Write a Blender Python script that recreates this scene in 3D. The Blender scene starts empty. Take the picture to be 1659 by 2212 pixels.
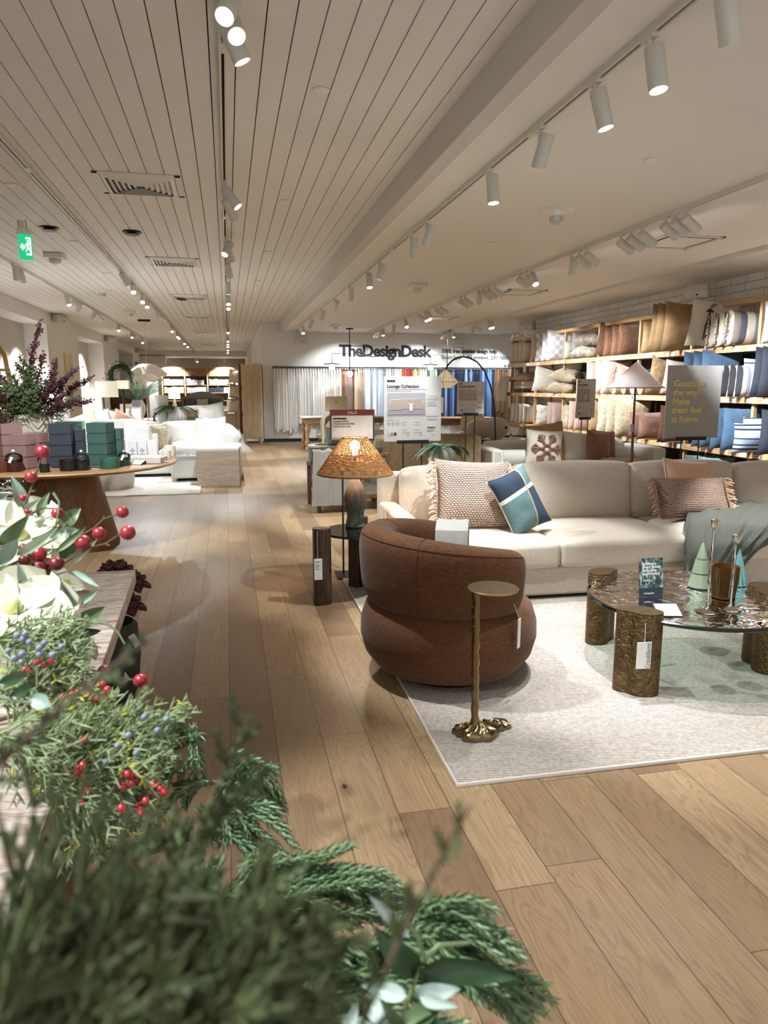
import bpy, math, random
from mathutils import Vector, Matrix, Euler, noise
R=random.Random(7)
C=bpy.context.scene.collection
PI=math.pi
# ---- camera model: 1659x2212 frame, focal length 1545 px, eye 1.4 m above the floor at the origin
F=1545.0; CX=829.5; CY=1106.0; HC=1.4
PIT=math.atan(271/F); YAW=math.atan(338.5/math.hypot(F,271))
_cp,_sp,_cy,_sy=math.cos(PIT),math.sin(PIT),math.cos(YAW),math.sin(YAW)
_R=(_cy,-_sy,0.0); _F=(_sy*_cp,_cy*_cp,-_sp); _U=(_sy*_sp,_cy*_sp,_cp)
def ray(px,py):
    a=(px-CX)/F; b=-(py-CY)/F
    return Vector([_F[i]+a*_R[i]+b*_U[i] for i in range(3)])
def az(px,py,z=0.0):
    d=ray(px,py); t=(z-HC)/d.z; return Vector((d.x*t,d.y*t,z))
def ay(px,py,Y):
    d=ray(px,py); t=Y/d.y; return Vector((d.x*t,Y,HC+d.z*t))
def ax(px,py,X):
    d=ray(px,py); t=X/d.x; return Vector((X,d.y*t,HC+d.z*t))
def ad(px,py,D):
    return Vector((0,0,HC))+ray(px,py)*D
# ---- mesh builder
class MB:
    def __init__(s): s.v=[]; s.f=[]
    def add(s,vs,fs):
        o=len(s.v); s.v+= [tuple(v) for v in vs]; s.f+=[tuple(i+o for i in f) for f in fs]; return s
    def box(s,c,d,rz=0,m=None):
        x,y,z=d[0]/2,d[1]/2,d[2]/2
        vs=[Vector((a*x,b*y,e*z)) for a in(-1,1) for b in(-1,1) for e in(-1,1)]
        M=m if m is not None else Matrix.Rotation(rz,3,'Z')
        c=Vector(c)
        return s.add([M@v+c for v in vs],[(0,1,3,2),(4,6,7,5),(0,4,5,1),(2,3,7,6),(0,2,6,4),(1,5,7,3)])
    def b2(s,x0,x1,y0,y1,z0,z1): return s.box(((x0+x1)/2,(y0+y1)/2,(z0+z1)/2),(x1-x0,y1-y0,z1-z0))
    def tube(s,pts,r,n=8,cap=True,closed=False):
        pts=[Vector(p) for p in pts]; k=len(pts)
        rs=r if isinstance(r,(list,tuple)) else [r]*k
        vs=[]; up=None
        for i,p in enumerate(pts):
            if closed: t=pts[(i+1)%k]-pts[i-1]
            else: t=pts[min(i+1,k-1)]-pts[max(i-1,0)]
            if t.length<1e-9: t=Vector((0,0,1))
            t.normalize()
            if up is None:
                up=Vector((0,0,1)) if abs(t.z)<.9 else Vector((1,0,0))
            a=t.cross(up)
            if a.length<1e-6: a=t.orthogonal()
            a.normalize(); b=a.cross(t); up=b
            for j in range(n):
                w=2*PI*j/n; vs.append(p+(a*math.cos(w)+b*math.sin(w))*rs[i])
        fs=[]
        for i in range(k if closed else k-1):
            for j in range(n):
                i2=(i+1)%k; fs.append((i*n+j,i*n+(j+1)%n,i2*n+(j+1)%n,i2*n+j))
        if cap and not closed:
            fs.append(tuple(range(n))); fs.append(tuple((k-1)*n+j for j in reversed(range(n))))
        return s.add(vs,fs)
    def cyl(s,p0,p1,r0,r1=None,n=16): return s.tube([p0,p1],[r0,r0 if r1 is None else r1],n)
    def lathe(s,prof,n=24,c=(0,0,0),cap=True):
        vs=[]; fs=[]; k=len(prof)
        for r,z in prof:
            for j in range(n):
                w=2*PI*j/n; vs.append((c[0]+r*math.cos(w),c[1]+r*math.sin(w),c[2]+z))
        for i in range(k-1):
            for j in range(n): fs.append((i*n+j,i*n+(j+1)%n,(i+1)*n+(j+1)%n,(i+1)*n+j))
        if cap: fs.append(tuple(reversed(range(n)))); fs.append(tuple((k-1)*n+j for j in range(n)))
        return s.add(vs,fs)
    def prism(s,poly,z0,z1):
        n=len(poly)
        vs=[(x,y,z0) for x,y in poly]+[(x,y,z1) for x,y in poly]
        return s.add(vs,[tuple(reversed(range(n))),tuple(range(n,2*n))]+[(i,(i+1)%n,n+(i+1)%n,n+i) for i in range(n)])
    def grid(s,fn,nu,nv,cu=False,cv=False):
        vs=[fn(i/(nu if cu else nu-1),j/(nv if cv else nv-1)) for i in range(nu) for j in range(nv)]
        fs=[]
        for i in range(nu if cu else nu-1):
            for j in range(nv if cv else nv-1):
                a,b=(i+1)%nu,(j+1)%nv; fs.append((i*nv+j,a*nv+j,a*nv+b,i*nv+b))
        return s.add(vs,fs)
    def ball(s,c,r,n=12,m=8,sc=(1,1,1)):
        prof=[(max(1e-4,math.sin(PI*i/m)),-math.cos(PI*i/m)) for i in range(m+1)]
        vs=[];fs=[]
        for q,z in prof:
            for j in range(n):
                w=2*PI*j/n; vs.append((c[0]+r*sc[0]*q*math.cos(w),c[1]+r*sc[1]*q*math.sin(w),c[2]+r*sc[2]*z))
        for i in range(m):
            for j in range(n): fs.append((i*n+j,i*n+(j+1)%n,(i+1)*n+(j+1)%n,(i+1)*n+j))
        return s.add(vs,fs)
    def build(s,name,mat,parent=None,ang=40,bev=0,seg=2,loc=None,rot=None,sub=0,bang=35):
        me=bpy.data.meshes.new(name); me.from_pydata(s.v,[],s.f); me.validate(); me.update()
        me.shade_smooth()
        try: me.set_sharp_from_angle(angle=math.radians(ang))
        except Exception: pass
        o=bpy.data.objects.new(name,me); C.objects.link(o)
        if mat: me.materials.append(mat)
        if parent: o.parent=parent
        if loc is not None: o.location=loc
        if rot is not None: o.rotation_euler=rot
        if bev:
            b=o.modifiers.new('b','BEVEL'); b.width=bev; b.segments=seg; b.limit_method='ANGLE'; b.angle_limit=math.radians(bang)
            b.harden_normals=False
        if sub:
            b=o.modifiers.new('s','SUBSURF'); b.levels=sub; b.render_levels=sub
        return o
def tag(o,label,cat,group=None):
    o['label']=label; o['category']=cat
    if group: o['group']=group
    return o
def thing(name,label,cat,loc=(0,0,0),rz=0,group=None,rot=None):
    o=bpy.data.objects.new(name,None); C.objects.link(o); o.location=loc; o.empty_display_size=.1
    o.rotation_euler=rot if rot is not None else (0,0,rz)
    return tag(o,label,cat,group)
def struct(name,mb,mat,**k):
    o=mb.build(name,mat,**k); o['kind']='structure'; return o
def single(mb,name,mat,label,cat,group=None,**k): return tag(mb.build(name,mat,**k),label,cat,group)
KIDS={}
def copy_tree(o,parent=None):
    c=o.copy(); C.objects.link(c)
    if parent is not None: c.parent=parent
    for ch in o.children: copy_tree(ch,c)
    return c
def dup(o,label,loc,rz=None,rot=None,group=None):
    c=copy_tree(o); c.location=loc
    if rz is not None: c.rotation_euler=(0,0,rz)
    if rot is not None: c.rotation_euler=rot
    c['label']=label
    if group: c['group']=group
    return c
ORD='first second third fourth fifth sixth seventh eighth ninth tenth eleventh twelfth thirteenth fourteenth fifteenth sixteenth seventeenth eighteenth nineteenth twentieth'.split()
ORD+=['twenty-'+w for w in ORD[:9]]+['thirtieth']+['thirty-'+w for w in ORD[:9]]
def ordi(i): return ORD[i] if i<len(ORD) else str(i+1)
# ---- materials
def lin(h):
    h=h.lstrip('#'); c=[int(h[i:i+2],16)/255 for i in(0,2,4)]
    return tuple(x/12.92 if x<=.04045 else ((x+.055)/1.055)**2.4 for x in c)
MATS={}
class NT:
    def __init__(s,m): s.t=m.node_tree; s.n=s.t.nodes; s.l=s.t.links
    def __call__(s,typ,**k):
        n=s.n.new('ShaderNode'+typ); ins=k.pop('i',{})
        for a,b in k.items(): setattr(n,a,b)
        for a,b in ins.items():
            if isinstance(b,bpy.types.NodeSocket): s.l.new(b,n.inputs[a])
            else: n.inputs[a].default_value=b
        return n
    def math(s,op,a,b=None,c=None):
        i={0:a}
        if b is not None: i[1]=b
        if c is not None: i[2]=c
        return s('Math',operation=op,i=i).outputs[0]
    def mix(s,f,a,b,bt='MIX'):
        n=s('Mix',data_type='RGBA',blend_type=bt)
        for k,v in((0,f),(6,a),(7,b)):
            if isinstance(v,bpy.types.NodeSocket): s.l.new(v,n.inputs[k])
            else: n.inputs[k].default_value=(v if k==0 else (tuple(v)+(1,))[:4])
        return n.outputs[2]
    def ramp(s,f,st):
        n=s('ValToRGB',i={0:f}); e=n.color_ramp.elements
        while len(e)<len(st): e.new(.5)
        for q,(p,c) in zip(e,st): q.position=p; q.color=(*c,1)
        return n.outputs[0]
    def bump(s,h,st=.3,d=.01): return s('Bump',i={'Height':h,'Strength':st,'Distance':d}).outputs[0]
def newmat(name):
    m=bpy.data.materials.new(name); m.use_nodes=True
    t=NT(m); b=t.n['Principled BSDF']; return m,t,b
def mat(name,hexc,rough=.6,metal=0,var=0,vs=6,hex2=None,bump=0,bs=200,spec=None,sheen=0,stretch=(1,1,1),trans=0,coord='Object',alpha=None,emit=0,emhex=None,coat=0,ior=None,wave=None,bd=.004):
    if name in MATS: return MATS[name]
    m,t,b=newmat(name); c=lin(hexc)
    b.inputs['Base Color'].default_value=(*c,1); b.inputs['Roughness'].default_value=rough; b.inputs['Metallic'].default_value=metal
    if spec is not None: b.inputs['Specular IOR Level'].default_value=spec
    if sheen: b.inputs['Sheen Weight'].default_value=sheen; b.inputs['Sheen Roughness'].default_value=.4
    if trans: b.inputs['Transmission Weight'].default_value=trans
    if coat: b.inputs['Coat Weight'].default_value=coat
    if ior: b.inputs['IOR'].default_value=ior
    if alpha is not None: b.inputs['Alpha'].default_value=alpha
    if emit:
        b.inputs['Emission Color'].default_value=(*lin(emhex or hexc),1); b.inputs['Emission Strength'].default_value=emit
        try: m.cycles.emission_sampling='NONE'
        except Exception: pass
    if var or bump or wave:
        tc=t('TexCoord'); mp=t('Mapping',i={0:tc.outputs[coord],3:stretch}); co=mp.outputs[0]
        if var:
            nz=t('TexNoise',i={'Vector':co,'Scale':vs,'Detail':4.0,'Roughness':.6}); f=nz.outputs[0]
            f=t('MapRange',i={0:f,1:.5-.28,2:.5+.28,3:0.0,4:1.0}).outputs[0]
            c2=lin(hex2) if hex2 else tuple(x*(1-var) for x in c)
            t.l.new(t.mix(f,c,c2),b.inputs['Base Color'])
        if wave:
            wv=t('TexWave',bands_direction=wave[0],i={'Vector':co,'Scale':wave[1],'Distortion':wave[2] if len(wave)>2 else 0.0}); h=wv.outputs[1]
            t.l.new(t.bump(h,wave[3] if len(wave)>3 else .5,bd),b.inputs['Normal'])
        elif bump:
            nb=t('TexNoise',i={'Vector':co,'Scale':bs,'Detail':3.0}); t.l.new(t.bump(nb.outputs[0],bump,bd),b.inputs['Normal'])
    MATS[name]=m; return m
def glow(name,hexc,strength,sample=False):
    m,t,b=newmat(name); b.inputs['Base Color'].default_value=(*lin(hexc),1)
    b.inputs['Emission Color'].default_value=(*lin(hexc),1); b.inputs['Emission Strength'].default_value=strength
    if not sample: m.cycles.emission_sampling='NONE'
    return m
def wood(name,h1,h2,scale=1.0,axis='Y',rough=.5,bump=.05):
    if name in MATS: return MATS[name]
    m,t,b=newmat(name); st={'Y':(14,1.2,14),'X':(1.2,14,14),'Z':(14,14,1.2)}[axis]
    tc=t('TexCoord'); mp=t('Mapping',i={0:tc.outputs['Object'],3:tuple(q*scale for q in st)})
    n1=t('TexNoise',i={'Vector':mp.outputs[0],'Scale':1.6,'Detail':5.0,'Distortion':.6})
    s=t.math('SINE',t.math('MULTIPLY',n1.outputs[0],46.0))
    f=t.math('ADD',t.math('MULTIPLY',s,.22),t.math('MULTIPLY',n1.outputs[0],.9))
    t.l.new(t.ramp(f,[(.15,lin(h2)),(.75,lin(h1))]),b.inputs['Base Color'])
    b.inputs['Roughness'].default_value=rough
    if bump: t.l.new(t.bump(f,bump,.003),b.inputs['Normal'])
    MATS[name]=m; return m
def weave(name,h1,h2,scale=160,rough=.9,bump=.5,mixf=.5,coord='Object',bd=.003,rot=(0,0,0)):
    if name in MATS: return MATS[name]
    m,t,b=newmat(name); tc=t('TexCoord'); mp=t('Mapping',i={0:tc.outputs[coord],2:rot})
    sx=t('SeparateXYZ',i={0:mp.outputs[0]})
    q=[t.math('SINE',t.math('MULTIPLY',sx.outputs[k],float(scale))) for k in range(3)]
    h=t.math('ADD',t.math('MULTIPLY',q[0],q[1]),t.math('MULTIPLY',q[2],t.math('ADD',q[0],q[1])))
    h=t('MapRange',i={0:h,1:-1.2,2:1.2,3:0.0,4:1.0}).outputs[0]
    nz=t('TexNoise',i={'Vector':tc.outputs[coord],'Scale':14.0,'Detail':4.0}).outputs[0]
    f=t.math('ADD',t.math('MULTIPLY',h,mixf),t.math('MULTIPLY',nz,1-mixf))
    t.l.new(t.ramp(f,[(.25,lin(h2)),(.7,lin(h1))]),b.inputs['Base Color']); b.inputs['Roughness'].default_value=rough
    b.inputs['Sheen Weight'].default_value=.2
    t.l.new(t.bump(h,bump,bd),b.inputs['Normal']); MATS[name]=m; return m
def stripes(name,axis,stops,scale,rough=.9,coord='Generated',off=0.0,bump=.2):
    # repeated bands of colour along one axis; stops: [(pos,hex),...]
    if name in MATS: return MATS[name]
    m,t,b=newmat(name); tc=t('TexCoord'); sx=t('SeparateXYZ',i={0:tc.outputs[coord]})
    f=t.math('FRACT',t.math('ADD',t.math('MULTIPLY',sx.outputs['XYZ'.index(axis)],float(scale)),off))
    n=t('ValToRGB',i={0:f}); n.color_ramp.interpolation='CONSTANT'; e=n.color_ramp.elements
    while len(e)<len(stops): e.new(.5)
    for q,(p,c) in zip(e,stops): q.position=p; q.color=(*lin(c),1)
    t.l.new(n.outputs[0],b.inputs['Base Color']); b.inputs['Roughness'].default_value=rough
    nz=t('TexNoise',i={'Vector':tc.outputs['Object'],'Scale':300.0}); t.l.new(t.bump(nz.outputs[0],bump,.003),b.inputs['Normal'])
    MATS[name]=m; return m
def text(name,body,size,mat_,parent,loc,rot,ext=.001,align='LEFT',bold=0.0,sp=1.0,width=None):
    cu=bpy.data.curves.new(name,'FONT'); cu.body=body; cu.size=size; cu.extrude=ext; cu.align_x=align; cu.offset=bold; cu.space_character=sp
    cu.resolution_u=3
    o=bpy.data.objects.new(name,cu); C.objects.link(o); cu.materials.append(mat_)
    if parent: o.parent=parent
    bpy.context.view_layer.update()
    me=bpy.data.meshes.new_from_object(o.evaluated_get(bpy.context.evaluated_depsgraph_get())); bpy.data.objects.remove(o)
    o=bpy.data.objects.new(name,me); C.objects.link(o)
    if parent: o.parent=parent
    xs=[v.co.x for v in me.vertices]
    o.location=loc; o.rotation_euler=rot
    if width and xs: o.scale=(width/(max(xs)-min(xs)),1,1)
    return o
# ================= materials of the room
def floor_mat():
    m,t,b=newmat('oak_plank_floor'); tc=t('TexCoord'); sx=t('SeparateXYZ',i={0:tc.outputs['Object']}); X,Y=sx.outputs[0],sx.outputs[1]
    u=t.math('ADD',t.math('DIVIDE',X,.182),.225); row=t.math('FLOOR',u); fu=t.math('FRACT',u)
    r1=t('TexWhiteNoise',noise_dimensions='1D',i={'W':row}).outputs[0]
    v=t.math('ADD',t.math('DIVIDE',Y,1.75),t.math('MULTIPLY',r1,7.3)); col=t.math('FLOOR',v); fv=t.math('FRACT',v)
    cell=t('CombineXYZ',i={0:row,1:col}).outputs[0]
    wn=t('TexWhiteNoise',noise_dimensions='2D',i={'Vector':cell}); rv=wn.outputs[0]
    ofs=t('VectorMath',operation='SCALE',i={0:wn.outputs[1],'Scale':13.0}).outputs[0]
    pv=t('VectorMath',operation='ADD',i={0:tc.outputs['Object'],1:ofs}).outputs[0]
    g=t('Mapping',i={0:pv,3:(5.5,.75,1)}).outputs[0]
    n1=t('TexNoise',i={'Vector':g,'Scale':1.5,'Detail':3.0,'Distortion':.5}).outputs[0]
    rings=t.math('SINE',t.math('MULTIPLY',n1,120.0))
    g2=t('Mapping',i={0:pv,3:(90,3,1)}).outputs[0]
    n2=t('TexNoise',i={'Vector':g2,'Scale':1.6,'Detail':4.0}).outputs[0]
    base=t.ramp(rv,[(0.0,lin('#7d6349')),(.14,lin('#8f7454')),(.4,lin('#a58a66')),(.6,lin('#937655')),(.8,lin('#ab906c')),(.93,lin('#8b6f52')),(1.0,lin('#755c46'))])
    lines=t('MapRange',i={0:rings,1:.25,2:1.0,3:0.0,4:.34}).outputs[0]
    c=t.mix(lines,base,lin('#5e4731'))
    c=t.mix(t('MapRange',i={0:n2,1:.35,2:.75,3:0.0,4:.45}).outputs[0],c,lin('#6c5440'))
    big=t('TexNoise',i={'Vector':g,'Scale':.5,'Detail':2.0}).outputs[0]
    c=t.mix(t('MapRange',i={0:big,1:.4,2:.75,3:0.0,4:.3}).outputs[0],c,lin('#b0936d'))
    # knots
    kv=t('Mapping',i={0:pv,3:(3.1,1.5,1)}).outputs[0]
    vo=t('TexVoronoi',i={'Vector':kv,'Scale':1.0,'Randomness':1.0}); kd=vo.outputs['Distance']
    kn=t('TexNoise',i={'Vector':tc.outputs['Object'],'Scale':60.0}).outputs[0]
    kd2=t.math('ADD',kd,t.math('MULTIPLY',kn,.035))
    sel=t.math('GREATER_THAN',t('SeparateXYZ',i={0:vo.outputs['Color']}).outputs[0],.45)
    c=t.mix(t.math('MULTIPLY',sel,t('MapRange',i={0:kd2,1:.03,2:.13,3:.55,4:0.0}).outputs[0]),c,lin('#6a4d33'))
    c=t.mix(t.math('MULTIPLY',sel,t('MapRange',i={0:kd2,1:.035,2:.05,3:.95,4:0.0}).outputs[0]),c,lin('#1f1712'))
    eu=t.math('MINIMUM',fu,t.math('SUBTRACT',1.0,fu)); ev=t.math('MINIMUM',fv,t.math('SUBTRACT',1.0,fv))
    seam=t.math('MAXIMUM',t.math('LESS_THAN',eu,.010),t.math('LESS_THAN',ev,.0010))
    c=t.mix(t.math('MULTIPLY',seam,.75),c,lin('#4a3523'))
    t.l.new(c,b.inputs['Base Color'])
    b.inputs['Roughness'].default_value=.42
    t.l.new(t.bump(t.math('SUBTRACT',t.math('MULTIPLY',n2,.15),seam),.35,.002),b.inputs['Normal'])
    return m
def brick_mat():
    m,t,b=newmat('white_painted_brick'); tc=t('TexCoord'); mp=t('Mapping',i={0:tc.outputs['Object'],2:(0,PI/2,0)})
    sx=t('SeparateXYZ',i={0:tc.outputs['Object']}); v=t('CombineXYZ',i={0:sx.outputs[1],1:sx.outputs[2]}).outputs[0]
    nz=t('TexNoise',i={'Vector':v,'Scale':9.0,'Detail':5.0})
    v2=t('VectorMath',operation='ADD',i={0:v,1:t('VectorMath',operation='SCALE',i={0:nz.outputs[1],'Scale':.012}).outputs[0]}).outputs[0]
    br=t('TexBrick',i={'Vector':v2,'Color1':(*lin('#e2dfda'),1),'Color2':(*lin('#d2cdc6'),1),'Mortar':(*lin('#a19c95'),1),'Scale':1.0,'Mortar Size':.006,'Mortar Smooth':.3,'Bias':0.0,'Brick Width':.30,'Row Height':.095})
    br.offset=.5; br.squash=1.4; br.squash_frequency=3
    n2=t('TexNoise',i={'Vector':v,'Scale':40.0,'Detail':4.0}).outputs[0]
    t.l.new(t.mix(t.math('MULTIPLY',n2,.4),br.outputs[0],lin('#c9c4bd')),b.inputs['Base Color'])
    h=t.math('ADD',t.math('MULTIPLY',br.outputs[1],-1.0),t.math('MULTIPLY',n2,.6))
    t.l.new(t.bump(h,.8,.012),b.inputs['Normal']); b.inputs['Roughness'].default_value=.85
    return m
WALL=mat('white_wall_paint','#e4e2de',.75,bump=.03,bs=120)
CEIL=mat('ceiling_board_paint','#e3dfd8',.6,bump=.03,bs=250)
PLAS=mat('ceiling_plaster','#e3dfd8',.7,bump=.03,bs=150)
DARK=mat('groove_dark','#2b2824',.9)
BLACK=mat('black_metal','#0f0f10',.45)
WHT=mat('white_plastic','#cfccc2',.45)
WHT2=mat('white_glossy','#e4e2dc',.35)
YD=18.58; ZP=2.95; ZD=2.76; XB=1.297; XL=-3.65; XR=6.25; YB=-1.0; YF=33.2
# floor
struct('floor',MB().b2(-6,9.5,YB,39,-.1,0),floor_mat())
# plank ceiling: boards with open V joints over a dark backing
mb=MB(); k=-21
x=-1.143+.124*-21
edges=[XL]
while x<XB-.03:
    if x>XL+.03: edges.append(x)
    x+=.124
edges.append(XB+.01)
for a,b in zip(edges,edges[1:]): mb.b2(a+.003,b-.003,YB,YF,ZP,ZP+.02)
struct('ceiling',mb,CEIL,bev=0)
struct('ceiling',MB().b2(-4.6,XB+.05,YB,YF,ZP+.02,ZP+.06),DARK)
struct('ceiling',MB().b2(XB,9.5,YB,YD+.2,ZD,ZD+.24),PLAS)
struct('trim_1',MB().b2(XB-.004,XB+.1,YB,YD,ZD-.004,ZP+.01),mat('bulkhead_paint','#cbc6bf',.7))
# desk wall and the wall that runs back beside the aisle
struct('wall_desk',MB().b2(.88,9.5,YD,YD+.2,0,ZP),WALL)
struct('baseboard_desk',MB().b2(.87,9.0,YD-.018,YD+.01,0,.085),mat('black_base','#131313',.5))
mb=MB().b2(.88,1.1,YD+.2,YF+6,0,ZP)
struct('wall_aisle',mb,WALL)
for i in range(3):
    y=22.3+i*2.6
    t_=struct('trim_%d'%(i+2),MB().b2(.86,.885,y,y+1.5,1.75,2.55),WALL,bev=.01)
# right brick wall and the return above the shelves
struct('wall_right',MB().b2(XR,XR+.2,YB,14.6,0,ZD),brick_mat())
struct('wall_right',MB().b2(XR,9.5,14.6,14.75,0,ZD),WALL)
struct('wall_right',MB().b2(9.3,9.5,14.75,YD,0,ZD),WALL)
# left wall with niches
mb=MB(); niches=[(12.9,16.54),(19.75,23.6),(26.75,30.75)]
lo,hi=.62,2.685; y=YB
for a,b in niches:
    mb.b2(XL-.7,XL,y,a,0,ZP); mb.b2(XL-.7,XL,a,b,hi,ZP); mb.b2(XL-.7,XL,a,b,0,lo); y=b
mb.b2(XL-.7,XL,y,YF+6,0,ZP)
struct('wall_left',mb,WALL)
struct('wall_left',MB().b2(XL-.8,XL-.45,12.5,31.2,lo-.05,hi+.1),mat('niche_paint','#c0b6a9',.8))
# far end: bulkhead, lower boarded ceiling, grey back wall
struct('wall_far',MB().b2(XL,.9,YF,YF+.15,2.72,ZP+.05),WALL)
mb=MB()
x=XL
while x<.9: mb.b2(x+.002,x+.1,YF+.15,35.7,2.70,2.74); x+=.103
struct('ceiling',mb,mat('far_ceiling','#dcd6ca',.6))
struct('wall_far',MB().b2(XL-.5,1.2,35.58,35.75,0,2.75),mat('grey_back_wall','#b5b3ae',.8))
struct('trim_6',MB().b2(XL,-2.6,YF,YF+.5,2.3,2.75),WALL)
# ================= ceiling fittings
def rail(x,y0,y1,z,label):
    mb=MB().b2(x-.018,x+.018,y0,y1,z-.008,z).b2(x-.018,x-.007,y0,y1,z-.032,z-.008).b2(x+.007,x+.018,y0,y1,z-.032,z-.008)
    r=thing('track_rail',label,'track rail',(0,0,0))
    mb.build('channel',WHT,r)
    MB().b2(x-.0065,x+.0065,y0,y1,z-.012,z-.008).build('conductor',DARK,r)
    yy=y0+2.2
    while yy<y1-.5:
        MB().b2(x-.019,x+.019,yy,yy+.1,z-.034,z-.006).build('joint_cover',WHT,r); yy+=3.4
    return r
XM,XLT,XFL,X1,X2,X3,X4=.035,-1.328,-2.585,1.642,3.472,5.21,7.04
rail(XM,1.4,31.5,ZP,'white track rail on the boarded ceiling above the aisle')
rail(XLT,.2,31,ZP,'white track rail on the boards, second from the wall with niches')
rail(XFL,6,31,ZP,'white track rail on the boards nearest the wall with niches')
rail(X1,1.6,18.3,ZD,'white track rail on plaster ceiling beside the bulkhead')
rail(X2,3.0,18.2,ZD,'white track rail across the middle of the plaster ceiling')
rail(X3,3.5,18.2,ZD,'white thin track rail on plaster ceiling closest to the brick wall')
rail(X4,15.5,18.2,ZD,'short white track rail over the end of the fabric wall')
LENS=glow('lamp_lens','#fdfbff',14.0)
LENSOFF=glow('lamp_lens_dim','#fff6e6',5.0)
SPOTS=[]
CAN=MATS.setdefault('can',mat('spot_can','#d0cdc3',.5))
def can_profile(r,l):
    return [(r*.88,0),(r,.006),(r,l),(r*.9,l),(r*.9,l-.012)]
def proto_spot():
    t=thing('track_spotlight','x','spotlight')
    MB().box((0,0,-.018),(.034,.085,.03)).build('adapter',CAN,t,bev=.003)
    MB().cyl((0,0,-.03),(0,0,-.055),.011).box((.0,.0,-.08),(.012,.022,.06)).build('stem',CAN,t,bev=.002)
    h=MB().lathe([(.001,0),(.034,0),(.038,.006),(.038,.17),(.034,.17),(.034,.158)],20,cap=False)
    hd=h.build('head',CAN,t,loc=(0.028,0,-.10))
    MB().lathe([(.001,.160),(.0335,.158)],20,cap=False).build('lens',LENS,hd)
    return t
SP0=proto_spot()
_used=[False]
def spot(x,y,z,aim,label,group,on=0,cone=50,col=(1,.93,.83),blend=.45,side=1):
    t=copy_tree(SP0)
    _used[0]=True
    t.location=(x,y,z-.012); t['label']=label; t['group']=group; t.name='track_spotlight'
    a=Vector(aim).normalized()
    hd=[c for c in t.children if c.name.startswith('head')][0]
    q=a.to_track_quat('Z','Y')
    hd.rotation_euler=q.to_euler()
    hd.location=Vector((.03*side,0,-.105))-a*.06
    if on:
        L=bpy.data.lights.new('spot_beam','SPOT'); L.energy=on; L.spot_size=math.radians(cone); L.spot_blend=blend; L.color=(.885,.95,1); L.shadow_soft_size=.03
        lo=bpy.data.objects.new('spot_beam',L); C.objects.link(lo); lo.parent=hd; lo.location=(0,0,.175); lo.rotation_euler=(PI,0,0)
    SPOTS.append(t)
    return t
W=.85
KW={'m':.85,'l':.58,'f':1.9,'1':1.0,'2':1.75,'3':1.4,'4':1.0}
def run(tr,x,z,items,word):
    g='spotlights on the '+word
    n=len(items)
    for i,it in enumerate(items):
        px,py,aim=it[:3]; on=it[3] if len(it)>3 else 0; cone=it[4] if len(it)>4 else 50
        p=az(px,py,z-.17)
        look='lens showing' if aim[1]<-.3 else 'back showing'
        spot(x,p.y,z,aim,'white spotlight on %s, %s from the camera end, %s'%(word,ordi(i),look),g,on*W*KW[tr]*(.55 if tr=='2' and aim==TC else 1),cone)
DN=(0,.25,-1); TC=(.05,-.75,-1); AW=(0,.55,-1); RT=(1,.15,-.55); LT=(-1,.2,-1); RB=(.75,.9,-.9); TW=(0,-1.1,-1)
run('m',XM,ZP,[(482,34,(-.3,-.75,-1),70,60),(484,75,(.25,-.8,-1),45,60),(489,103,(.47,.08,-1),170,44),(488,437,(.75,-.2,-1),190,50),(490,462,(.55,.5,-1),150,50),(486,545,(-.5,-.6,-1),130,60),(491,554,(.3,.5,-1)),(489,590,(.2,.5,-1),150,60),(489,627,(0,.1,-1),150,60),(488,654,TC,0),(488,664,TC,150,60),(486,717,TC),(488.5,736,TC,200,70),(488.5,743,TC),(488.5,748,TC,200,70),(487.5,755.5,TC),(487,761,TC,200,80)],'aisle track')
run('l',XLT,ZP,[(277,608,(.5,.5,-1),150,50),(287,629,(.1,-.9,-1),120,60),(297,630,(.6,.5,-1),150,50),(314,650,(0,-.8,-1),160,60),(320,660,(0,-.7,-1)),(344,680,AW,200,60),(353,692,RT,200,60),(372,714,TC),(383,726,TC,220,70),(386,729,TC),(391,735,DN,200,70),(399,741,TC),(404,748,TC,220,70),(419,762,DN)],'second boarded track')
run('f',XFL,ZP,[(61,596,(-.1,.5,-1),160,60),(74,602,(.1,.5,-1),130,55),(160,654,(.3,-.4,-1),130,60),(182,663,(.7,.5,-1),130,60),(189,668,(-.7,.6,-1),160,55),(228,685,(-.9,.1,-1),170,55),(231,690,(.8,.2,-1)),(267,712,TC,170,70),(291,727,TC),(303,730,LT,170,60),(315,739,TC,170,70),(336,748,DN)],'track by the niche wall')
run('1',X1,ZD,[(1499,46,(.4,.2,-1),60,60),(1381,162,(.1,-.15,-1),50,65),(1259,248,(.25,-.1,-1),150,60),(1127,335,(-.15,.4,-1),120,55),(1018,417,(.05,-.1,-1),120,55),(898,516,(-.25,.35,-1),110,60),(867,541,DN,110,60),(798,592,(-.3,.2,-1)),(778,612,(0,-.3,-1),110,60),(738,640,DN),(708,664,(-.3,1.2,-1),170,60),(682,685,(-.3,.3,-1)),(654,703,(-.4,.3,-1),120,60),(640,717,(.1,-.7,-1),90,70)],'bulkhead track')
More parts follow.
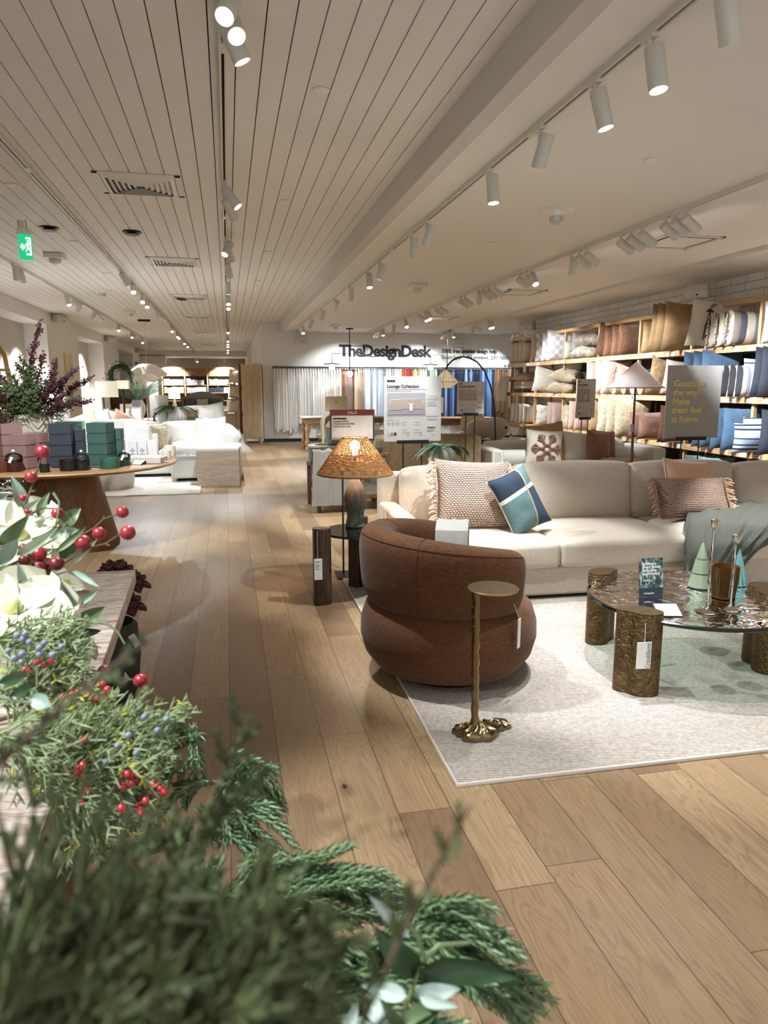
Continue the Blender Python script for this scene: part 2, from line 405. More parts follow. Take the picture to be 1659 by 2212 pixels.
run('2',X2,ZD,[(1645,415,(.15,-.1,-1),190,55),(1397,508,RT,140,45),(1413,500,RT),(1430,492,RT,140,45),(1300,541,RT,140,45),(1313,533,RT),(1329,524,RT,140,45),(1190,578,DN,100,60),(1206,572,RT,120,45),(1222,566,RT,140,45),(1088,617,RT,140,45),(1099,612,RT),(1109,608,TC,90,60),(1011,648,DN),(1021,644,RT,140,50),(1030,640,RT),(1038,636,RT,140,50),(973,661,RT),(985,658,RT,150,50),(926,679,RT),(937,676,RT,150,55),(888,692,RT),(898,688,(0,-.5,-1),100,70),(907,686,TC),(858,703,TC,100,70),(829,712,DN),(797,725,(-.45,1.05,-1),60,80),(802,724,(-.2,1.05,-1)),(807,722,(.1,1.05,-1),60,80),(812,720,(0,-.3,-1))],'middle plaster track')
run('3',X3,ZD,[(1035,706,TC,120,65),(1045,705,TC),(993,714,DN,120,60),(999,712,RT),(947,729,(-.35,1.05,-1),42,80),(952,728,(0,1.05,-1)),(957,726,(.3,1.05,-1),42,80),(962,724,(.1,-.3,-1))],'track nearest the brick wall')
run('4',X4,ZD,[(1087,731,(-.2,1.0,-1),70,75),(1094,729,(0,1.2,-1)),(1103,726,(.2,1.2,-1)),(1115,723,(.1,-.5,-1),90,60)],'short track over the fabric wall')
for i,(px,py,a) in enumerate([(359,778,(-.5,.5,-1)),(365,782,(0,.9,-1)),(420,779,(.2,.9,-1)),(425,784,TC),(483,783,(0,.9,-1))]):
    p=ay(px,py,34.2)
    spot(p.x,34.2,2.70,a,'small spotlight under the far lowered ceiling, %s from the niche wall'%ordi(i),'spotlights before the bedding shelves',(0,230,0,230,230)[i],85)
spot(XLT,1.35,ZP,(.62,-.12,-1),'added unseen white spotlight on the second boarded track over the stone table','spotlights on the second boarded track',75,60)  # out-of-frame spot added to brighten the greenery on the stone table
spot(XLT,.75,ZP,(.75,.1,-1),'added unseen white spotlight on the second boarded track, closest to the camera','spotlights on the second boarded track',120,60)  # another unseen spot, added to lift the near pine boughs
spot(XLT,4.0,ZP,(-.1,2.5,-2),'added unseen white spotlight on the second boarded track aimed at the oak pedestal table','spotlights on the second boarded track',210,55)  # added beyond the frame edge to light the box fronts
spot(X1,4.6,ZD,(.2,.1,-1),'x','spotlights on the bulkhead track') if False else None
# vents on the boards: square cone diffusers
def diffuser(cx,cy,z,s,label):
    t=thing('ceiling_vent',label,'vent',(cx,cy,z),group='square air diffusers on the boards')
    h=s/2
    f=MB()
    for a,b in(((-h,-h+.045),(-h,h)),((h-.045,h),(-h,h)),((-h,h),(-h,-h+.045)),((-h,h),(h-.045,h))): f.b2(a[0],a[1],b[0],b[1],-.006,.0)
    f.build('frame',WHT,t,bev=.002)
    MB().b2(-h+.03,h-.03,-h+.03,h-.03,-.001,.0005).build('backing',mat('duct_grey','#77736c',.8),t)
    v=MB(); r0=h-.05
    for i in range(6):
        a=r0-i*.04; b=a-.032
        if b<=.01: break
        for q in range(4):
            M=Matrix.Rotation(q*PI/2,3,'Z')
            v.add([M@Vector(p) for p in((-a,-a,-.002),(a,-a,-.002),(b,-b,-.022),(-b,-b,-.022),(-a,-a,-.005),(a,-a,-.005),(b,-b,-.025),(-b,-b,-.025))],[(0,1,2,3),(7,6,5,4),(0,4,5,1),(3,2,6,7)])
    v.build('louver',WHT2,t)
    return t
def diffuser_at(y,i,nm): return diffuser(-.602,y,ZP-.001,.63,'square white louvered diffuser in the boarded ceiling, '+nm)
for i,(y,nm) in enumerate([(6.19,'largest and closest one'),(9.76,'second along the aisle'),(13.4,'third along the aisle'),(17.0,'fourth along the aisle'),(21.6,'fifth along the aisle'),(24.6,'sixth along the aisle'),(28.2,'seventh along the aisle')]): diffuser_at(y,i,nm)
# flush square vents in the plaster ceiling
def flush_vent(p,s,label):
    t=thing('ceiling_vent',label,'vent',(p[0],p[1],ZD-.001),group='flush square vents in the plaster ceiling')
    h=s/2; f=MB()
    for a,b,c,d in((-h,-h+.04,-h,h),(h-.04,h,-h,h),(-h,h,-h,-h+.04),(-h,h,h-.04,h)): f.b2(a,b,c,d,-.012,0)
    f.build('frame',WHT,t,bev=.002)
    MB().b2(-h+.03,h-.03,-h+.03,h-.03,-.002,0).build('backing',DARK,t)
    MB().b2(-h+.08,h-.08,-h+.08,h-.08,-.011,-.006).build('plate',WHT2,t,bev=.002)
flush_vent((4.24,6.4),.6,'flush square vent behind the spotlight trio on the plaster ceiling')
flush_vent((4.24,10.2),.6,'flush square vent halfway along the plaster ceiling')
flush_vent((4.24,14.3),.6,'flush square vent on the plaster ceiling close to the fabric wall')
# discs, detectors, sprinkler plates
def disc(p,r,label,nm='ceiling_cover',cat='sprinkler cover',g='round white sprinkler covers'):
    t=thing(nm,label,cat,p,group=g)
    MB().lathe([(r,0),(r,-.006),(r*.8,-.014),(.001,-.016)],24,cap=False).build('cap',WHT2,t)
    MB().lathe([(r*1.12,0),(r*1.12,-.003),(r*.9,-.004)],24,cap=False).build('ring',WHT,t)
for (px,py,z,l) in [(693,194,ZP,'big round white disc on the boards beside the aisle track'),(615,433,ZP,'round disc on the boards, second one along'),(578,543,ZP,'round disc on the boards, third one along'),(557,606,ZP,'round disc on the boards, fourth one along'),(546,645,ZP,'round disc on the boards, fifth one along'),(24,397,ZP,'round disc on the boards beside the second track'),(160,521,ZP,'round disc between the black ceiling domes'),(231,590,ZP,'round disc on the boards before the small dome camera'),
    (1408,345,ZD,'large round disc in the reflected light patch on plaster'),(1065,525,ZD,'round disc on plaster near the middle track'),(918,604,ZD,'round disc on plaster beside the white detector box'),(828,655,ZD,'round disc on plaster near the fabric wall'),(757,692,ZD,'round disc on plaster before the first chandelier'),(1413,621,ZD,'round disc on plaster above the brick wall speaker')]:
    disc(az(px,py,z),.045,l)
def detector(p,label,kind=0):
    t=thing('ceiling_sensor',label,'sensor',p)
    if kind==0:
        MB().box((0,0,-.03),(.22,.22,.06)).build('housing',WHT2,t,bev=.012)
        MB().ball((0,0,-.075),.07,18,10,(1,1,.7)).build('dome',WHT,t)
    else:
        MB().lathe([(.14,0),(.14,-.012),(.07,-.016),(.06,-.05),(.001,-.05)],24,cap=False).build('base',WHT2,t)
        MB().lathe([(.055,-.05),(.05,-.09),(.03,-.105),(.001,-.108)],20,cap=False).build('bulb',mat('clear_dome','#b9b8b4',.15,spec=.8),t)
detector(az(118,548,ZP),'white box sensor with round base below the green exit sign')
detector(az(902,614,ZD),'white box sensor on the plaster ceiling before the fabric wall')
detector(az(1202,453,ZD),'round white detector with clear tip on the plaster ceiling',1)
detector(az(724,701,ZD),'small white sensor beside the first chandelier canopy')
detector(az(221,627,ZP),'small white dome camera between the boarded tracks',1)
detector(az(280,671,ZP),'far white box sensor before the pendant shade')
for px,py,l in((106,491,'black round ceiling dome nearest the exit sign'),(285,500,'black round ceiling dome between the second track and the diffuser')):
    t=thing('ceiling_dome',l,'ceiling dome',az(px,py,ZP),group='black ceiling domes')
    MB().lathe([(.09,0),(.095,-.012),(.04,-.016),(.03,-.034),(.001,-.036)],20,cap=False).build('dome',BLACK,t)
    MB().lathe([(.07,-.03),(.07,-.034)],20).build('disc',BLACK,t)
t=thing('ceiling_dome','small dark box under the second diffuser on the boards','sensor',az(393,643,ZP)); MB().box((0,0,-.02),(.16,.12,.04)).build('box',BLACK,t,bev=.01); MB().box((0,0,-.043),(.1,.06,.008)).build('lens',DARK,t)
# exit sign
t=thing('exit_sign','green running man exit sign hanging from the boarded ceiling','exit sign',ay(55,534,7.4),.35)
GR=glow('exit_green','#0a8a5c',.9); EW=glow('exit_white','#f2fff8',1.3)
MB().b2(-.055,.055,-.012,.012,-.11,.11).build('panel',GR,t,bev=.002)
MB().b2(-.06,.06,-.02,.02,.11,.16).build('housing',WHT2,t,bev=.006); MB().lathe([(.028,0),(.028,.055)],16,(-.03,-.05,.16)).build('lamp',WHT,t)
MB().cyl((.02,0,.16),(.02,0,.24),.008).build('hanger',WHT,t)
a=MB()
a.add([(-.046,-.0135,0),(-.022,-.0135,.034),(-.022,-.0135,.014),(-.004,-.0135,.014),(-.004,-.0135,-.014),(-.022,-.0135,-.014),(-.022,-.0135,-.034)],[(0,6,5,4,3,2,1)])
a.build('arrow',EW,t)
a=MB()
a.add([(x,-.0135,z) for x,z in((.004,-.07),(.046,-.07),(.046,.085),(.004,.085),(.004,.07),(.034,.07),(.034,-.055),(.004,-.055))],[(0,1,2,3,4,5,6,7)])
a.ball((.02,-.013,.052),.008,8,6,(1,.2,1)); a.box((.018,-.013,.02),(.014,.003,.04),m=Matrix.Rotation(.25,3,'Y')); a.box((.01,-.013,-.02),(.008,.003,.045),m=Matrix.Rotation(.5,3,'Y')); a.box((.026,-.013,-.015),(.008,.003,.04),m=Matrix.Rotation(-.6,3,'Y')); a.box((.007,-.013,.022),(.02,.003,.006),m=Matrix.Rotation(.5,3,'Y'))
a.build('pictogram',EW,t)
# speakers
def speaker(p,rz,label,tilt=.35):
    t=thing('wall_speaker',label,'speaker',p,rz,group='white wedge speakers')
    MB().b2(-.04,.04,.06,.14,-.02,.04).build('bracket',WHT,t,bev=.004)
    s=MB(); prof=[(-.11,-.11),(.06,-.07),(.09,.0),(.06,.12),(-.11,.08)]
    s.add([(x*1.0,0+y*0-.0,0) for x,y in[]],[])
    pts=[]
    w=.15
    vs=[(-w,-.1,-.09),(w,-.1,-.09),(w,.06,-.06),(-w,.06,-.06),(-w,-.13,.0),(w,-.13,.0),(w*.8,.08,.1),(-w*.8,.08,.1),(w*.9,-.08,.09),(-w*.9,-.08,.09)]
    s.add(vs,[(0,3,2,1),(0,1,5,4),(4,5,8,9),(9,8,6,7),(3,7,6,2),(0,4,9,7,3),(1,2,6,8,5)])
    s.build('cabinet',mat('speaker_white','#c9c7c0',.6),t,bev=.012,seg=2)
    MB().lathe([(.014,0),(.014,.004)],12).build('badge',BLACK,t,loc=(.02,-.118,-.045),rot=(1.2,0,0))
speaker((5.98,13.9,2.6),-.9,'white wedge speaker on brick wall above the cream pillows',)
speaker((5.98,8.5,2.6),-.9,'white wedge speaker on brick wall above the tan pillows')
speaker(ay(650,735,18.4),0,'white wedge speaker on fabric wall beside the bulkhead end')
speaker(ay(990,738,18.4),0,'white wedge speaker on fabric wall behind the second chandelier')
for y,l in((17.1,'closest'),(24.0,'second'),(31.6,'last')): speaker((-3.5,y,2.84),.9,'white wedge speaker high on the niche wall, %s of three'%l)
SP_DEL=SP0
# ================= soft goods
def pillow_mb(w,h,t,seed=0,nu=15,wr=.012,ear=.07,fur=0.0,base=True,tv=None):
    rr=random.Random(seed); o=Vector((rr.uniform(0,50),rr.uniform(0,50),rr.uniform(0,50)))
    def side(sg):
        def fn(a,b):
            u,v=2*a-1,2*b-1
            x=u*w/2*(1-ear*(1-v*v)); z=v*h/2*(1-ear*(1-u*u))
            q=max(0,(1-abs(u)**2.6)*(1-abs(v)**2.6))
            th=t/2*q**.55
            n=noise.noise(Vector((u*1.8,v*1.8,sg))+o)*wr*q
            n+=noise.noise(Vector((u*9,v*9,sg))+o)*fur*min(1,q*4)
            y=-sg*(th+n)
            x+=noise.noise(Vector((u*14,v*14,sg+3))+o)*fur*.8; z+=noise.noise(Vector((u*14,v*14,sg+7))+o)*fur*.8
            return (x,y,z+(h/2 if base else 0))
        return fn
    m=MB()
    k=nu
    m.grid(side(1),k,k)
    o2=len(m.v); m.grid(side(-1),k,k)
    m.f=m.f[:(k-1)*(k-1)]+[tuple(reversed(f)) for f in m.f[(k-1)*(k-1):]]
    # weld rims
    rim=[i*k+j for i in range(k) for j in range(k) if i in(0,k-1) or j in(0,k-1)]
    mp={o2+i:i for i in rim}
    m.f=[tuple(mp.get(i,i) for i in f) for f in m.f]
    return m
def pillow(name,label,loc,w,h,t,mt,rot=(0,0,0),group=None,seed=0,cat='pillow',nu=15,fur=0,ear=.07,wr=.012,base=True,parent=None):
    m=pillow_mb(w,h,t,seed,nu,wr,ear,fur,base)
    if parent is not None: return m.build(name,mt,parent,ang=80,loc=loc,rot=rot)
    return tag(m.build(name,mt,None,ang=80,loc=loc,rot=rot),label,cat,group)
def cushion_mb(c,d,puff=(.02,.02,.03),n=(9,9,5),rz=0):
    # padded block: every face crowned outward, edges left for the bevel
    m=MB(); nx,ny,nz=n; hx,hy,hz=d[0]/2,d[1]/2,d[2]/2
    M=Matrix.Rotation(rz,3,'Z'); c=Vector(c); idx={}
    def P(i,j,k):
        key=(i,j,k)
        if key in idx: return idx[key]
        a,b,e=2*i/(nx-1)-1,2*j/(ny-1)-1,2*k/(nz-1)-1
        ca=(1-b*b)*(1-e*e); cb=(1-a*a)*(1-e*e); ce=(1-a*a)*(1-b*b)
        p=Vector((a*hx+a*abs(a)*puff[0]*ca,b*hy+b*abs(b)*puff[1]*cb,e*hz+e*abs(e)*puff[2]*ce**.6))
        m.v.append(tuple(M@p+c)); idx[key]=len(m.v)-1; return idx[key]
    for k,fl in((0,1),(nz-1,0)):
        for i in range(nx-1):
            for j in range(ny-1):
                f=(P(i,j,k),P(i+1,j,k),P(i+1,j+1,k),P(i,j+1,k)); m.f.append(tuple(reversed(f)) if fl else f)
    for j,fl in((0,0),(ny-1,1)):
        for i in range(nx-1):
            for k in range(nz-1):
                f=(P(i,j,k),P(i+1,j,k),P(i+1,j,k+1),P(i,j,k+1)); m.f.append(tuple(reversed(f)) if fl else f)
    for i,fl in((0,1),(nx-1,0)):
        for j in range(ny-1):
            for k in range(nz-1):
                f=(P(i,j,k),P(i,j+1,k),P(i,j+1,k+1),P(i,j,k+1)); m.f.append(tuple(reversed(f)) if fl else f)
    return m
def fringe_mb(p0,p1,n,ln,out,rr,r=.004,drop=.3):
    m=MB(); p0,p1=Vector(p0),Vector(p1); out=Vector(out)
    for i in range(n):
        p=p0.lerp(p1,(i+.5)/n); d=(out+Vector((rr.uniform(-.25,.25),rr.uniform(-.5,.3),rr.uniform(-.35,.25)))).normalized()
        L=ln*rr.uniform(.7,1.15); q=p+d*L*.5+Vector((0,-.006,rr.uniform(-.1,.1)*L)); e=p+d*L+Vector((0,rr.uniform(-.012,.0),-drop*L*rr.uniform(.2,1)))
        m.tube([p,p.lerp(q,.5),q,e],[r*.8,r*1.1,r*1.2,r*.8],6)
    return m
def drape_mb(path,width,thick=.012,wav=.006,n=13,seed=0,axis=(1,0,0),flare=0.0):
    # a folded cloth that follows a path; axis is its width direction
    rr=random.Random(seed); pts=[Vector(p) for p in path]; A=Vector(axis).normalized(); k=len(pts)
    m=MB(); ph=rr.uniform(0,9)
    def nrm(i):
        t=(pts[min(i+1,k-1)]-pts[max(i-1,0)]).normalized(); return t.cross(A).normalized()
    def fn(sg):
        def g(a,b):
            i=min(k-1,int(round(a*(k-1)))); s=2*b-1
            w=width*(1+flare*a)
            return tuple(pts[i]+A*(s*w/2)+nrm(i)*(sg*thick/2+wav*math.sin(s*9+ph+a*2)*(a**.5)+wav*.6*math.sin(s*23+ph*2)))
        return g
    m.grid(fn(1),k,n); o=len(m.v); m.grid(fn(-1),k,n)
    h=(k-1)*(n-1); m.f=m.f[:h]+[tuple(reversed(f)) for f in m.f[h:]]
    ring=[i*n for i in range(k)]+[(k-1)*n+j for j in range(1,n)]+[i*n+n-1 for i in range(k-2,-1,-1)]+[j for j in range(n-2,0,-1)]
    for a,b in zip(ring,ring[1:]+ring[:1]): m.f.append((b,a,a+o,b+o))
    return m
# fabrics
BEIGE=mat('beige_linen','#c9bba9',.9,var=.30,vs=120,bump=.4,bs=600,sheen=.25,bd=.002,stretch=(1,1,.4))
WHITEFAB=mat('white_linen','#c9c6be',.9,var=.06,vs=90,bump=.25,bs=500,sheen=.2,bd=.002)
CREAM=mat('cream_cotton','#d0c8b7',.92,var=.08,vs=30,bump=.3,bs=300,sheen=.2)
OAK=wood('pale_oak','#c9a57b','#a9835a',1,'Y'); OAKX=wood('pale_oak_x','#c9a57b','#a9835a',1,'X'); OAKZ=wood('pale_oak_z','#c9a57b','#a9835a',1,'Z')
TAN=mat('tan_velvet','#a98a62',.75,var=.35,vs=9,hex2='#8a6a42',bump=.15,bs=200,sheen=.6)
BROWNW=weave('brown_woven','#7d5436','#3f2716',260)
FURC=mat('cream_fur','#d3c3a4',1,var=.5,vs=30,hex2='#8f7a58',bump=1,bs=160,sheen=.5,bd=.012)
FURB=mat('brown_fur','#a98c66',1,var=.6,vs=24,hex2='#6c5236',bump=1,bs=150,sheen=.5,bd=.012)
FURW=mat('white_fur','#e0dace',1,var=.25,vs=30,bump=1,bs=140,sheen=.5,bd=.012)
FURS=mat('spotted_fur','#d9c9ae',1,var=.9,vs=11,hex2='#5c4632',bump=1,bs=140,sheen=.5,bd=.012)
BLUEV=mat('blue_velvet','#577590',.75,var=.3,vs=9,hex2='#3c5670',bump=.12,bs=200,sheen=.6)
NAVY=mat('navy_velvet','#151c2c',.75,var=.4,vs=9,hex2='#0c111c',bump=.12,bs=200,sheen=.4)
MAUVE=mat('mauve_linen','#b9a196',.9,var=.12,vs=40,bump=.3,bs=400)
PINKV=mat('blush_velvet','#cda78f',.8,var=.25,vs=10,hex2='#b98a70',bump=.12,bs=200,sheen=.5)
RUSTV=mat('rust_velvet','#8d604a',.8,var=.3,vs=9,hex2='#74503c',bump=.12,bs=200,sheen=.5)
RUSTW=weave('rust_woven','#8f6a5a','#60402f',230)
TAG=mat('paper_white','#e6e5e2',.7); INK=mat('ink','#26262a',.8); GREYINK=mat('grey_ink','#8b8a88',.8)
def checks(name,h1,h2,s):
    m,t,b=newmat(name); tc=t('TexCoord'); mp=t('Mapping',i={0:tc.outputs['Object'],1:(.03,10,.03)})
    ck=t('TexChecker',i={'Vector':t('CombineXYZ',i={0:t('SeparateXYZ',i={0:mp.outputs[0]}).outputs[0],1:t('SeparateXYZ',i={0:mp.outputs[0]}).outputs[2],2:.01}).outputs[0],'Color1':(*lin(h1),1),'Color2':(*lin(h2),1),'Scale':s})
    t.l.new(ck.outputs[0],b.inputs['Base Color']); b.inputs['Roughness'].default_value=.9; return m
CHECK=checks('lilac_check','#e4dfd8','#c3bac2',13)
MUD=stripes('grey_mudcloth','X',[(0,'#dcd7cd'),(.3,'#6d675f'),(.36,'#d8d3c9'),(.62,'#9d968c'),(.66,'#dcd7cd')],5,coord='Object')
PLAID=stripes('grey_plaid','X',[(0,'#d7cfc4'),(.25,'#8d8a90'),(.45,'#c9bba8'),(.62,'#7f766d'),(.8,'#55555f')],2.4,coord='Object',off=.2)
COLST=stripes('bright_stripe','X',[(0,'#d9d2c6'),(.2,'#5d6f92'),(.38,'#dcd6cc'),(.55,'#2b2b30'),(.72,'#c9ad94'),(.86,'#8d8f9f')],3.2,coord='Object',off=.4)
NAVST=stripes('navy_stripe','Z',[(0,'#b9c2ce'),(.2,'#1f2a45'),(.3,'#aebbd0'),(.42,'#1c2438'),(.5,'#8fa3bd'),(.75,'#27314a'),(.82,'#c4ccd6')],4.6,coord='Object')
GREYST=stripes('grey_stripe','X',[(0,'#a9adb5'),(.12,'#d9dadd'),(.18,'#a9adb5')],14,coord='Object')
BOB=mat('bobble_white','#ddd7ca',.95,var=.2,vs=25,bump=1,bs=38,bd=.02)
TEX=weave('pale_pink_knit','#cdb4a2','#9c7f6d',330)
# ================= shelving along the brick wall
SX=5.87; YS0=4.6; YS1=15.1
posts=[4.78,6.0,7.2,8.42,9.64,10.83,12.03,13.25,14.47]
sh=thing('pillow_shelf_unit','pale oak open shelving with pillows along the white brick wall','shelving',(0,0,0))
MB().b2(SX,SX+.05,YS0,14.5,2.345,2.40).build('top_beam',OAK,sh,bev=.003)
MB().b2(SX+.3,SX+.34,YS0,14.5,2.36,2.40).build('back_rail',OAK,sh,bev=.003)
for y in posts:
    MB().b2(SX+.002,SX+.048,y-.02,y+.02,.0,2.344).build('post',OAKZ,sh,bev=.003)
    MB().b2(SX+.05,SX+.37,y-.018,y+.018,2.30,2.344).build('bracket_arm',OAKX,sh)
    MB().b2(SX+.335,SX+.37,y-.018,y+.018,.0,2.344).build('rear_post',OAKZ,sh)
ROWZ=[1.866,1.277,.657,.14]
for zi,z in enumerate(ROWZ):
    y1=14.55 if zi==0 else YS1
    b=MB().b2(SX-.03,SX+.37,YS0,y1,z-.03,z).build('shelf_board',OAK,sh)
    l=MB()
    MB().b2(SX-.05,SX-.03,YS0,y1,z-.07,z+.002).build('lip',OAK,b,bev=.002)
bp=MB()
for a,b in zip(posts,posts[1:]):
    if b<12.1: bp.b2(SX+.338,SX+.35,a+.02,b-.02,.14,1.80)
bp.build('back_panel',mat('shelf_back_black','#17151a',.8),sh)
# price labels on the lips
def labels(row,pxs):
    for px in pxs:
        p=ax(px,(764,865,955)[row],SX-.055)
        q=MB().box((SX-.053,p.y,ROWZ[row]-.035),(.004,.115,.042)).build('price_label',TAG,sh)
        MB().box((SX-.056,p.y,ROWZ[row]-.038),(.002,.08,.006)).build('printed_line',GREYINK,q)
labels(0,(1092,1141,1163,1203,1216,1250,1278,1350,1370,1452,1486,1590,1625,1643))
labels(1,(1108,1141,1186,1202,1320,1338,1362,1369,1440,1564,1580,1619,1655))
labels(2,(1087,1123,1140,1178,1197,1270,1355,1378,1432,1468,1566,1608,1636))
ROWN=('top','second','third','lowest')
LIPY=(764,862,952,1010)
SEED=[10]
def row(r,pxs,mt,desc,w=.46,h=.46,t=.15,yaw=-10,x=6.02,nm='throw_pillow',lean=4,roll=0,fur=0,ear=.07,dz=0,grp=None,lab=None):
    g=grp or ('%ss on the %s shelf'%(desc.replace(' pillow',' pillow'),ROWN[r]))
    n=len(pxs)
    for i,px in enumerate(pxs):
        SEED[0]+=1
        Y=ax(px,LIPY[r],x-w*.42).y
        if n==1: lb='%s on the %s oak shelf'%(desc,ROWN[r])
        else: lb='%s on the %s oak shelf, %s from the fabric wall'%(desc,ROWN[r],ordi(i))
        if lab: lb=lab if n==1 else lab+', %s from the fabric wall'%ordi(i)
        pillow(nm,lb,(x,Y,ROWZ[r]+.004+dz),w,h,t,mt,rot=(math.radians(lean+R.uniform(-2,2)),math.radians(roll),math.radians(yaw+R.uniform(-3,3))),group=(g if n>1 else None),seed=SEED[0],fur=fur,ear=ear)
# --- top shelf
row(0,[1105,1114,1123,1131],CREAM,'cream cotton pillow',.44,.42,.14)
row(0,[1150],CREAM,'tall cream pillow leaning beside the cream row',.5,.5,.16,x=6.05,lean=9)
row(0,[1162,1174,1186],CHECK,'lilac checkered pillow',.5,.55,.14,x=5.98)
row(0,[1222],CREAM,'small snowflake pillow below the spotted fur pair',.4,.3,.12,x=5.95)
row(0,[1238],mat('grey_cotton','#8f8a86',.9),'grey pillow behind the spotted fur pair',.46,.46,.14,x=6.06,lean=10)
for i,(px,dz,l) in enumerate(((1246,.0,'lower of the two'),(1252,.2,'upper of the two'))):
    pillow('throw_pillow','brown and cream spotted fur pillow, %s stacked on the top shelf'%l,(5.98,ax(px,LIPY[0],5.8).y,ROWZ[0]+.115+dz),.46,.42,.2,FURS,rot=(math.radians(-82),0,math.radians(-40)),seed=60+i,fur=.02,base=False,group='spotted fur pillows')
row(0,[1291],BROWNW,'large dark brown woven pillow leaning in the corner',.52,.52,.15,x=6.02,lean=8,roll=6)
row(0,[1308,1325,1338],BROWNW,'brown woven pillow',.48,.45,.13,x=5.93,yaw=-6,dz=-.01)
row(0,[1390],TAN,'light tan velvet pillow behind the tan row',.46,.44,.14,x=6.04,lean=9)
row(0,[1404,1416,1434],TAN,'tan velvet pillow',.58,.62,.14,x=5.80,yaw=-2,lean=3,roll=3,dz=-.02)
row(0,[1491],CREAM,'white pillow with a black reindeer',.56,.56,.15,x=5.80,lean=5,roll=6,yaw=-22)
row(0,[1534,1553,1571],PLAID,'grey plaid pillow with fringe',.60,.40,.15,x=5.97,yaw=-2)
row(0,[1652],GREYST,'pale grey striped pillow',.46,.44,.15,x=5.93)
# --- second shelf
row(1,[1152],FURW,'white fringed pillow',.5,.5,.2,x=5.98,fur=.012,roll=8)
for i,(px,dz,l) in enumerate(((1198,0,'lower'),(1203,.2,'upper'))):
    pillow('throw_pillow','beige fur pillow lying on the second shelf, %s of the pair'%l,(5.98,ax(px,LIPY[1],5.8).y,ROWZ[1]+.12+dz),.52,.5,.24,FURC,rot=(math.radians(-80),math.radians(6*i),math.radians(-50)),seed=70+i,fur=.015,base=False,group='beige fur pillows')
row(1,[1268,1287,1302],MAUVE,'mauve linen pillow',.48,.52,.13,x=5.93,yaw=-8)
row(1,[1324],PINKV,'tan tasselled pillow beside the mauve row',.46,.42,.14,x=5.99,roll=10)
row(1,[1400],FURB,'brown fur pillow leaning above the cone lampshade',.5,.52,.16,x=5.95,fur=.012,roll=8)
row(1,[1432],mat('pale_pink_linen','#d9c4b5',.9,bump=.3),'pale pink pillow half behind the gold lettered sign',.46,.46,.15,x=5.92,roll=6)
row(1,[1476,1496,1515],BLUEV,'blue velvet pillow',.54,.56,.14,x=5.93,yaw=-6)
row(1,[1560,1576,1592],COLST,'bright striped lumbar pillow',.56,.36,.15,x=5.90,yaw=-4)
row(1,[1606],NAVST,'black and white striped pillow behind the lumbar row',.5,.44,.14,x=6.04)
row(1,[1626,1641],NAVY,'navy velvet pillow',.54,.55,.15,x=5.88,yaw=-2)
# --- third shelf
row(2,[1105,1113,1121,1130],MUD,'grey patterned white pillow',.42,.40,.15,x=5.98)
row(2,[1160],BOB,'white bobble textured pillow',.44,.40,.2,x=5.96,fur=.02)
row(2,[1184,1193],MAUVE,'linen pillow with dark piping',.42,.46,.14,x=5.96)
row(2,[1215,1222],FURC,'slim cream fur pillow',.42,.42,.12,x=5.96,fur=.01)
row(2,[1230,1243],TEX,'pale pink textured pillow',.46,.5,.13,x=5.93)
row(2,[1275],TAN,'ochre velvet pillow behind the big fur row',.5,.5,.15,x=6.0,lean=8)
row(2,[1294,1313,1332],FURC,'big cream fur pillow',.56,.58,.2,x=5.84,yaw=-10,fur=.015,dz=-.01)
row(2,[1364,1384],RUSTW,'rust textured pillow',.52,.38,.16,x=5.92,yaw=-14)
row(2,[1422,1433],RUSTV,'brown velvet pillow',.52,.5,.14,x=5.86,yaw=4)
row(2,[1500,1514,1541,1564],BLUEV,'slate blue velvet pillow',.52,.50,.14,x=5.86,yaw=-4)
row(2,[1592],NAVST,'navy and white striped lumbar pillow in front',.6,.34,.17,x=5.78,yaw=-2)
row(2,[1612],NAVST,'striped lumbar pillow leaning behind the navy lumbar',.52,.40,.15,x=5.95)
row(2,[1650],NAVY,'navy velvet pillow at the end of the third shelf',.5,.5,.15,x=5.86,lab='navy velvet pillow beyond the striped lumbars on the third oak shelf')
# piping on the two linen pillows' neighbours is woven in; throws folded on the shelves
def folded(name,label,c,d,mt,cat='throw',group=None,rz=0,n=3):
    t=thing(name,label,cat,c,rz,group)
    h=d[2]/n
    for i in range(n):
        MB().box((R.uniform(-.008,.008),R.uniform(-.01,.01),h*(i+.5)),(d[0]-i*.006,d[1]-i*.008,h*.94)).build('fold',mt,t,bev=h*.4,seg=3)
    return t
for i,px in enumerate((1086,1092,1099)):
    Y=ax(px,860,5.85).y
    m=drape_mb([(5.75,Y,ROWZ[1]-.18),(5.76,Y,ROWZ[1]+.0),(5.78,Y,ROWZ[1]+.2),(5.85,Y,ROWZ[1]+.30),(6.0,Y,ROWZ[1]+.30),(6.12,Y,ROWZ[1]+.2),(6.13,Y,ROWZ[1]+.05)],.22,.05,.012,seed=i,axis=(.15,1,0))
    single(m,'throw',FURW,'white ruffled throw at the end of the second shelf, %s from the fabric wall'%ordi(i),'throw','white ruffled throws')
for i,(c,dz) in enumerate((('#c9b2a6',.13),('#d8d0c6',.07),('#4a423e',.02))):
    folded('throw','%s folded throw in the stack beside the white ruffled throws'%('pinkish','ivory','dark brown')[i],(5.99,13.95,ROWZ[1]+.006+(2-i)*.075),(.34,.5,.07),mat('throw%d'%i,c,.95,bump=.4),group='folded throws on the second shelf',n=2)
pillow('throw_pillow','pinkish pillow lying on the folded throws, second shelf',(5.98,13.95,ROWZ[1]+.32),.44,.44,.16,MAUVE,rot=(math.radians(-78),0,math.radians(-60)),base=False,seed=5)
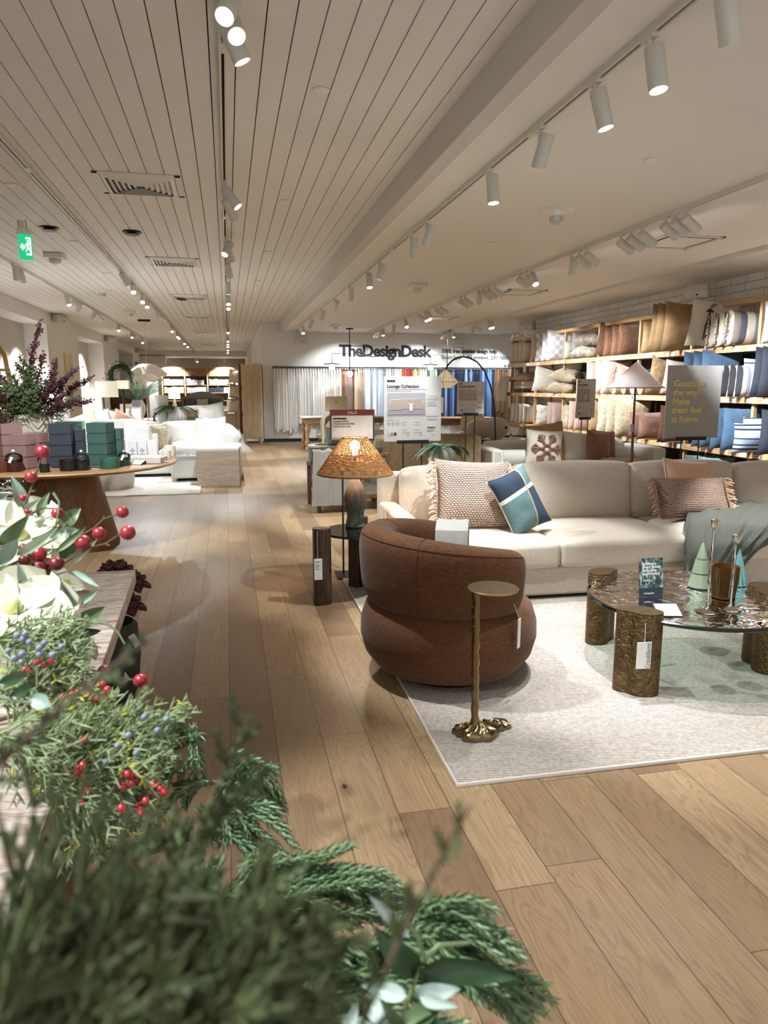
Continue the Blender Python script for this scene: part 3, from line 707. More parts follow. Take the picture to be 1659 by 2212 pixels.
for i,(px,dz) in enumerate(((1330,0),(1352,0),(1372,0),(1388,0))):
    Y=ax(px,860,5.85).y
    m=MB().tube([(5.80,Y,ROWZ[1]+.085),(5.9,Y,ROWZ[1]+.085),(6.16,Y,ROWZ[1]+.085)],[.075,.082,.08],12)
    single(m,'rolled_throw',FURB if i%2 else FURC,'rolled fur throw under the cone lampshade, second shelf, %s from the fabric wall'%ordi(i),'throw','rolled fur throws')
folded('throw','grey striped folded throw on the lowest shelf behind the walnut console',(6.0,14.0,ROWZ[3]+.005),(.36,.8,.22),MUD,n=4)
single(MB().box((6.0,14.2,ROWZ[3]+.36),(.3,.5,.16)),'storage_box',WHT2,'white box on the striped throw, lowest shelf','box',bev=.01)
def knit_ball(px,l,mt,r=.2):
    m=MB(); c=Vector((5.95,ax(px,1020,5.9).y,ROWZ[3]+r+.004)); rr=random.Random(px)
    for i in range(26):
        w=rr.uniform(0,6.28); u=rr.uniform(-.9,.9); q=math.sqrt(1-u*u)
        m.ball(c+Vector((q*math.cos(w)*r*.75,q*math.sin(w)*r*.9,u*r*.75)),r*.3,8,6)
    m.ball(c,r*.82,12,8)
    single(m,'knit_pillow',mt,l,'pillow')
knit_ball(1652,'navy chunky knit pillow on the lowest shelf',mat('navy_knit','#1d2c55',.95,bump=.8,bs=90),.24)
knit_ball(1402,'dark brown chunky fur pillow on the lowest shelf behind the white sofa',mat('dark_fur','#4a3326',1,bump=1,bs=90),.2)
for i,px in enumerate((1482,1497,1512,1524)): row(3,[px],mat('sea_glass','#8fa9ad',.9),'pale blue pillow at the foot of the shelf',.4,.40,.13,x=5.9,lab='pale blue pillow on the lowest shelf behind the gold lettered sign, %s one'%ordi(i))
# decorations that belong to two pillows
def on_pillow(name_part,child): pass
def deer(parent):
    m=MB(); y=-.086
    def bx(x0,x1,z0,z1,yy=y): m.b2(x0,x1,yy-.003,yy+.003,z0,z1)
    m.add([(x,y-.004,z) for x,z in((-.10,.26),(.05,.27),(.06,.35),(-.02,.36),(-.045,.44),(-.085,.46),(-.125,.43),(-.115,.42),(-.085,.42))],[tuple(range(9))])
    for x in(-.095,-.07,.02,.05): m.add([(x-.008,y-.002,.27),(x+.008,y-.002,.27),(x+.006,y+.012,.09),(x-.006,y+.012,.09)],[(0,1,2,3)])
    m.tube([(-.08,y-.003,.455),(-.05,y+.004,.49),(-.01,y+.014,.515)],.005,5)
    for a in(.25,.5,.75): 
        p=Vector((-.08,y,.455)).lerp(Vector((-.01,y+.014,.515)),a); m.tube([p,p+Vector((-.02,0,.03))],.004,5)
    m.build('reindeer_print',INK,parent)
for o in list(bpy.data.objects):
    l_=o.get('label','')
    if l_.startswith('white pillow with a black reindeer'): deer(o)
    if l_.startswith('grey plaid pillow with fringe'):
        rq=random.Random(3); fringe_mb((-.305,0,.03),(-.305,0,.37),22,.035,(-1,-.3,0),rq,.005,.6).build('fringe',mat('plaid_fringe','#c9c0b4',.95),o)
    if l_.startswith('tan tasselled pillow'):
        rq=random.Random(4); fringe_mb((-.225,0,.03),(-.225,0,.39),18,.04,(-1,-.3,0),rq,.006,.6).build('fringe',mat('tassel_tan','#b59a82',.95),o)
def snow(parent,s,y,zc,mt):
    m=MB()
    for k in range(6):
        a=k*PI/3; d=Vector((math.cos(a),0,math.sin(a)))
        def pt(r,off=0): return Vector((d.x*r-d.z*off,y+ (r/s)**2*.045*s*4,zc+d.z*r+d.x*off))
        m.tube([pt(s*.22),pt(s*.6),pt(s*.98)],[s*.075]*3,6)
        for q in(-1,1): m.tube([pt(s*.5),pt(s*.78,q*s*.26)],s*.065,6); m.tube([pt(s*.72),pt(s*.9,q*s*.17)],s*.055,6)
        b=a+PI/3; m.tube([pt(s*.25),Vector((math.cos(b)*s*.25,y+.01,zc+math.sin(b)*s*.25))],s*.07,6)
    m.build('snowflake_print',mt,parent)
for o in list(bpy.data.objects):
    if o.get('label','').startswith('small snowflake pillow'): snow(o,.12,-.062,.15,RUSTV)
# ================= fabric wall, desks, chandeliers, posters
BRONZE=mat('dark_bronze','#3a2620',.4,.6)
# lettering
sg=thing('wall_sign','large black lettering high on the white fabric wall','sign',(0,0,0))
text('headline','TheDesignDesk',.40,INK,sg,(2.84,YD-.012,2.175),(PI/2,0,0),.010,bold=.013,sp=.93,width=2.46)
sg2=thing('wall_sign','smaller two line black lettering beside the big wall headline','sign',(0,0,0))
text('lettering_text','100% free interior design help',.155,INK,sg2,(5.56,YD-.008,2.275),(PI/2,0,0),.006,bold=.004,sp=.95,width=1.52)
text('lettering_text','Room layouts, 3D previews, 200+ fabrics',.155,mat('thin_ink','#55545a',.8),sg2,(5.56,YD-.008,2.115),(PI/2,0,0),.006,sp=.95,width=1.93)
# fabric rod and lengths
rod=thing('fabric_rod','long black rail with rings holding the fabric lengths','rail',(0,0,0))
MB().b2(1.13,8.0,18.50,18.56,1.84,1.90).build('rail',BLACK,rod,bev=.004)
MB().cyl((1.13,18.44,1.885),(8.0,18.44,1.885),.012,n=8).build('bar',BLACK,rod)
for x in(1.2,3.5,5.8,7.9): MB().b2(x-.012,x+.012,18.44,18.5,1.87,1.9).build('bracket',BLACK,rod)
BAND=[(712,'white',['#e3e2df','#d9d7d2','#e6e4dd','#cfcdc8']),(728,'cream',['#e2d6b8','#d8d3c8','#ded0b6']),(736,'pale grey',['#b9b7b8','#d7d5d3']),(745,'rust orange',['#b3501f','#8d4d27']),(790,'brown and sand',['#cbb489','#8d7a70','#d9cfbd','#4d3126','#a7927a','#dcd6c8']),(832,'grey blue',['#8d939f','#a9adb5','#767d8b','#c3c5c9']),(868,'silver grey',['#c6c6c6','#9ea0a4','#d8d8d6']),(880,'orange',['#c1692b','#b4512a']),(892,'red',['#8e1c22','#a4302f']),(915,'straw',['#d7c48f','#e0d8c2','#8f8b62']),(945,'green',['#8fa58c','#6f8f7e','#b5c4ad','#3f5a4b']),(1068,'blue',['#2d3f63','#4a6ea8','#1b2338','#6f95c9','#24304d','#8fa9cf','#3a5488']),(1200,'brown linen',['#8f6d4c','#a5845f','#6d4d33','#7f5f43'])]
cnt={}
xs=1.17; i=0
while xs<7.95:
    px=None
    # image column of this length, to pick its colour family
    d=Vector((xs,18.44,.6)); px=CX+F*(d.dot(Vector(_R)))/(d.dot(Vector(_F)))
    for lim,fam,cols in BAND:
        if px<lim: break
    rr=random.Random(i*3+1)
    k=cnt.get(fam,0); cnt[fam]=k+1
    hx=cols[rr.randrange(len(cols))]
    wdt=rr.uniform(.034,.046); zb=rr.uniform(.24,.36) if px<645 else rr.uniform(.4,.62)
    if fam=='brown linen': zb=rr.uniform(.5,.9)
    m=MB(); n=12; kk=9; ph=rr.uniform(0,6); flare=rr.uniform(.0,.035) if px<645 else .01; sway=rr.uniform(-.07,.04) if px<645 else rr.uniform(-.01,.01)
    prof=[]
    for a in range(kk):
        f=a/(kk-1); z=1.845-(1.845-zb)*f
        for j in range(n):
            w=2*PI*j/n
            rx=(wdt*(.55+.45*min(1,f*4))+flare*f)*(1+.25*math.sin(3*w+ph)); ry=.02+.016*math.sin(5*w+ph*2)*min(1,f*3)
            zz=z+(.07*math.cos(w+ph) if a==kk-1 and px<700 else 0)
            prof.append((xs+sway*f*f+rx*math.cos(w),18.435+ry*math.sin(w)-.012*f,zz))
    fs=[(a*n+j,a*n+(j+1)%n,(a+1)*n+(j+1)%n,(a+1)*n+j) for a in range(kk-1) for j in range(n)]
    fs+=[tuple(reversed(range(n))),tuple((kk-1)*n+j for j in range(n))]
    m.add(prof,fs)
    mt=mat('swatch'+hx,hx,.92,bump=.2,bs=120,sheen=.2)
    t=thing('hanging_fabric','%s fabric length on the wall rail, %s of the %s ones'%(fam,ordi(k),fam),'fabric',(0,0,0),group='%s fabric lengths'%fam)
    m.build('cloth',mt,t,ang=80)
    MB().tube([(xs+.02*math.cos(q*PI/4),18.44,1.868+.03*math.sin(q*PI/4)) for q in range(8)],.0045,5,closed=True).build('ring',WHT2,t)
    xs+=.069; i+=1
# chandeliers
GLOBE=glow('globe_glow','#fff4e2',6.0)
def chandelier(p,label):
    t=thing('chandelier',label,'chandelier',p,group='bronze disc chandeliers')
    MB().lathe([(.09,0),(.09,-.03),(.001,-.032)],20,cap=False).build('canopy',BRONZE,t)
    MB().cyl((0,0,-.03),(0,0,-1.0),.011,n=8).build('stem',BRONZE,t)
    for (dx,za,zd) in((.42,-.415,-.65),(-.43,-.59,-.83),(0,None,-.985)):
        if za is not None: MB().tube([(0,0,za),(dx,0,za),(dx,0,zd)],.009,6).build('arm',BRONZE,t)
        MB().lathe([(.001,.02),(.03,.02),(.205,.0),(.205,-.012),(.03,-.014),(.001,-.014)],28,(dx,0,zd),cap=False).build('disc',BRONZE,t)
        MB().ball((dx,0,zd-.075),.068,16,10).build('globe',GLOBE,t)
    return t
c1=chandelier(az(755,709,ZD),'bronze chandelier with disc arms before the big wall headline')
dup(c1,'bronze chandelier with disc arms before the smaller wall lettering',az(967,713,ZD))
for nm,px,py in(('a',755,709),('b',967,713)):
    pass
# desks
def trestle_desk(label,x0,x1,y0,y1,z,topm,legm):
    t=thing('desk',label,'desk',((x0+x1)/2,(y0+y1)/2,0)); hx,hy=(x1-x0)/2,(y1-y0)/2
    MB().b2(-hx,hx,-hy,hy,z-.035,z).build('desk_top',topm,t,bev=.008)
    MB().b2(-hx+.08,hx-.08,-hy+.06,hy-.06,z-.15,z-.035).build('apron',legm,t,bev=.004)
    for a in(-1,1):
        for b in(-1,1):
            prof=[(.035,0),(.045,.02),(.05,.07),(.035,.10),(.05,.14),(.06,.2),(.04,.26),(.045,.42),(.058,.5),(.04,.54),(.052,.57),(.052,z-.15)]
            MB().lathe(prof,16,(a*(hx-.12),b*(hy-.10),0)).build('leg',legm,t)
    return t
OLDOAK=wood('aged_oak','#a5825c','#7d5d3d',1,'X')
trestle_desk('long oak desk with white top and turned legs before the white fabrics',1.55,3.75,15.6,16.5,.755,mat('white_stone_top','#d9d3c8',.3),OLDOAK)
trestle_desk('oak desk with rounded ends before the blue fabrics',4.1,5.72,14.7,15.6,.73,wood('desk_oak','#b08a60','#8d6a45',1,'X'),OLDOAK)
def computer(p,rz,label):
    t=thing('desktop_computer',label,'computer',p,rz,group='desktop computers')
    AL=mat('champagne_metal','#cdb79a',.4,.3)
    MB().b2(-.25,.25,-.012,.012,.10,.43).build('monitor',AL,t,bev=.008)
    MB().b2(-.24,.24,.012,.014,.115,.42).build('screen',BLACK,t)
    MB().add([(-.07,.01,.12),(.07,.01,.12),(.09,.05,.006),(-.09,.05,.006),(-.07,.0,.12),(.07,.0,.12),(.09,.035,.006),(-.09,.035,.006)],[(0,1,2,3),(7,6,5,4),(0,4,5,1),(3,2,6,7),(0,3,7,4),(1,5,6,2)]).build('stand',AL,t)
    MB().b2(-.1,.1,-.05,.09,0,.007).build('foot',AL,t,bev=.002)
    a=MB(); 
    a.add([(math.cos(w)*.026*(1-.12*math.cos(2*w)),-.0135,.30+math.sin(w)*.028) for w in[q*PI/10 for q in range(20)]],[tuple(reversed(range(20)))])
    a.add([(.004,-.0135,.332),(.016,-.0135,.347),(.012,-.0135,.335)],[(0,1,2)])
    a.build('emblem',mat('emblem_grey','#8d7f6c',.4),t)
computer((2.35,15.95,.757),.06,'desktop computer seen from behind on the white topped desk')
computer((4.42,15.2,.732),.5,'desktop computer half hidden by the small poster on the oak desk')
# cream desk chairs with rounded backs
CFAB=mat('oat_fabric','#c3b49d',.92,var=.12,vs=60,bump=.3,bs=500)
def desk_chair(p,rz,label,group=None):
    t=thing('desk_chair',label,'chair',p,rz,group)
    cushion_mb((0,0,.43),(.48,.46,.09),(.01,.01,.02)).build('seat',CFAB,t,bev=.035,seg=3)
    def bk(a,b):
        th=(a-.5)*2.1; r=.27; z=.50+.34*b*(1-.35*abs(2*a-1)**3)
        return (r*math.sin(th),.06-r*math.cos(th)*.85,z)
    m=MB()
    def both(a,b):
        s=2*PI*b; th=(a-.5)*2.2; rr_=.25+.032*math.cos(s); h=.19*(1-.25*abs(2*a-1)**2); return (rr_*math.sin(th),.05-rr_*math.cos(th)*.9,.66+h*math.sin(s))
    m.grid(both,17,16,False,True)
    m.f.append(tuple(range(16))); m.f.append(tuple(16*16+j for j in reversed(range(16))))
    m.build('backrest',CFAB,t)
    for a in(-1,1):
        for b in(-1,1): MB().cyl((a*.19,b*.17,.4),(a*.22,b*.2,0),.022,.015,10).build('leg',OLDOAK,t)
    return t
desk_chair((4.85,13.9,0),2.9,'cream desk chair with rounded back at the oak desk')
desk_chair((3.75,14.6,0),2.6,'cream desk chair half hidden behind the large poster')
dc=desk_chair((1.98,14.1,0),.2,'cream desk chair under the fringed throw at the white topped desk')
m=drape_mb([(1.78,13.72,.06),(1.77,13.78,.3),(1.76,13.80,.6),(1.79,13.81,.8),(1.87,13.80,.89),(1.98,13.80,.92),(2.1,13.80,.89),(2.18,13.80,.8),(2.2,13.80,.62)],.22,.03,.01,seed=4,axis=(0,1,0))
single(m,'throw',mat('oat_knit','#cbbfa9',.95,bump=.6,bs=90),'cream knitted throw over the chair at the white topped desk','throw')
MB().b2(-.03,.03,-.33,-.325,.63,.80).build('hang_tag',TAG,dc)
# posters on easels
PB=mat('poster_board','#b9b6b1',.7); PH=mat('photo_grey','#98959c',.7); PS=mat('photo_sofa','#a08f80',.7); LINE=mat('fine_print','#7c7a78',.8)
def easel(label,c,w,h,rz,floor_z=0,stand=True,nm='poster_easel',bm=None):
    t=thing(nm,label,'poster',(c[0],c[1],0),rz)
    z0=c[2]
    b=MB().b2(-w/2,w/2,-.006,.006,z0,z0+h).build('board',bm or PB,t)
    MB().b2(-w*.28,w*.28,-.02,.016,z0-.022,z0+.012).build('clip',BLACK,t,bev=.002)
    for s in(-1,1): MB().cyl((s*w*.165,0,z0-.02),(s*w*.165,0,.012),.0065,n=8).build('pole',BLACK,t)
    MB().b2(-.17,.17,-.13,.13,0,.012).build('foot_plate',BLACK,t,bev=.003)
    return t,b
def poster_art(t,b,w,h,z0,title,sofa):
    y=-.0075
    X=lambda f:-w/2+w*f
    Z=lambda f:z0+h*(1-f)
    e=MB().b2(X(.05),X(.19),y,y+.002,Z(.085),Z(.055)).build('header_block',INK,b)
    text('title',title,h*.062,INK,b,(X(.05),y,Z(.17)),(PI/2,0,0),.0004,bold=.0012,width=w*(.55 if len(title)<18 else .6))
    l=MB()
    l.b2(X(.05),X(.74),y+.001,y+.002,Z(.202),Z(.195)).b2(X(.05),X(.48),y+.001,y+.002,Z(.228),Z(.221))
    for f in(.30,.33,.345,.36,.385,.40,.415,.43,.445,.455): l.b2(X(.75),X(.88+.07*R.random()),y+.001,y+.002,Z(f+.004),Z(f))
    for f in(.622,.66,.672,.72): l.b2(X(.05),X(.12+.2*R.random()),y+.001,y+.002,Z(f+.004),Z(f))
    for f in(.61,.62,.655,.665,.675,.80,.81,.83,.84,.85): l.b2(X(.75),X(.86+.09*R.random()),y+.001,y+.002,Z(f+.004),Z(f))
    l.b2(X(.05),X(.92),y+.001,y+.002,Z(.611),Z(.608)).b2(X(.83),X(.88),y+.001,y+.002,Z(.91),Z(.90))
    l.build('fine_print',LINE,b)
    ph=MB().b2(X(.055),X(.72),y-.001,y+.002,Z(.585),Z(.25)).build('photo',PH,b)
    s=MB()
    s.b2(X(.055),X(.72),y-.0018,y,Z(.585),Z(.52)); s.build('photo_floor',mat('photo_rug','#8d8790',.7),ph)
    s=MB()
    if sofa==0:
        s.b2(X(.09),X(.31),y-.003,y,Z(.515),Z(.44)).b2(X(.31),X(.69),y-.003,y,Z(.50),Z(.42)).b2(X(.32),X(.48),y-.003,y,Z(.42),Z(.34)).b2(X(.49),X(.64),y-.003,y,Z(.42),Z(.34)).b2(X(.12),X(.30),y-.003,y,Z(.44),Z(.35)).b2(X(.65),X(.69),y-.0032,y,Z(.50),Z(.39)).b2(X(.09),X(.13),y-.0032,y,Z(.45),Z(.385))
    else:
        s.b2(X(.12),X(.66),y-.003,y,Z(.52),Z(.42)).b2(X(.18),X(.60),y-.0025,y,Z(.42),Z(.36)).b2(X(.12),X(.2),y-.0032,y,Z(.52),Z(.37)).b2(X(.58),X(.66),y-.0032,y,Z(.52),Z(.37))
    s.build('pictured_sofa',PS,ph,bev=.002)
    s=MB()
    if sofa==0: s.b2(X(.445),X(.49),y-.0045,y,Z(.525),Z(.42)).b2(X(.42),X(.52),y-.0045,y,Z(.425),Z(.415)); s.build('pictured_table',TAG,ph)
    g=MB()
    def outl(x0,x1,z0_,z1_):
        q=.003*w/.58
        for a in((x0,x1,z0_,z0_),(x0,x1,z1_,z1_)): g.b2(X(x0),X(x1),y+.001,y+.002,Z(a[2])-q/2,Z(a[2])+q/2)
        for a in(x0,x1,(x0+x1)/2): g.b2(X(a)-q/2,X(a)+q/2,y+.001,y+.002,Z(z1_),Z(z0_))
    for x,z,ww in((.06,.70,.04),(.14,.70,.04),(.22,.70,.04),(.32,.70,.07),(.52,.70,.11),(.32,.82,.08),(.40,.86,.04),(.52,.82,.1),(.62,.86,.04)): outl(x,x+ww,z,z+.05)
    g.build('diagram',LINE,b)
    for k,(x,cc) in enumerate(((.06,'#b5a99b'),(.115,'#85807f'),(.17,'#1f2430'))): MB().b2(X(x),X(x+.045),y,y+.002,Z(.905),Z(.86)).build('colour_chip',mat('chip%d'%k,cc,.8),b)
    text('footer','TheDesignDesk',h*.02,INK,b,(X(.75),y,Z(.79)),(PI/2,0,0),.0003,bold=.0006,width=w*.15)
P1=ay(891,953,6.6); w1=.555; h1=.605
t,b=easel('large sofa poster on a black easel behind the beige sofa',(P1.x,6.6,P1.z),w1,h1,-.0)
poster_art(t,b,w1,h1,P1.z,'Lounge Collection',0)
P2=ay(1016,894,7.9); t,b=easel('small sofa poster on a black easel before the tan sofa',(P2.x,7.9,P2.z),.325,.365,0)
poster_art(t,b,.325,.365,P2.z,'Contour Collection',1)
P3=ay(1263,903,9.4); t,b=easel('sideways turned sofa poster on an easel before the fur pillows',(P3.x,9.4,P3.z),.38,.545,.35)
poster_art(t,b,.38,.545,P3.z,'Axis Collection',0)
P4=ay(1491,946,6.4); t,b=easel('grey easel sign with gold lettering about guests behind the beige sofa',(P4.x,6.4,P4.z),.585,.715,-.05,nm='sign_easel',bm=mat('sign_grey_board','#9a9793',.7))
GOLDL=mat('gold_foil','#f0d98c',.3,.75)
for i,s in enumerate(('Guests on','the way?','Make','them feel','at home.')):
    text('gold_line',s,.089,GOLDL,b,(-.225,-.008,P4.z+.715-.205-i*.0875),(PI/2,0,0),.0008,bold=.0020,sp=.95)
P5=ay(761,952,5.15); t=thing('sale_sign','black framed sale sign with dark red header behind the wicker lamp','sign',(P5.x+.0,5.15,0),-.02)
z0=P5.z; w,h=.325,.225
MB().b2(-w/2,w/2,-.008,.008,z0,z0+h).build('frame',BLACK,t,bev=.003)
MB().b2(-w/2+.012,w/2-.012,-.011,-.007,z0+.014,z0+h-.04).build('card',PB,t)
MB().b2(-w/2,w/2,-.012,-.006,z0+h-.043,z0+h).build('header',mat('sale_red','#5e1a20',.6),t)
RED2=mat('sale_text','#d8c5c2',.7)
text('sale_word','SALE',.028,RED2,t,(0,-.0125,z0+h-.031),(PI/2,0,0),.0003,align='CENTER',sp=1.15)
MB().b2(-w/2+.022,-w/2+.12,-.0125,-.010,z0+.155,z0+.166).build('header_block',INK,t)
for i,(s,sz,zz) in enumerate((('Lounge 2-Piece',.018,.136),('Chaise Sectional Sofa',.018,.118),('$5,049.00  Sale $3,149.00',.012,.100),('Save up to 15% off',.013,.018))): text('sign_line',s,sz,INK,t,(-w/2+.024,-.0125,z0+zz),(PI/2,0,0),.0003,bold=.0004)
for dx in(-.072,.064): MB().cyl((dx,.012,z0+.02),(dx,.012,.012),.007,n=8).build('pole',BLACK,t)
MB().b2(-.13,.12,-.11,.12,0,.012).build('foot_plate',BLACK,t,bev=.003)
# tan curved sofa seen from behind
TW=weave('tan_tweed','#96805f','#6d5b43',420,mixf=.4)
t=thing('sofa','tan tweed sofa seen from behind, beyond the large poster','sofa',(2.45,9.1,0),-.03)
cushion_mb((0,-.42,.42),(1.36,.2,.76),(.0,.01,.02),(15,5,7)).build('back',TW,t,bev=.05,seg=3)
for s in(-1,1): cushion_mb((s*.6,.0,.35),(.17,.75,.52),(.01,.0,.01)).build('arm',TW,t,bev=.05,seg=3)
cushion_mb((0,.02,.28),(1.04,.75,.3),(.0,.01,.02)).build('seat',TW,t,bev=.05,seg=3)
for s in(-1,1):
    for q in(-.35,.35): MB().cyl((s*.55,q,.0),(s*.55,q,.12),.025,.03,10).build('leg',BRONZE,t)
pillow('throw_pillow','white fluffy pillow on the tan tweed sofa',(1.95,8.95,.43),.45,.45,.2,FURW,rot=(.25,0,2.9),seed=31,fur=.012)
# walnut console with two fluffy pillows and the arc lamp
WAL=wood('walnut','#6d4a2e','#43291a',1,'Z')
t=thing('console_table','walnut console with bulbous turned legs holding two fluffy pillows','console table',(3.83,10.2,0))
MB().b2(-.36,.36,-.22,.22,.585,.625).build('console_top',wood('walnut_x','#5e3f28','#3a2316',1,'X'),t,bev=.006)
for a in(-.2,.22): MB().lathe([(.10,0),(.09,.08),(.06,.16),(.075,.26),(.095,.36),(.06,.44),(.07,.5),(.11,.584)],20,(a,0,0)).build('leg',WAL,t)
FLG=mat('grey_beige_fluff','#b5a898',1,var=.3,vs=20,bump=.9,bs=90,sheen=.4,bd=.01)
for i,(px,py,r,l) in enumerate(((1036,930,.20,'one nearer the oak desk chair'),(1069,936,.21,'one with a dark tag'))):
    p=ay(px,py,10.1-.05*i); m=MB(); m.ball((0,0,0),r,24,16,(1,.8,.78))
    m.v=[tuple(Vector(v)*(1+.05*noise.noise(Vector(v)*9))) for v in m.v]
    o=single(m,'floor_pillow',FLG,'round fluffy grey beige pillow on the walnut console, '+l,'pillow','fluffy round pillows',loc=(p.x,p.y-.03*i,.627+r*.78))
    if i: MB().box((.1,-.155,.02),(.035,.01,.04),rz=.3).build('tag',INK,o)
AF=ay(1066,1003,9.2)
t=thing('arc_floor_lamp','black arc floor lamp with faceted linen shade before the blue fabrics','floor lamp',(AF.x,9.2,0))
m=MB().add([(-.17,-.012,.30),(.005,-.012,.30),(.02,-.012,.72),(-.17,.012,.30),(.005,.012,.30),(.02,.012,.72)],[(0,1,2),(5,4,3),(0,3,4,1),(1,4,5,2),(2,5,3,0)])
m.b2(-.2,.06,-.14,.14,0,.02); m.add([(-.19,-.012,.02),(.03,-.012,.02),(.005,-.012,.30),(-.17,-.012,.30),(-.19,.012,.02),(.03,.012,.02),(.005,.012,.30),(-.17,.012,.30)],[(0,1,2,3),(7,6,5,4),(0,4,5,1),(1,5,6,2),(3,7,4,0)])
m.build('wedge_base',BLACK,t)
arc=[ay(px,py,9.2)-Vector((AF.x,9.2,0)) for px,py in((1070,948),(1069,900),(1067,870),(1060,835),(1047,802),(1031,782),(1012,772),(994,771),(978,778),(967,789),(963,799))]
MB().tube(arc,.011,8).build('arc_pole',BLACK,t)
S=ay(963,799,9.2)-Vector((AF.x,9.2,0))
LIN=glow('linen_shade','#d3bf9d',.25)
m=MB(); k=6
m.lathe([(.02,0),(.175,-.155),(.08,-.235)],k,tuple(S),cap=True); m.build('shade',LIN,t,ang=5)
f=MB()
for j in range(k):
    w=2*PI*j/k; c_,s_=math.cos(w),math.sin(w)
    f.tube([S+Vector((.022*c_,.022*s_,0)),S+Vector((.177*c_,.177*s_,-.155)),S+Vector((.082*c_,.082*s_,-.235))],.0035,5)
    w2=2*PI*(j+1)/k; f.tube([S+Vector((.177*c_,.177*s_,-.155)),S+Vector((.177*math.cos(w2),.177*math.sin(w2),-.155))],.0035,5)
f.build('shade_frame',mat('linen_trim','#b59e7c',.8),t)
# white sofa by the shelves with bolster
t=thing('sofa','white sofa with bolsters and snowflake pillow along the pillow shelves','sofa',(4.35,8.75,0),-.06)
cushion_mb((0,.0,.30),(2.1,.95,.16),(.0,.01,.03),(15,7,4)).build('seat',WHITEFAB,t,bev=.05,seg=3)
MB().b2(-1.05,1.05,-.47,.47,.08,.24).build('base',WHITEFAB,t,bev=.03)
for s in(-1,1): cushion_mb((s*1.08,0,.36),(.16,.95,.52),(.01,.0,.015)).build('arm',MAUVE if False else WHITEFAB,t,bev=.06,seg=3)
cushion_mb((0,.42,.42),(2.0,.16,.50),(0,.02,.02),(15,5,7)).build('back',WHITEFAB,t,bev=.06,seg=3)
for s in(-1,1):
    for q in(-.4,.4): MB().cyl((s*1.0,q,0),(s*1.0,q,.09),.025,n=10).build('leg',OLDOAK,t)
m=MB().tube([(-.98,-.42,.5),(-.95,-.42,.5),(-.6,-.42,.5),(-.56,-.42,.5)],[.085,.1,.1,.085],20); m.v=[tuple(v) for v in m.v]
def at_sofa(x,y,z): return Matrix.Rotation(-.06,3,'Z')@Vector((x,y,z))+Vector((4.35,8.75,0))
for lb,x0,x1,yy in(('near the walnut console',-.98,-.42,-.15),('at the shelf end',.42,1.0,.1)):
    m=MB(); c=at_sofa((x0+x1)/2,yy,.5); h=(x1-x0)/2
    m.tube([(-h,0,0),(-h+.01,0,0),(-h+.04,0,0),(h-.04,0,0),(h-.01,0,0),(h,0,0)],[.02,.075,.1,.1,.075,.02],20)
    single(m,'bolster',WHITEFAB,'white round bolster on the white sofa '+lb,'pillow','white bolsters',loc=c,rot=(0,0,-.06))
p=at_sofa(-.42,-.3,.4); o=pillow('throw_pillow','white pillow with a big brown snowflake on the white sofa',p,.5,.46,.16,CREAM,rot=(-.12,.06,-.05),seed=81); snow(o,.2,-.10,.22,RUSTV)
p=at_sofa(-.28,-.12,.4); pillow('throw_pillow','golden fur pillow behind the snowflake pillow',p,.54,.54,.18,mat('gold_fur','#b89a6c',1,var=.4,vs=24,hex2='#8d6f45',bump=1,bs=150,bd=.01),rot=(-.15,-.12,-.05),seed=82,fur=.014)
p=at_sofa(.12,-.1,.4); pillow('throw_pillow','plain white pillow between the fur and rust pillows',p,.5,.42,.2,WHITEFAB,rot=(-.2,.1,-.05),seed=83)
p=at_sofa(.36,-.22,.4); pillow('throw_pillow','rust velvet pillow on the white sofa, front of the pair',p,.44,.44,.15,RUSTV,rot=(-.2,.15,.35),seed=84)
p=at_sofa(.5,-.1,.4); pillow('throw_pillow','rust velvet pillow on the white sofa, behind its twin',p,.44,.44,.15,RUSTV,rot=(-.2,.1,.3),seed=85)
m=drape_mb([at_sofa(.62,-.49,.3),at_sofa(.62,-.5,.42),at_sofa(.62,-.42,.47),at_sofa(.62,-.1,.46)],.5,.03,.006,seed=9,axis=(1,-.06,0)); single(m,'throw',MAUVE,'folded mauve throw over the front of the white sofa','throw')
# cone floor lamp
p=ay(1365,990,7.2); top=ay(1372,782,7.2); l=ay(1317,838,7.2); r_=ay(1427,838,7.2)
t=thing('floor_lamp','floor lamp with pale pink cone shade and walnut pole before the shelves','floor lamp',(p.x,7.2,0))
zz=l.z; rad=(r_.x-l.x)/2; dx=(l.x+r_.x)/2-p.x
MB().lathe([(rad,zz),(.012,top.z),(.001,top.z+.004)],40,(dx,0,0),cap=False).build('shade',mat('pale_pink_shade','#efe2e2',.8,var=.06,vs=3),t)
MB().lathe([(rad*1.0,zz-.004),(rad*1.004,zz+.004),(rad*.99,zz+.008)],40,(dx,0,0),cap=False).build('shade_rim',mat('shade_rim','#8f7f7d',.7),t)
MB().tube([(0,0,.03),(dx*.5,0,zz*.5),(dx,0,zz+.1)],[.022,.016,.01],10).build('pole',WAL,t)
MB().lathe([(.15,0),(.15,.02),(.03,.035),(.001,.035)],24,cap=False).build('foot',WAL,t)
q=ay(1366,925,7.15); MB().box((q.x-p.x,-.04,q.z),(.045,.004,.085)).build('price_tag',mat('tag_grey','#b9b9bd',.7),t)
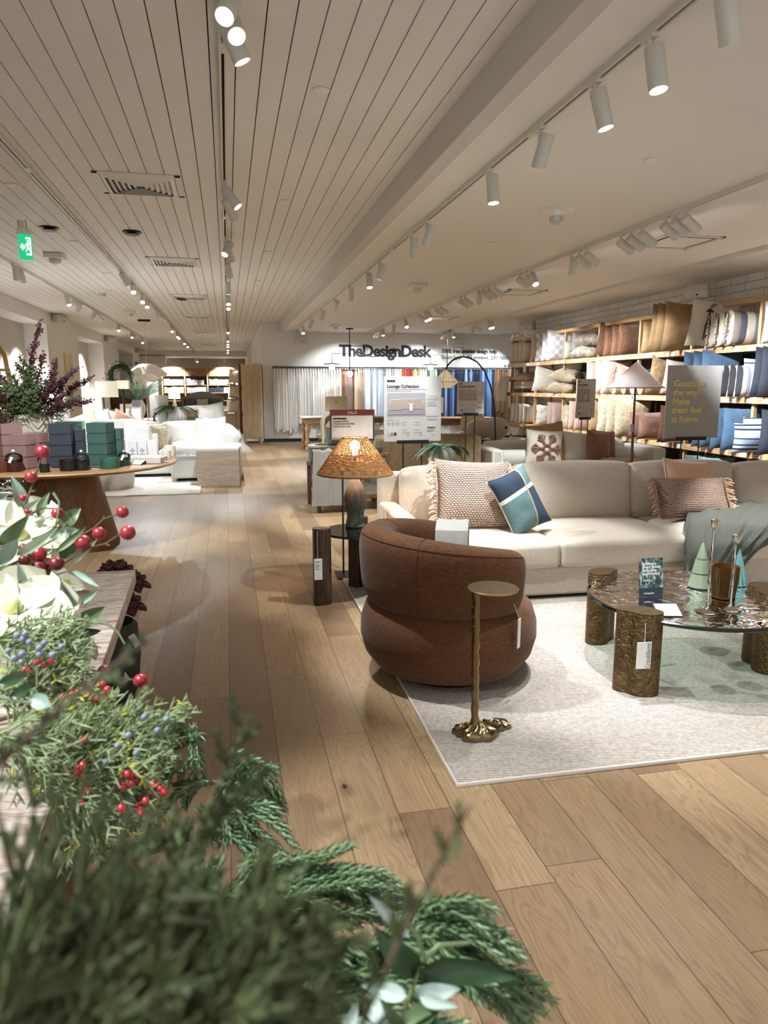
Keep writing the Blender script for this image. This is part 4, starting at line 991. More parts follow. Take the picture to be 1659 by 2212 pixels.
# round table with the white vase and pine behind the beige sofa
p=ay(955,1000,6.15)
t=thing('side_table','small round oak table behind the beige sofa under the white vase','side table',(p.x,p.y,0))
MB().lathe([(.24,.63),(.25,.645),(.24,.66)],28).build('tabletop',OAK,t); MB().lathe([(.15,0),(.15,.02),(.03,.05),(.03,.63)],20).build('pedestal',OAK,t)
t=thing('vase','round white ceramic vase full of pine behind the beige sofa','vase',(p.x,p.y,.662))
MB().lathe([(.06,0),(.11,.04),(.132,.10),(.115,.17),(.07,.205),(.06,.21),(.05,.205),(.045,.16)],28,cap=False).build('body',mat('white_ceramic','#d6d1c8',.6),t)
VASE_PINE=(p.x,p.y,.86)
# tub chair with woven shell, plaid pillow; walnut chair with ribbed throw
DK=weave('dark_basket','#6b6552','#23231c',240,bump=.9)
t=thing('tub_chair','dark woven tub chair with cream rim beside the aisle','chair',(1.40,9.95,0))
MB().lathe([(.28,.0),(.30,.02),(.325,.3),(.33,.585)],32,cap=True).build('shell',DK,t)
MB().lathe([(.335,.575),(.335,.60),(.24,.603),(.235,.5),(.001,.45)],32,cap=False).build('rim',mat('cream_rim','#cfc6b6',.6),t)
pillow('throw_pillow','green plaid pillow resting in the woven tub chair',(1.47,9.93,.5),.40,.36,.2,weave('green_plaid','#7d8271','#3d4238',160),rot=(-.6,.5,.6),seed=90,wr=.03)
t=thing('armchair','walnut framed chair with black woven back under the ribbed throw','chair',(1.36,7.95,0),.06)
w=.40
for x in(-w,w): MB().b2(x-.02,x+.02,-.03,.03,0,.655).build('rear_post',WAL,t,bev=.006)
MB().b2(-w,w,-.025,.025,.615,.65).build('top_rail',WAL,t,bev=.006); MB().b2(-w,w,-.025,.025,.14,.19).build('lower_rail',WAL,t,bev=.006)
MB().b2(-w+.02,w-.02,-.012,.012,.19,.615).build('woven_back',weave('black_weave','#8d8874','#15140f',330,bump=1.0),t)
for x in(-w,w): MB().b2(x-.02,x+.02,.6,.66,0,.5).build('front_post',WAL,t,bev=.006); MB().b2(x-.025,x+.025,-.02,.66,.48,.52).build('arm',WAL,t,bev=.008)
cushion_mb((0,.33,.30),(.74,.62,.14),(.01,.01,.03)).build('seat',CREAM,t,bev=.04,seg=3)
cushion_mb((0,.1,.52),(.7,.16,.4),(.01,.02,.02)).build('back_cushion',mat('dark_weave_cushion','#3a382e',.95,bump=.5,bs=120),t,bev=.05,seg=3)
RIB=mat('ribbed_cream','#bdb3a8',.95,wave=('X',40,0,1.0),bd=.012)
m=drape_mb([(1.12,8.3,.5),(1.12,8.12,.6),(1.12,8.05,.68),(1.12,7.95,.70),(1.12,7.89,.68),(1.115,7.86,.6),(1.11,7.85,.4),(1.105,7.84,.2),(1.10,7.83,.09)],.42,.02,.014,seed=2,axis=(1,.06,0),flare=.12)
single(m,'throw',RIB,'cream ribbed throw hanging over the black woven chair back','throw')
m=drape_mb([(1.53,8.2,.5),(1.53,8.05,.66),(1.53,7.95,.69),(1.53,7.89,.67),(1.53,7.86,.55),(1.53,7.85,.44)],.08,.016,.004,seed=3,axis=(1,.06,0)); single(m,'throw',RIB,'narrow striped scarf over the black woven chair back','scarf')
# ================= the beige sofa group
SY=-.035
SO=Vector((1.06,4.26,0))
def sl(x,y,z=0): return Matrix.Rotation(SY,3,'Z')@Vector((x,y,z))+SO
sofa=thing('sofa','long beige linen sectional sofa with fringed pillows on the pale rug','sofa',tuple(SO),SY)
L=3.6
MB().b2(.02,L,.02,1.02,.035,.235).build('base',BEIGE,sofa,bev=.02,seg=3)
MB().b2(.06,L,.06,.98,.0,.035).build('plinth',BLACK,sofa)
cushion_mb((.065,.50,.29),(.13,1.02,.50),(.006,.0,.008),(5,11,7)).build('arm',BEIGE,sofa,bev=.022,seg=3)
cushion_mb((L/2,1.04,.42),(L,.14,.68),(.0,.0,.0),(3,3,3)).build('back',BEIGE,sofa,bev=.03,seg=3)
for x0,x1,y0 in((.14,1.03,-.03),(1.035,1.98,-.03),(1.985,2.75,-.06),(2.755,L,-.06)):
    cc=cushion_mb(((x0+x1)/2,(y0+.86)/2,.315),(x1-x0,.86-y0,.165),(.006,.012,.035),(13,13,5)).build('seat_cushion',BEIGE,sofa,bev=.03,seg=4)
for x0,x1,h in((.13,1.02,.42),(1.0,1.96,.43),(1.93,2.84,.42),(2.82,L,.40)):
    m=cushion_mb((0,0,h/2),(x1-x0-.03,.2,h),(.012,.075,.03),(13,5,13))
    o=m.build('back_cushion',BEIGE,sofa,bev=.05,seg=4,loc=((x0+x1)/2,.82,.385),rot=(math.radians(-10),0,R.uniform(-.03,.03)))
# pillows on the sofa
def knit(name,h1,h2,s=230,rough=.95):
    m,t,b=newmat(name); tc=t('TexCoord'); sx=t('SeparateXYZ',i={0:tc.outputs['Object']})
    v=t('CombineXYZ',i={0:sx.outputs[0],1:sx.outputs[2]}).outputs[0]
    nz=t('TexNoise',i={'Vector':v,'Scale':9.0,'Detail':2.0})
    v=t('VectorMath',operation='ADD',i={0:v,1:t('VectorMath',operation='SCALE',i={0:nz.outputs[1],'Scale':.02}).outputs[0]}).outputs[0]
    br=t('TexBrick',i={'Vector':v,'Color1':(1,1,1,1),'Color2':(.9,.9,.9,1),'Mortar':(0,0,0,1),'Scale':1.0,'Mortar Size':.0042,'Mortar Smooth':1.0,'Bias':0.0,'Brick Width':.021,'Row Height':.0135}); br.offset=.5
    f=t.math('SUBTRACT',1.0,br.outputs[1])
    n2=t('TexNoise',i={'Vector':v,'Scale':30.0}).outputs[0]
    t.l.new(t.mix(t.math('MULTIPLY',f,t.math('ADD',.55,t.math('MULTIPLY',n2,.9))),lin(h2),lin(h1)),b.inputs['Base Color'])
    b.inputs['Roughness'].default_value=rough; b.inputs['Sheen Weight'].default_value=.2
    t.l.new(t.bump(f,1.0,.012),b.inputs['Normal']); return m
KNIT=knit('blush_knit','#dcbfaa','#8d6a55'); KNIT2=knit('tan_knit','#b9937a','#6a4b38')
YARN=mat('yarn_blush','#cba992',.95,bump=.6,bs=300); YARN2=mat('yarn_tan','#b08c74',.95,bump=.6,bs=300)
rr=random.Random(5)
t=thing('throw_pillow','large blush knitted pillow with tassel fringe on the beige sofa','pillow',sl(.56,.36,.432),0,rot=(math.radians(-24),math.radians(3),SY-.05))
pillow('pillow_body','',(0,0,0),.54,.50,.17,KNIT,seed=201,parent=t,nu=19,wr=.016)
fringe_mb((-.262,0,.03),(-.262,0,.47),26,.07,(-1,-.25,0),rr,.0075,.6).build('fringe',YARN,t)
fringe_mb((.262,0,.40),(.255,0,.485),6,.03,(1,-.1,.1),rr,.005,.5).build('fringe',YARN,t)
t=thing('throw_pillow','blue patchwork pillow with cream stripes on the beige sofa','pillow',sl(.95,.25,.435),0,rot=(math.radians(-24),math.radians(-17),SY+.38))
def patch(name):
    m,t,b=newmat(name); tc=t('TexCoord'); sx=t('SeparateXYZ',i={0:tc.outputs['Object']}); x,z=sx.outputs[0],sx.outputs[2]
    nz=t('TexNoise',i={'Vector':t('Mapping',i={0:tc.outputs['Object'],3:(8,8,120)}).outputs[0],'Scale':2.0,'Detail':3.0}).outputs[0]
    a=t.mix(nz,lin('#748e8b'),lin('#38565a')); d=t.mix(nz,lin('#3b5263'),lin('#222f3d')); e=t.mix(nz,lin('#2a3948'),lin('#1e2a38'))
    dx=t.math('ADD',x,t.math('MULTIPLY',t.math('SUBTRACT',z,.2),-.12)); 
    xs=t.math('GREATER_THAN',dx,.055); zs=t.math('GREATER_THAN',t.math('ADD',z,t.math('MULTIPLY',x,-.12)),.275)
    c=t.mix(xs,a,d); c2=t.mix(xs,e,a); c=t.mix(zs,c,c2)
    li=t.math('LESS_THAN',t.math('ABSOLUTE',t.math('SUBTRACT',t.math('ADD',z,t.math('MULTIPLY',x,-.12)),.275)),.014)
    c=t.mix(li,c,lin('#dcd8cc'))
    l2=t.math('LESS_THAN',t.math('ABSOLUTE',t.math('SUBTRACT',dx,.055)),.006)
    c=t.mix(l2,c,lin('#b79c8a'))
    t.l.new(c,b.inputs['Base Color']); b.inputs['Roughness'].default_value=.9; t.l.new(t.bump(nz,.4,.004),b.inputs['Normal']); return m
pillow('pillow_body','',(0,0,0),.34,.44,.13,patch('blue_patchwork'),seed=203,parent=t,nu=17,wr=.02)
pillow('pillow_back','',(0,.012,-.002),.345,.445,.12,CREAM,seed=203,parent=t,nu=15)
t=thing('throw_pillow','blush velvet pillow behind the fringed lumbar pillow','pillow',sl(2.36,.56,.432),0,rot=(math.radians(-20),math.radians(4),SY+.1))
pillow('pillow_body','',(0,0,0),.46,.44,.16,PINKV,seed=205,parent=t,nu=17)
m=MB(); k=[(-.228,.0,.0),(-.215,0,.22),(-.228,0,.44),(0,0,.415),(.228,0,.44)]; m.tube([Vector(p) for p in k],.006,6); m.build('piping',mat('cream_piping','#d8c8b8',.9),t)
t=thing('throw_pillow','tan knitted lumbar pillow with tassel fringe on the beige sofa','pillow',sl(2.28,.40,.436),0,rot=(math.radians(-30),math.radians(2),SY+.02))
pillow('pillow_body','',(0,0,0),.60,.34,.17,KNIT2,seed=207,parent=t,nu=19)
fringe_mb((-.295,0,.02),(-.295,0,.33),20,.065,(-1,-.2,.1),rr,.0072,.5).build('fringe',YARN2,t)
fringe_mb((.295,0,.02),(.295,0,.33),20,.065,(1,-.2,.1),rr,.0072,.4).build('fringe',YARN2,t)
# green throw draped between two seats
GTH=mat('sage_throw','#47483d',.95,var=.25,vs=40,bump=.4,bs=300,sheen=.2)
g=MB(); rr=random.Random(11)
def gth(a,b):
    s=a; u=2*b-1
    pth=[(2.95,.60,.46),(2.75,.42,.465),(2.5,.18,.46),(2.30,-.02,.44),(2.16,-.085,.36),(2.08,-.10,.25),(2.04,-.105,.14),(2.0,-.11,.06)]
    q=s*(len(pth)-1); i=min(int(q),len(pth)-2); f=q-i
    p=Vector(pth[i]).lerp(Vector(pth[i+1]),f)
    w=.36-.20*s+.1*(1-s)
    ax_=Vector((.72,-.55,0)) if s<.5 else Vector((1,0,0))
    ax_=Vector((.55,-.62,0)).lerp(Vector((1,0,0)),min(1,max(0,(s-.3)*3))).normalized()
    fold=.022*math.sin(u*8+s*3)*(.5+.5*abs(u))+.012*math.sin(u*19+1)
    up=Vector((0,0,1)).lerp(Vector((0,-1,0)),min(1,max(0,(s-.35)*4))).normalized()
    return tuple(p+ax_*(u*w)+up*(.02+abs(fold)+.02*(1-s)))
g.grid(gth,33,29)
og=single(g,'throw',GTH,'sage green throw draped over the beige sofa seats behind the glass table','throw',loc=tuple(SO),rot=(0,0,SY))
sd=og.modifiers.new('t','SOLIDIFY'); sd.thickness=.012
# ================= rugs
def rug_mat(name,h1,h2,s=520,rot=0.0):
    m,t,b=newmat(name); tc=t('TexCoord'); sx=t('SeparateXYZ',i={0:tc.outputs['Object']})
    w=t.math('SINE',t.math('MULTIPLY',t.math('ADD',sx.outputs[1],t.math('MULTIPLY',sx.outputs[0],.18)),float(s)))
    nz=t('TexNoise',i={'Vector':tc.outputs['Object'],'Scale':60.0,'Detail':3.0}).outputs[0]
    f=t.math('ADD',t.math('MULTIPLY',w,.3),nz)
    t.l.new(t.ramp(f,[(.2,lin(h2)),(.75,lin(h1))]),b.inputs['Base Color']); b.inputs['Roughness'].default_value=.95
    t.l.new(t.bump(f,.6,.004),b.inputs['Normal']); return m
def rug(label,c,d,rz,mt,edge,th=.012):
    t=thing('rug',label,'rug',c,rz)
    MB().b2(-d[0]/2,d[0]/2,-d[1]/2,d[1]/2,.001,th).build('pile',mt,t,bev=.004)
    e=MB(); x,y=d[0]/2,d[1]/2
    e.tube([(-x,-y,th*.6),(x,-y,th*.6),(x,y,th*.6),(-x,y,th*.6)],th*.75,8,closed=True)
    e.build('bound_edge',edge,t)
rug('pale ribbed rug under the glass coffee table and brown chair','x' if False else (2.763,3.60,0),(4.0,2.80),-.012,rug_mat('pale_rug','#beb3a8','#85796e'),mat('rug_edge','#cfc4b7',.95,bump=.6,bs=200))
# ================= brown swivel chair
CH=mat('rust_brown_chenille','#6f421b',.88,var=.5,vs=50,hex2='#3a1f09',bump=.3,bs=260,sheen=.12,stretch=(1,1,3),bd=.003)
cx,cy=1.03,3.27
t=thing('swivel_chair','round rust brown swivel chair with curved back on the rug edge','chair',(cx,cy,0),.12)
# base drum
prof=[(.001,.05),(.30,.05),(.365,.066),(.413,.132),(.434,.21),(.432,.285),(.408,.357),(.355,.40),(.001,.41)]
MB().lathe(prof,56,cap=False).build('base',CH,t,sub=0)
MB().lathe([(.26,.0),(.26,.012),(.06,.02),(.06,.055)],32).build('swivel_foot',BLACK,t)
cushion=MB().lathe([(.001,.38),(.25,.38),(.29,.42),(.27,.465),(.2,.48),(.001,.485)],40,cap=False); cushion.build('seat_cushion',CH,t)
# wrapped back: rounded section swept round the rear 245 degrees, leaning outward
a0,a1=math.radians(55),math.radians(305)
def ring(a,b):
    th=a0+(a1-a0)*a; s=2*PI*b
    e=abs(2*a-1); top=.745-.085*e**2.0; bot=.368
    zc=(top+bot)/2; hz=(top-bot)/2
    c_,s_=math.cos(s),math.sin(s)
    q=3.2
    rx=.094*(abs(c_)**(2/q))*(1 if c_>0 else -1); rz_=hz*(abs(s_)**(2/q))*(1 if s_>0 else -1)
    endf=1-max(0,(e-.93)/.07)**2*.45
    rad=.341+.014*(rz_/hz)+rx*endf
    return (rad*math.cos(th),rad*math.sin(th),zc+rz_*(endf*.5+.5))
m=MB(); nu,nv=61,28
m.grid(ring,nu,nv,False,True); m.f.append(tuple(range(nv))); m.f.append(tuple((nu-1)*nv+j for j in reversed(range(nv))))
bk=m.build('wrap_back',CH,t,ang=80)
m=MB()
for a,sg in((.0,1),):
    pass
sm=mat('seam_brown','#4a2a12',.9)
m.tube([Vector(ring(i/60,.135))*1.001 for i in range(2,59)],.0022,5).build('top_seam',sm,t)
for a in(.31,.69): MB().tube([Vector(ring(a,q/40-.13)) for q in range(0,22)],.0018,5).build('upright_seam',sm,t)
THR=mat('pale_grey_throw','#d3d1c8',.95,var=.15,vs=60,bump=.4,bs=300)
M_=Matrix.Rotation(.12,3,'Z'); cc=Vector((cx,cy,0))
th=a0+.13; pr=lambda r,z,dth=0: M_@Vector((r*math.cos(th+dth),r*math.sin(th+dth),z))+cc
axd=M_@Vector((-math.sin(th),math.cos(th),0))
m=drape_mb([pr(.225,.48),pr(.225,.57),pr(.24,.66),pr(.28,.686),pr(.341,.692),pr(.405,.686),pr(.445,.66),pr(.460,.57),pr(.457,.47)],.17,.012,.003,seed=6,axis=axd)
single(m,'throw',THR,'pale grey throw folded over the end of the brown swivel chair back','throw')
tg=MB().box((0,0,-.11),(.004,.085,.16)); tg.tube([(0,0,0),(0,.002,-.03)],.0015,4)
p=ay(1121,1368,2.86); o=MB().box((0,0,-.04),(.03,.004,.135),rz=.2).tube([(0,0,.027),(0,.03,.09)],.001,4).build('price_tag',TAG,t)
o.matrix_parent_inverse=Matrix(); loc=M_.inverted()@(p+Vector((0,0,.04))-cc); o.location=loc; o.rotation_euler=(0,0,.5)
# ================= brass drink table
BR=mat('brass_cast','#8d7a58',.24,1.0,var=.25,vs=14,bump=.25,bs=30,bd=.006); BRT=mat('brass_top','#9d8a6c',.42,.9,var=.15,vs=5,bump=.05,bs=60)
D=az(1040,1592); 
t=thing('drink_table','slim brass drink table with lily pad foot in front of the brown chair','drink table',(D.x,D.y,0))
tp=ay(1065,1270,D.y)-D
MB().lathe([(.001,-.006),(.098,-.006),(.101,-.001),(.098,.002),(.001,.002)],40,(tp.x,0,tp.z),cap=False).build('top',BRT,t)
pole=[]; px0=(ay(1026,1545,D.y)-D).x; px1=(ay(1028,1290,D.y)-D).x
for i in range(26):
    f=i/25; pole.append((px0+(px1-px0)*f+.0014*math.sin(i*1.7),.0014*math.cos(i*2.3),.05+(tp.z-.06)*f))
m=MB().tube(pole,[.026 if i==0 else (.02 if i==1 else .0155+.0018*math.sin(i*2.1)) for i in range(26)],14)
rr=random.Random(3)
for i in range(34):
    f=rr.random(); w=rr.uniform(0,6.28); m.ball((px0+(px1-px0)*f+.0145*math.cos(w),.0145*math.sin(w),.08+(tp.z-.1)*f),.0042,6,4)
m.build('stem',BR,t)
m=MB()
def pad(cx_,cy_,r,h,seed):
    rr=random.Random(seed); n=36; prof=[]; 
    vs=[]; rings=[(1.0,.0),(1.03,.012),(.97,.028),(.75,.034),(.5,.040),(.25,.05),(.02,.056)]
    for q,z in rings:
        for j in range(n):
            w=2*PI*j/n; k=r*q*(1+.07*math.sin(5*w+seed)+.04*math.sin(9*w))
            vs.append((cx_+k*math.cos(w),cy_+k*.72*math.sin(w),z*h/.056+(.006*math.sin(7*w+q*5) if q<1 else 0)))
    fs=[(i*n+j,i*n+(j+1)%n,(i+1)*n+(j+1)%n,(i+1)*n+j) for i in range(len(rings)-1) for j in range(n)]
    fs.append(tuple(reversed(range(n)))); fs.append(tuple((len(rings)-1)*n+j for j in range(n)))
    m.add(vs,fs)
pad(px0+.01,-.01,.082,.06,1); pad(px0+.105,.045,.062,.034,4); pad(px0-.03,.02,.055,.045,7)
m.build('lily_pad_foot',BR,t,ang=60,loc=(0,0,.013))
# ================= coffee table
ANT=mat('antique_brass','#7f6644',.42,.85,var=.5,vs=22,hex2='#4d3b26',bump=1.0,bs=55,bd=.02)
ANTT=mat('antique_brass_top','#8d7350',.4,.85,var=.4,vs=26,hex2='#5d472f',bump=.5,bs=60,bd=.006)
BRZ=mat('dark_brass_top','#6b4f36',.4,.8,var=.3,vs=12,hex2='#54402c',bump=.1,bs=60)
def glass_mat(name,tint,bumpst=.25,gl=.9):
    m=bpy.data.materials.new(name); m.use_nodes=True; t=NT(m); t.n.remove(t.n['Principled BSDF']); out=t.n['Material Output']
    tc=t('TexCoord'); nz=t('TexNoise',i={'Vector':tc.outputs['Object'],'Scale':7.0,'Detail':2.0,'Distortion':1.2})
    nrm=t.bump(nz.outputs[0],bumpst,.03)
    fr=t('Fresnel',i={'IOR':1.5,'Normal':nrm}).outputs[0]
    tr=t('BsdfTransparent',i={'Color':(*lin(tint),1)}); g=t('BsdfGlossy',i={'Color':(1,1,1,1),'Roughness':.04,'Normal':nrm})
    mx=t('MixShader',i={0:t.math('MINIMUM',1.0,t.math('MULTIPLY',fr,1.6)),1:tr.outputs[0],2:g.outputs[0]})
    t.l.new(mx.outputs[0],out.inputs[0]); return m
GLS=glass_mat('smoky_wavy_glass','#9fb0a8',.5)
GEDGE=mat('glass_edge','#0f1a17',.15,spec=.8)
gc=Vector((2.235,3.05,0)); gr=.505; gz=.372
t=thing('coffee_table','round smoked glass coffee table on three antiqued brass legs','coffee table',tuple(gc))
def slab_disc(r,z,th): return MB().lathe([(.001,z-th),(r-.006,z-th),(r,z-th*.5),(r-.006,z),(.001,z)],72,cap=False)
MB().lathe([(.001,gz),(gr-.004,gz)],72,cap=False).build('glass_top',GLS,t)
MB().lathe([(gr-.004,gz-.02),(gr+.002,gz-.015),(gr+.002,gz-.004),(gr-.004,gz)],72,cap=False).build('glass_edge',GEDGE,t)
def leg(c,ang,r,z1,mt,topm,seed,nm='leg',wc=0.0):
    poly=[]; n=40
    for j in range(n):
        w=2*PI*j/n; dw=(w+ang-wc+PI)%(2*PI)-PI; q=r*(1.08+.10*math.cos(2*w)-.42*math.exp(-(dw/.55)**2)+.03*math.cos(3*w+seed))
        poly.append((q*math.cos(w)*1.12,q*math.sin(w)*.85))
    M=Matrix.Rotation(ang,2); poly=[tuple(M@Vector(p)+Vector(c[:2])) for p in poly]
    o=MB().prism(poly,.012,z1).build(nm,mt,t,bev=.006,seg=2,ang=50)
    MB().prism(poly,z1+.0005,z1+.004).build('leg_cap',topm,o,ang=50)
    return o
lf=az(1378,1512)-gc; lb=az(1290,1402)+Vector((.05,.06,0))-gc; lr=Vector((2.56,2.98,0))-gc
leg((lf.x+.02,lf.y+.065),-.5,.078,.398,ANT,ANTT,1,wc=PI+.35)
leg((lb.x+.015,lb.y+.03),.4,.078,.405,ANT,BRZ,2,wc=-.6)
leg((lr.x+.02,lr.y-.03),1.2,.10,.41,ANT,BRZ,3,wc=PI-.3)
# hang tag on the near leg
p=ay(1389,1415,2.715)-gc
tg=thing('hang_tag','white hang tag with grey lettering on the near coffee table leg','tag',tuple(p+gc-Vector((0,.006,0))),-.12)
MB().b2(-.033,.033,-.0012,.0012,-.062,.062).build('card',TAG,tg)
MB().tube([(0,.0,.05),(.002,.003,.10),(.004,.012,.147)],.0012,4).build('string',TAG,tg)
text('brand_word','Crate&Barrel',.030,GREYINK,tg,(.029,-.002,-.06),(PI/2,-PI/2,0),.0003,bold=.0003,width=.118)
# things on the glass
GT=gz+.001
p=az(1406,1290,GT)
t=thing('sign_card','holiday appointment card with pine picture standing on the glass coffee table','sign',tuple(p),-.02)
card=MB().b2(-.064,.064,-.002,.002,0,.195).build('card',mat('card_navy','#1c2536',.5),t,rot=(-.12,0,0))
def pine_pic():
    m,t_,b=newmat('pine_print'); tc=t_('TexCoord'); mp=t_('Mapping',i={0:tc.outputs['Object'],3:(60,1,22)})
    n=t_('TexNoise',i={'Vector':mp.outputs[0],'Scale':1.2,'Detail':6.0,'Distortion':1.5}).outputs[0]
    n2=t_('TexNoise',i={'Vector':tc.outputs['Object'],'Scale':24.0}).outputs[0]
    c=t_.ramp(n,[(.36,lin('#141c22')),(.47,lin('#33493f')),(.56,lin('#7d978c')),(.66,lin('#d5dfd9'))])
    c=t_.mix(t_.math('GREATER_THAN',n2,.66),c,lin('#9c1f3a'))
    t_.l.new(c,b.inputs['Base Color']); b.inputs['Roughness'].default_value=.4; return m
MB().b2(-.0635,.0635,-.0032,-.0018,.047,.194).build('picture',pine_pic(),card)
for i,s in enumerate(('Book your','(free!) holiday','decorating','appointment.')): text('card_line',s,.0180,TAG,card,(-.048,-.0036,.162-i*.0166),(PI/2,0,0),.0003,bold=.0005)
l=MB()
for i in range(3): l.b2(-.044,-.0,-.0036,-.003,.088-i*.004,.0895-i*.004)
l.build('small_lines',TAG,card)
text('card_footer','TheDesignDesk',.0085,TAG,card,(-.04,-.0036,.018),(PI/2,0,0),.0003,bold=.0004)
p=az(1450,1330,GT)
t=thing('price_wedge','black wedge holding a white price card on the glass coffee table','price card',tuple(p+Vector((.0,.03,0))),-.25)
MB().add([(-.055,-.045,0),(.055,-.045,0),(.055,.05,0),(-.055,.05,0),(-.055,.05,.032),(.055,.05,.032)],[(3,2,1,0),(0,1,5,4),(2,3,4,5),(0,4,3),(1,2,5)]).build('holder',BLACK,t)
sl_=math.atan2(.032,.095)
c_=MB().b2(-.052,.052,-.046,.046,.0005,.002).build('card',TAG,t,loc=(0,.0,.0175),rot=(sl_,0,0))
l=MB()
for i in range(7): l.b2(-.045,-.045+.05+.03*R.random(),.03-i*.012,.033-i*.012,.002,.0024)
l.build('printed_line',GREYINK,c_)
SAGE=mat('sage_ceramic','#8b987f',.3,var=.1,vs=20,coat=.3); 
def tiers(p,r,h,label,mt,twist=0):
    t=thing('ceramic_tree',label,'figurine',tuple(p),group='ceramic tree figurines')
    k=3; z=0
    for i in range(k):
        r0=r*(1-.27*i); r1=r0*.70 if i<k-1 else r*.04; hh=h*(.30 if i<k-1 else .40)
        MB().lathe([(r0*.9,z),(r0,z+.006),(r0*.97,z+.012),(r1,z+hh)],32).build('tier',mt,t)
        z+=hh
    MB().ball((0,0,z),r*.09,8,6).build('tip',mat('gold_tip','#b08a4a',.3,1),t)
p=az(1512,1268,GT); tiers(p,.062,.245,'sage green tiered ceramic tree beside the amber glass vase',SAGE)
TEAL=mat('teal_glass','#5f8f86',.2,coat=.5)
p=az(1592,1262,GT)
t=thing('glass_tree','teal ribbed cone tree behind the amber glass vase','figurine',tuple(p))
m=MB(); n=28
m.grid(lambda a,b:((.052*(1-a)+.002)*(1+.07*math.cos(14*2*PI*b))*math.cos(2*PI*b),(.052*(1-a)+.002)*(1+.07*math.cos(14*2*PI*b))*math.sin(2*PI*b),.19*a),6,84,False,True)
m.build('ribbed_cone',TEAL,t); MB().lathe([(.05,0),(.054,.004),(.05,.008)],28).build('foot',TEAL,t)
p=az(1562,1290,GT)
def amber():
    m=bpy.data.materials.new('amber_glass'); m.use_nodes=True; t=NT(m); b=t.n['Principled BSDF']
    b.inputs['Base Color'].default_value=(*lin('#6f4d22'),1); b.inputs['Roughness'].default_value=.12; b.inputs['Transmission Weight'].default_value=.55; b.inputs['IOR'].default_value=1.2; b.inputs['Specular IOR Level'].default_value=.7
    return m
AMB=amber()
t=thing('glass_vase','amber ribbed glass vase between the candle holders','vase',tuple(p))
m=MB(); m.grid(lambda a,b:((.052+.012*min(1,a*1.4))*(1+.025*math.cos(34*2*PI*b))*math.cos(2*PI*b),(.052+.012*min(1,a*1.4))*(1+.025*math.cos(34*2*PI*b))*math.sin(2*PI*b),.006+.155*a),8,204,False,True)
m.build('ribbed_body',AMB,t)
MB().lathe([(.001,.012),(.05,.012),(.052,.03),(.060,.16),(.062,.161)],40,cap=False).build('inner_wall',AMB,t)
MB().lathe([(.05,0),(.055,.004),(.052,.012),(.001,.012)],40,cap=False).build('foot',AMB,t)
SIL=mat('polished_nickel','#c9c4bd',.1,1.0)
def candle(p,h,label):
    t=thing('candle_holder',label,'candle holder',tuple(p),group='slim polished candle holders')
    MB().lathe([(.001,0),(.048,.001),(.046,.006),(.02,.012),(.008,.022),(.006,.04)],32,cap=False).build('foot',SIL,t)
    pts=[(.005,.03),(.006,.3*h),(.009,.33*h),(.005,.36*h),(.006,.52*h),(.012,.58*h),(.005,.64*h),(.010,.70*h),(.0045,.75*h),(.0045,h-.04)]
    MB().lathe(pts,12).build('stem',SIL,t)
    MB().lathe([(.005,h-.045),(.016,h-.03),(.021,h),(.017,h),(.012,h-.022),(.001,h-.025)],24,cap=False).build('cup',SIL,t)
p=az(1527,1322,GT); h=ay(1538,1122,p.y).z-GT; candle(p,h,'taller polished candle holder on the glass coffee table')
p=az(1577,1317,GT); h=ay(1584,1156,p.y).z-GT; candle(p,h,'shorter polished candle holder on the glass coffee table')
# ================= side table with the wicker lamp
DKW=wood('dark_walnut','#4a3322','#22150d',1,'Z',.45)
DKWT=mat('dark_wood_end','#6b5542',.5,var=.3,vs=20,hex2='#4a3828')
t=thing('side_table','dark wood three legged side table with black glass top under the wicker lamp','side table',(.83,4.62,0))
def leg2(c,ang,a,b,z1):
    n=28; poly=[]
    for j in range(n):
        w=2*PI*j/n; q=1+.10*math.cos(3*w)
        poly.append((a*q*abs(math.cos(w))**.7*(1 if math.cos(w)>0 else -1),b*q*abs(math.sin(w))**.7*(1 if math.sin(w)>0 else -1)))
    M=Matrix.Rotation(ang,2); poly=[tuple(M@Vector(p_)+Vector(c)) for p_ in poly]
    o=MB().prism(poly,0,z1).build('leg',DKW,t,bev=.006,ang=50); MB().prism(poly,z1,z1+.002).build('leg_cap',DKWT,o,ang=50)
leg2((-.275,-.13),.1,.058,.04,.505); leg2((.03,.22),.6,.07,.05,.50); leg2((.20,-.03),.8,.08,.055,.505)
BGL=mat('black_glass','#0c0e0e',.06,spec=.7)
MB().lathe([(.001,.440),(.245,.440),(.25,.447),(.245,.456),(.001,.456)],56,(.0,.0,0),cap=False).build('glass_top',BGL,t)
tg=thing('hang_tag','white price tag strung on the dark side table leg','tag',(.83-.302,4.62-.175,.245),.05)
MB().b2(-.026,.026,-.001,.001,-.07,.07).build('card',TAG,tg); MB().tube([(-.004,0,.07),(-.004,.0,.25)],.0012,4).build('string',TAG,tg)
l=MB()
for i,z in enumerate((.05,.043,.03,.022,.014,.006,-.002)): l.b2(-.02,.015-.008*(i%3),-.0018,-.0009,z,z+.003)
l.build('printed_line',GREYINK,tg)
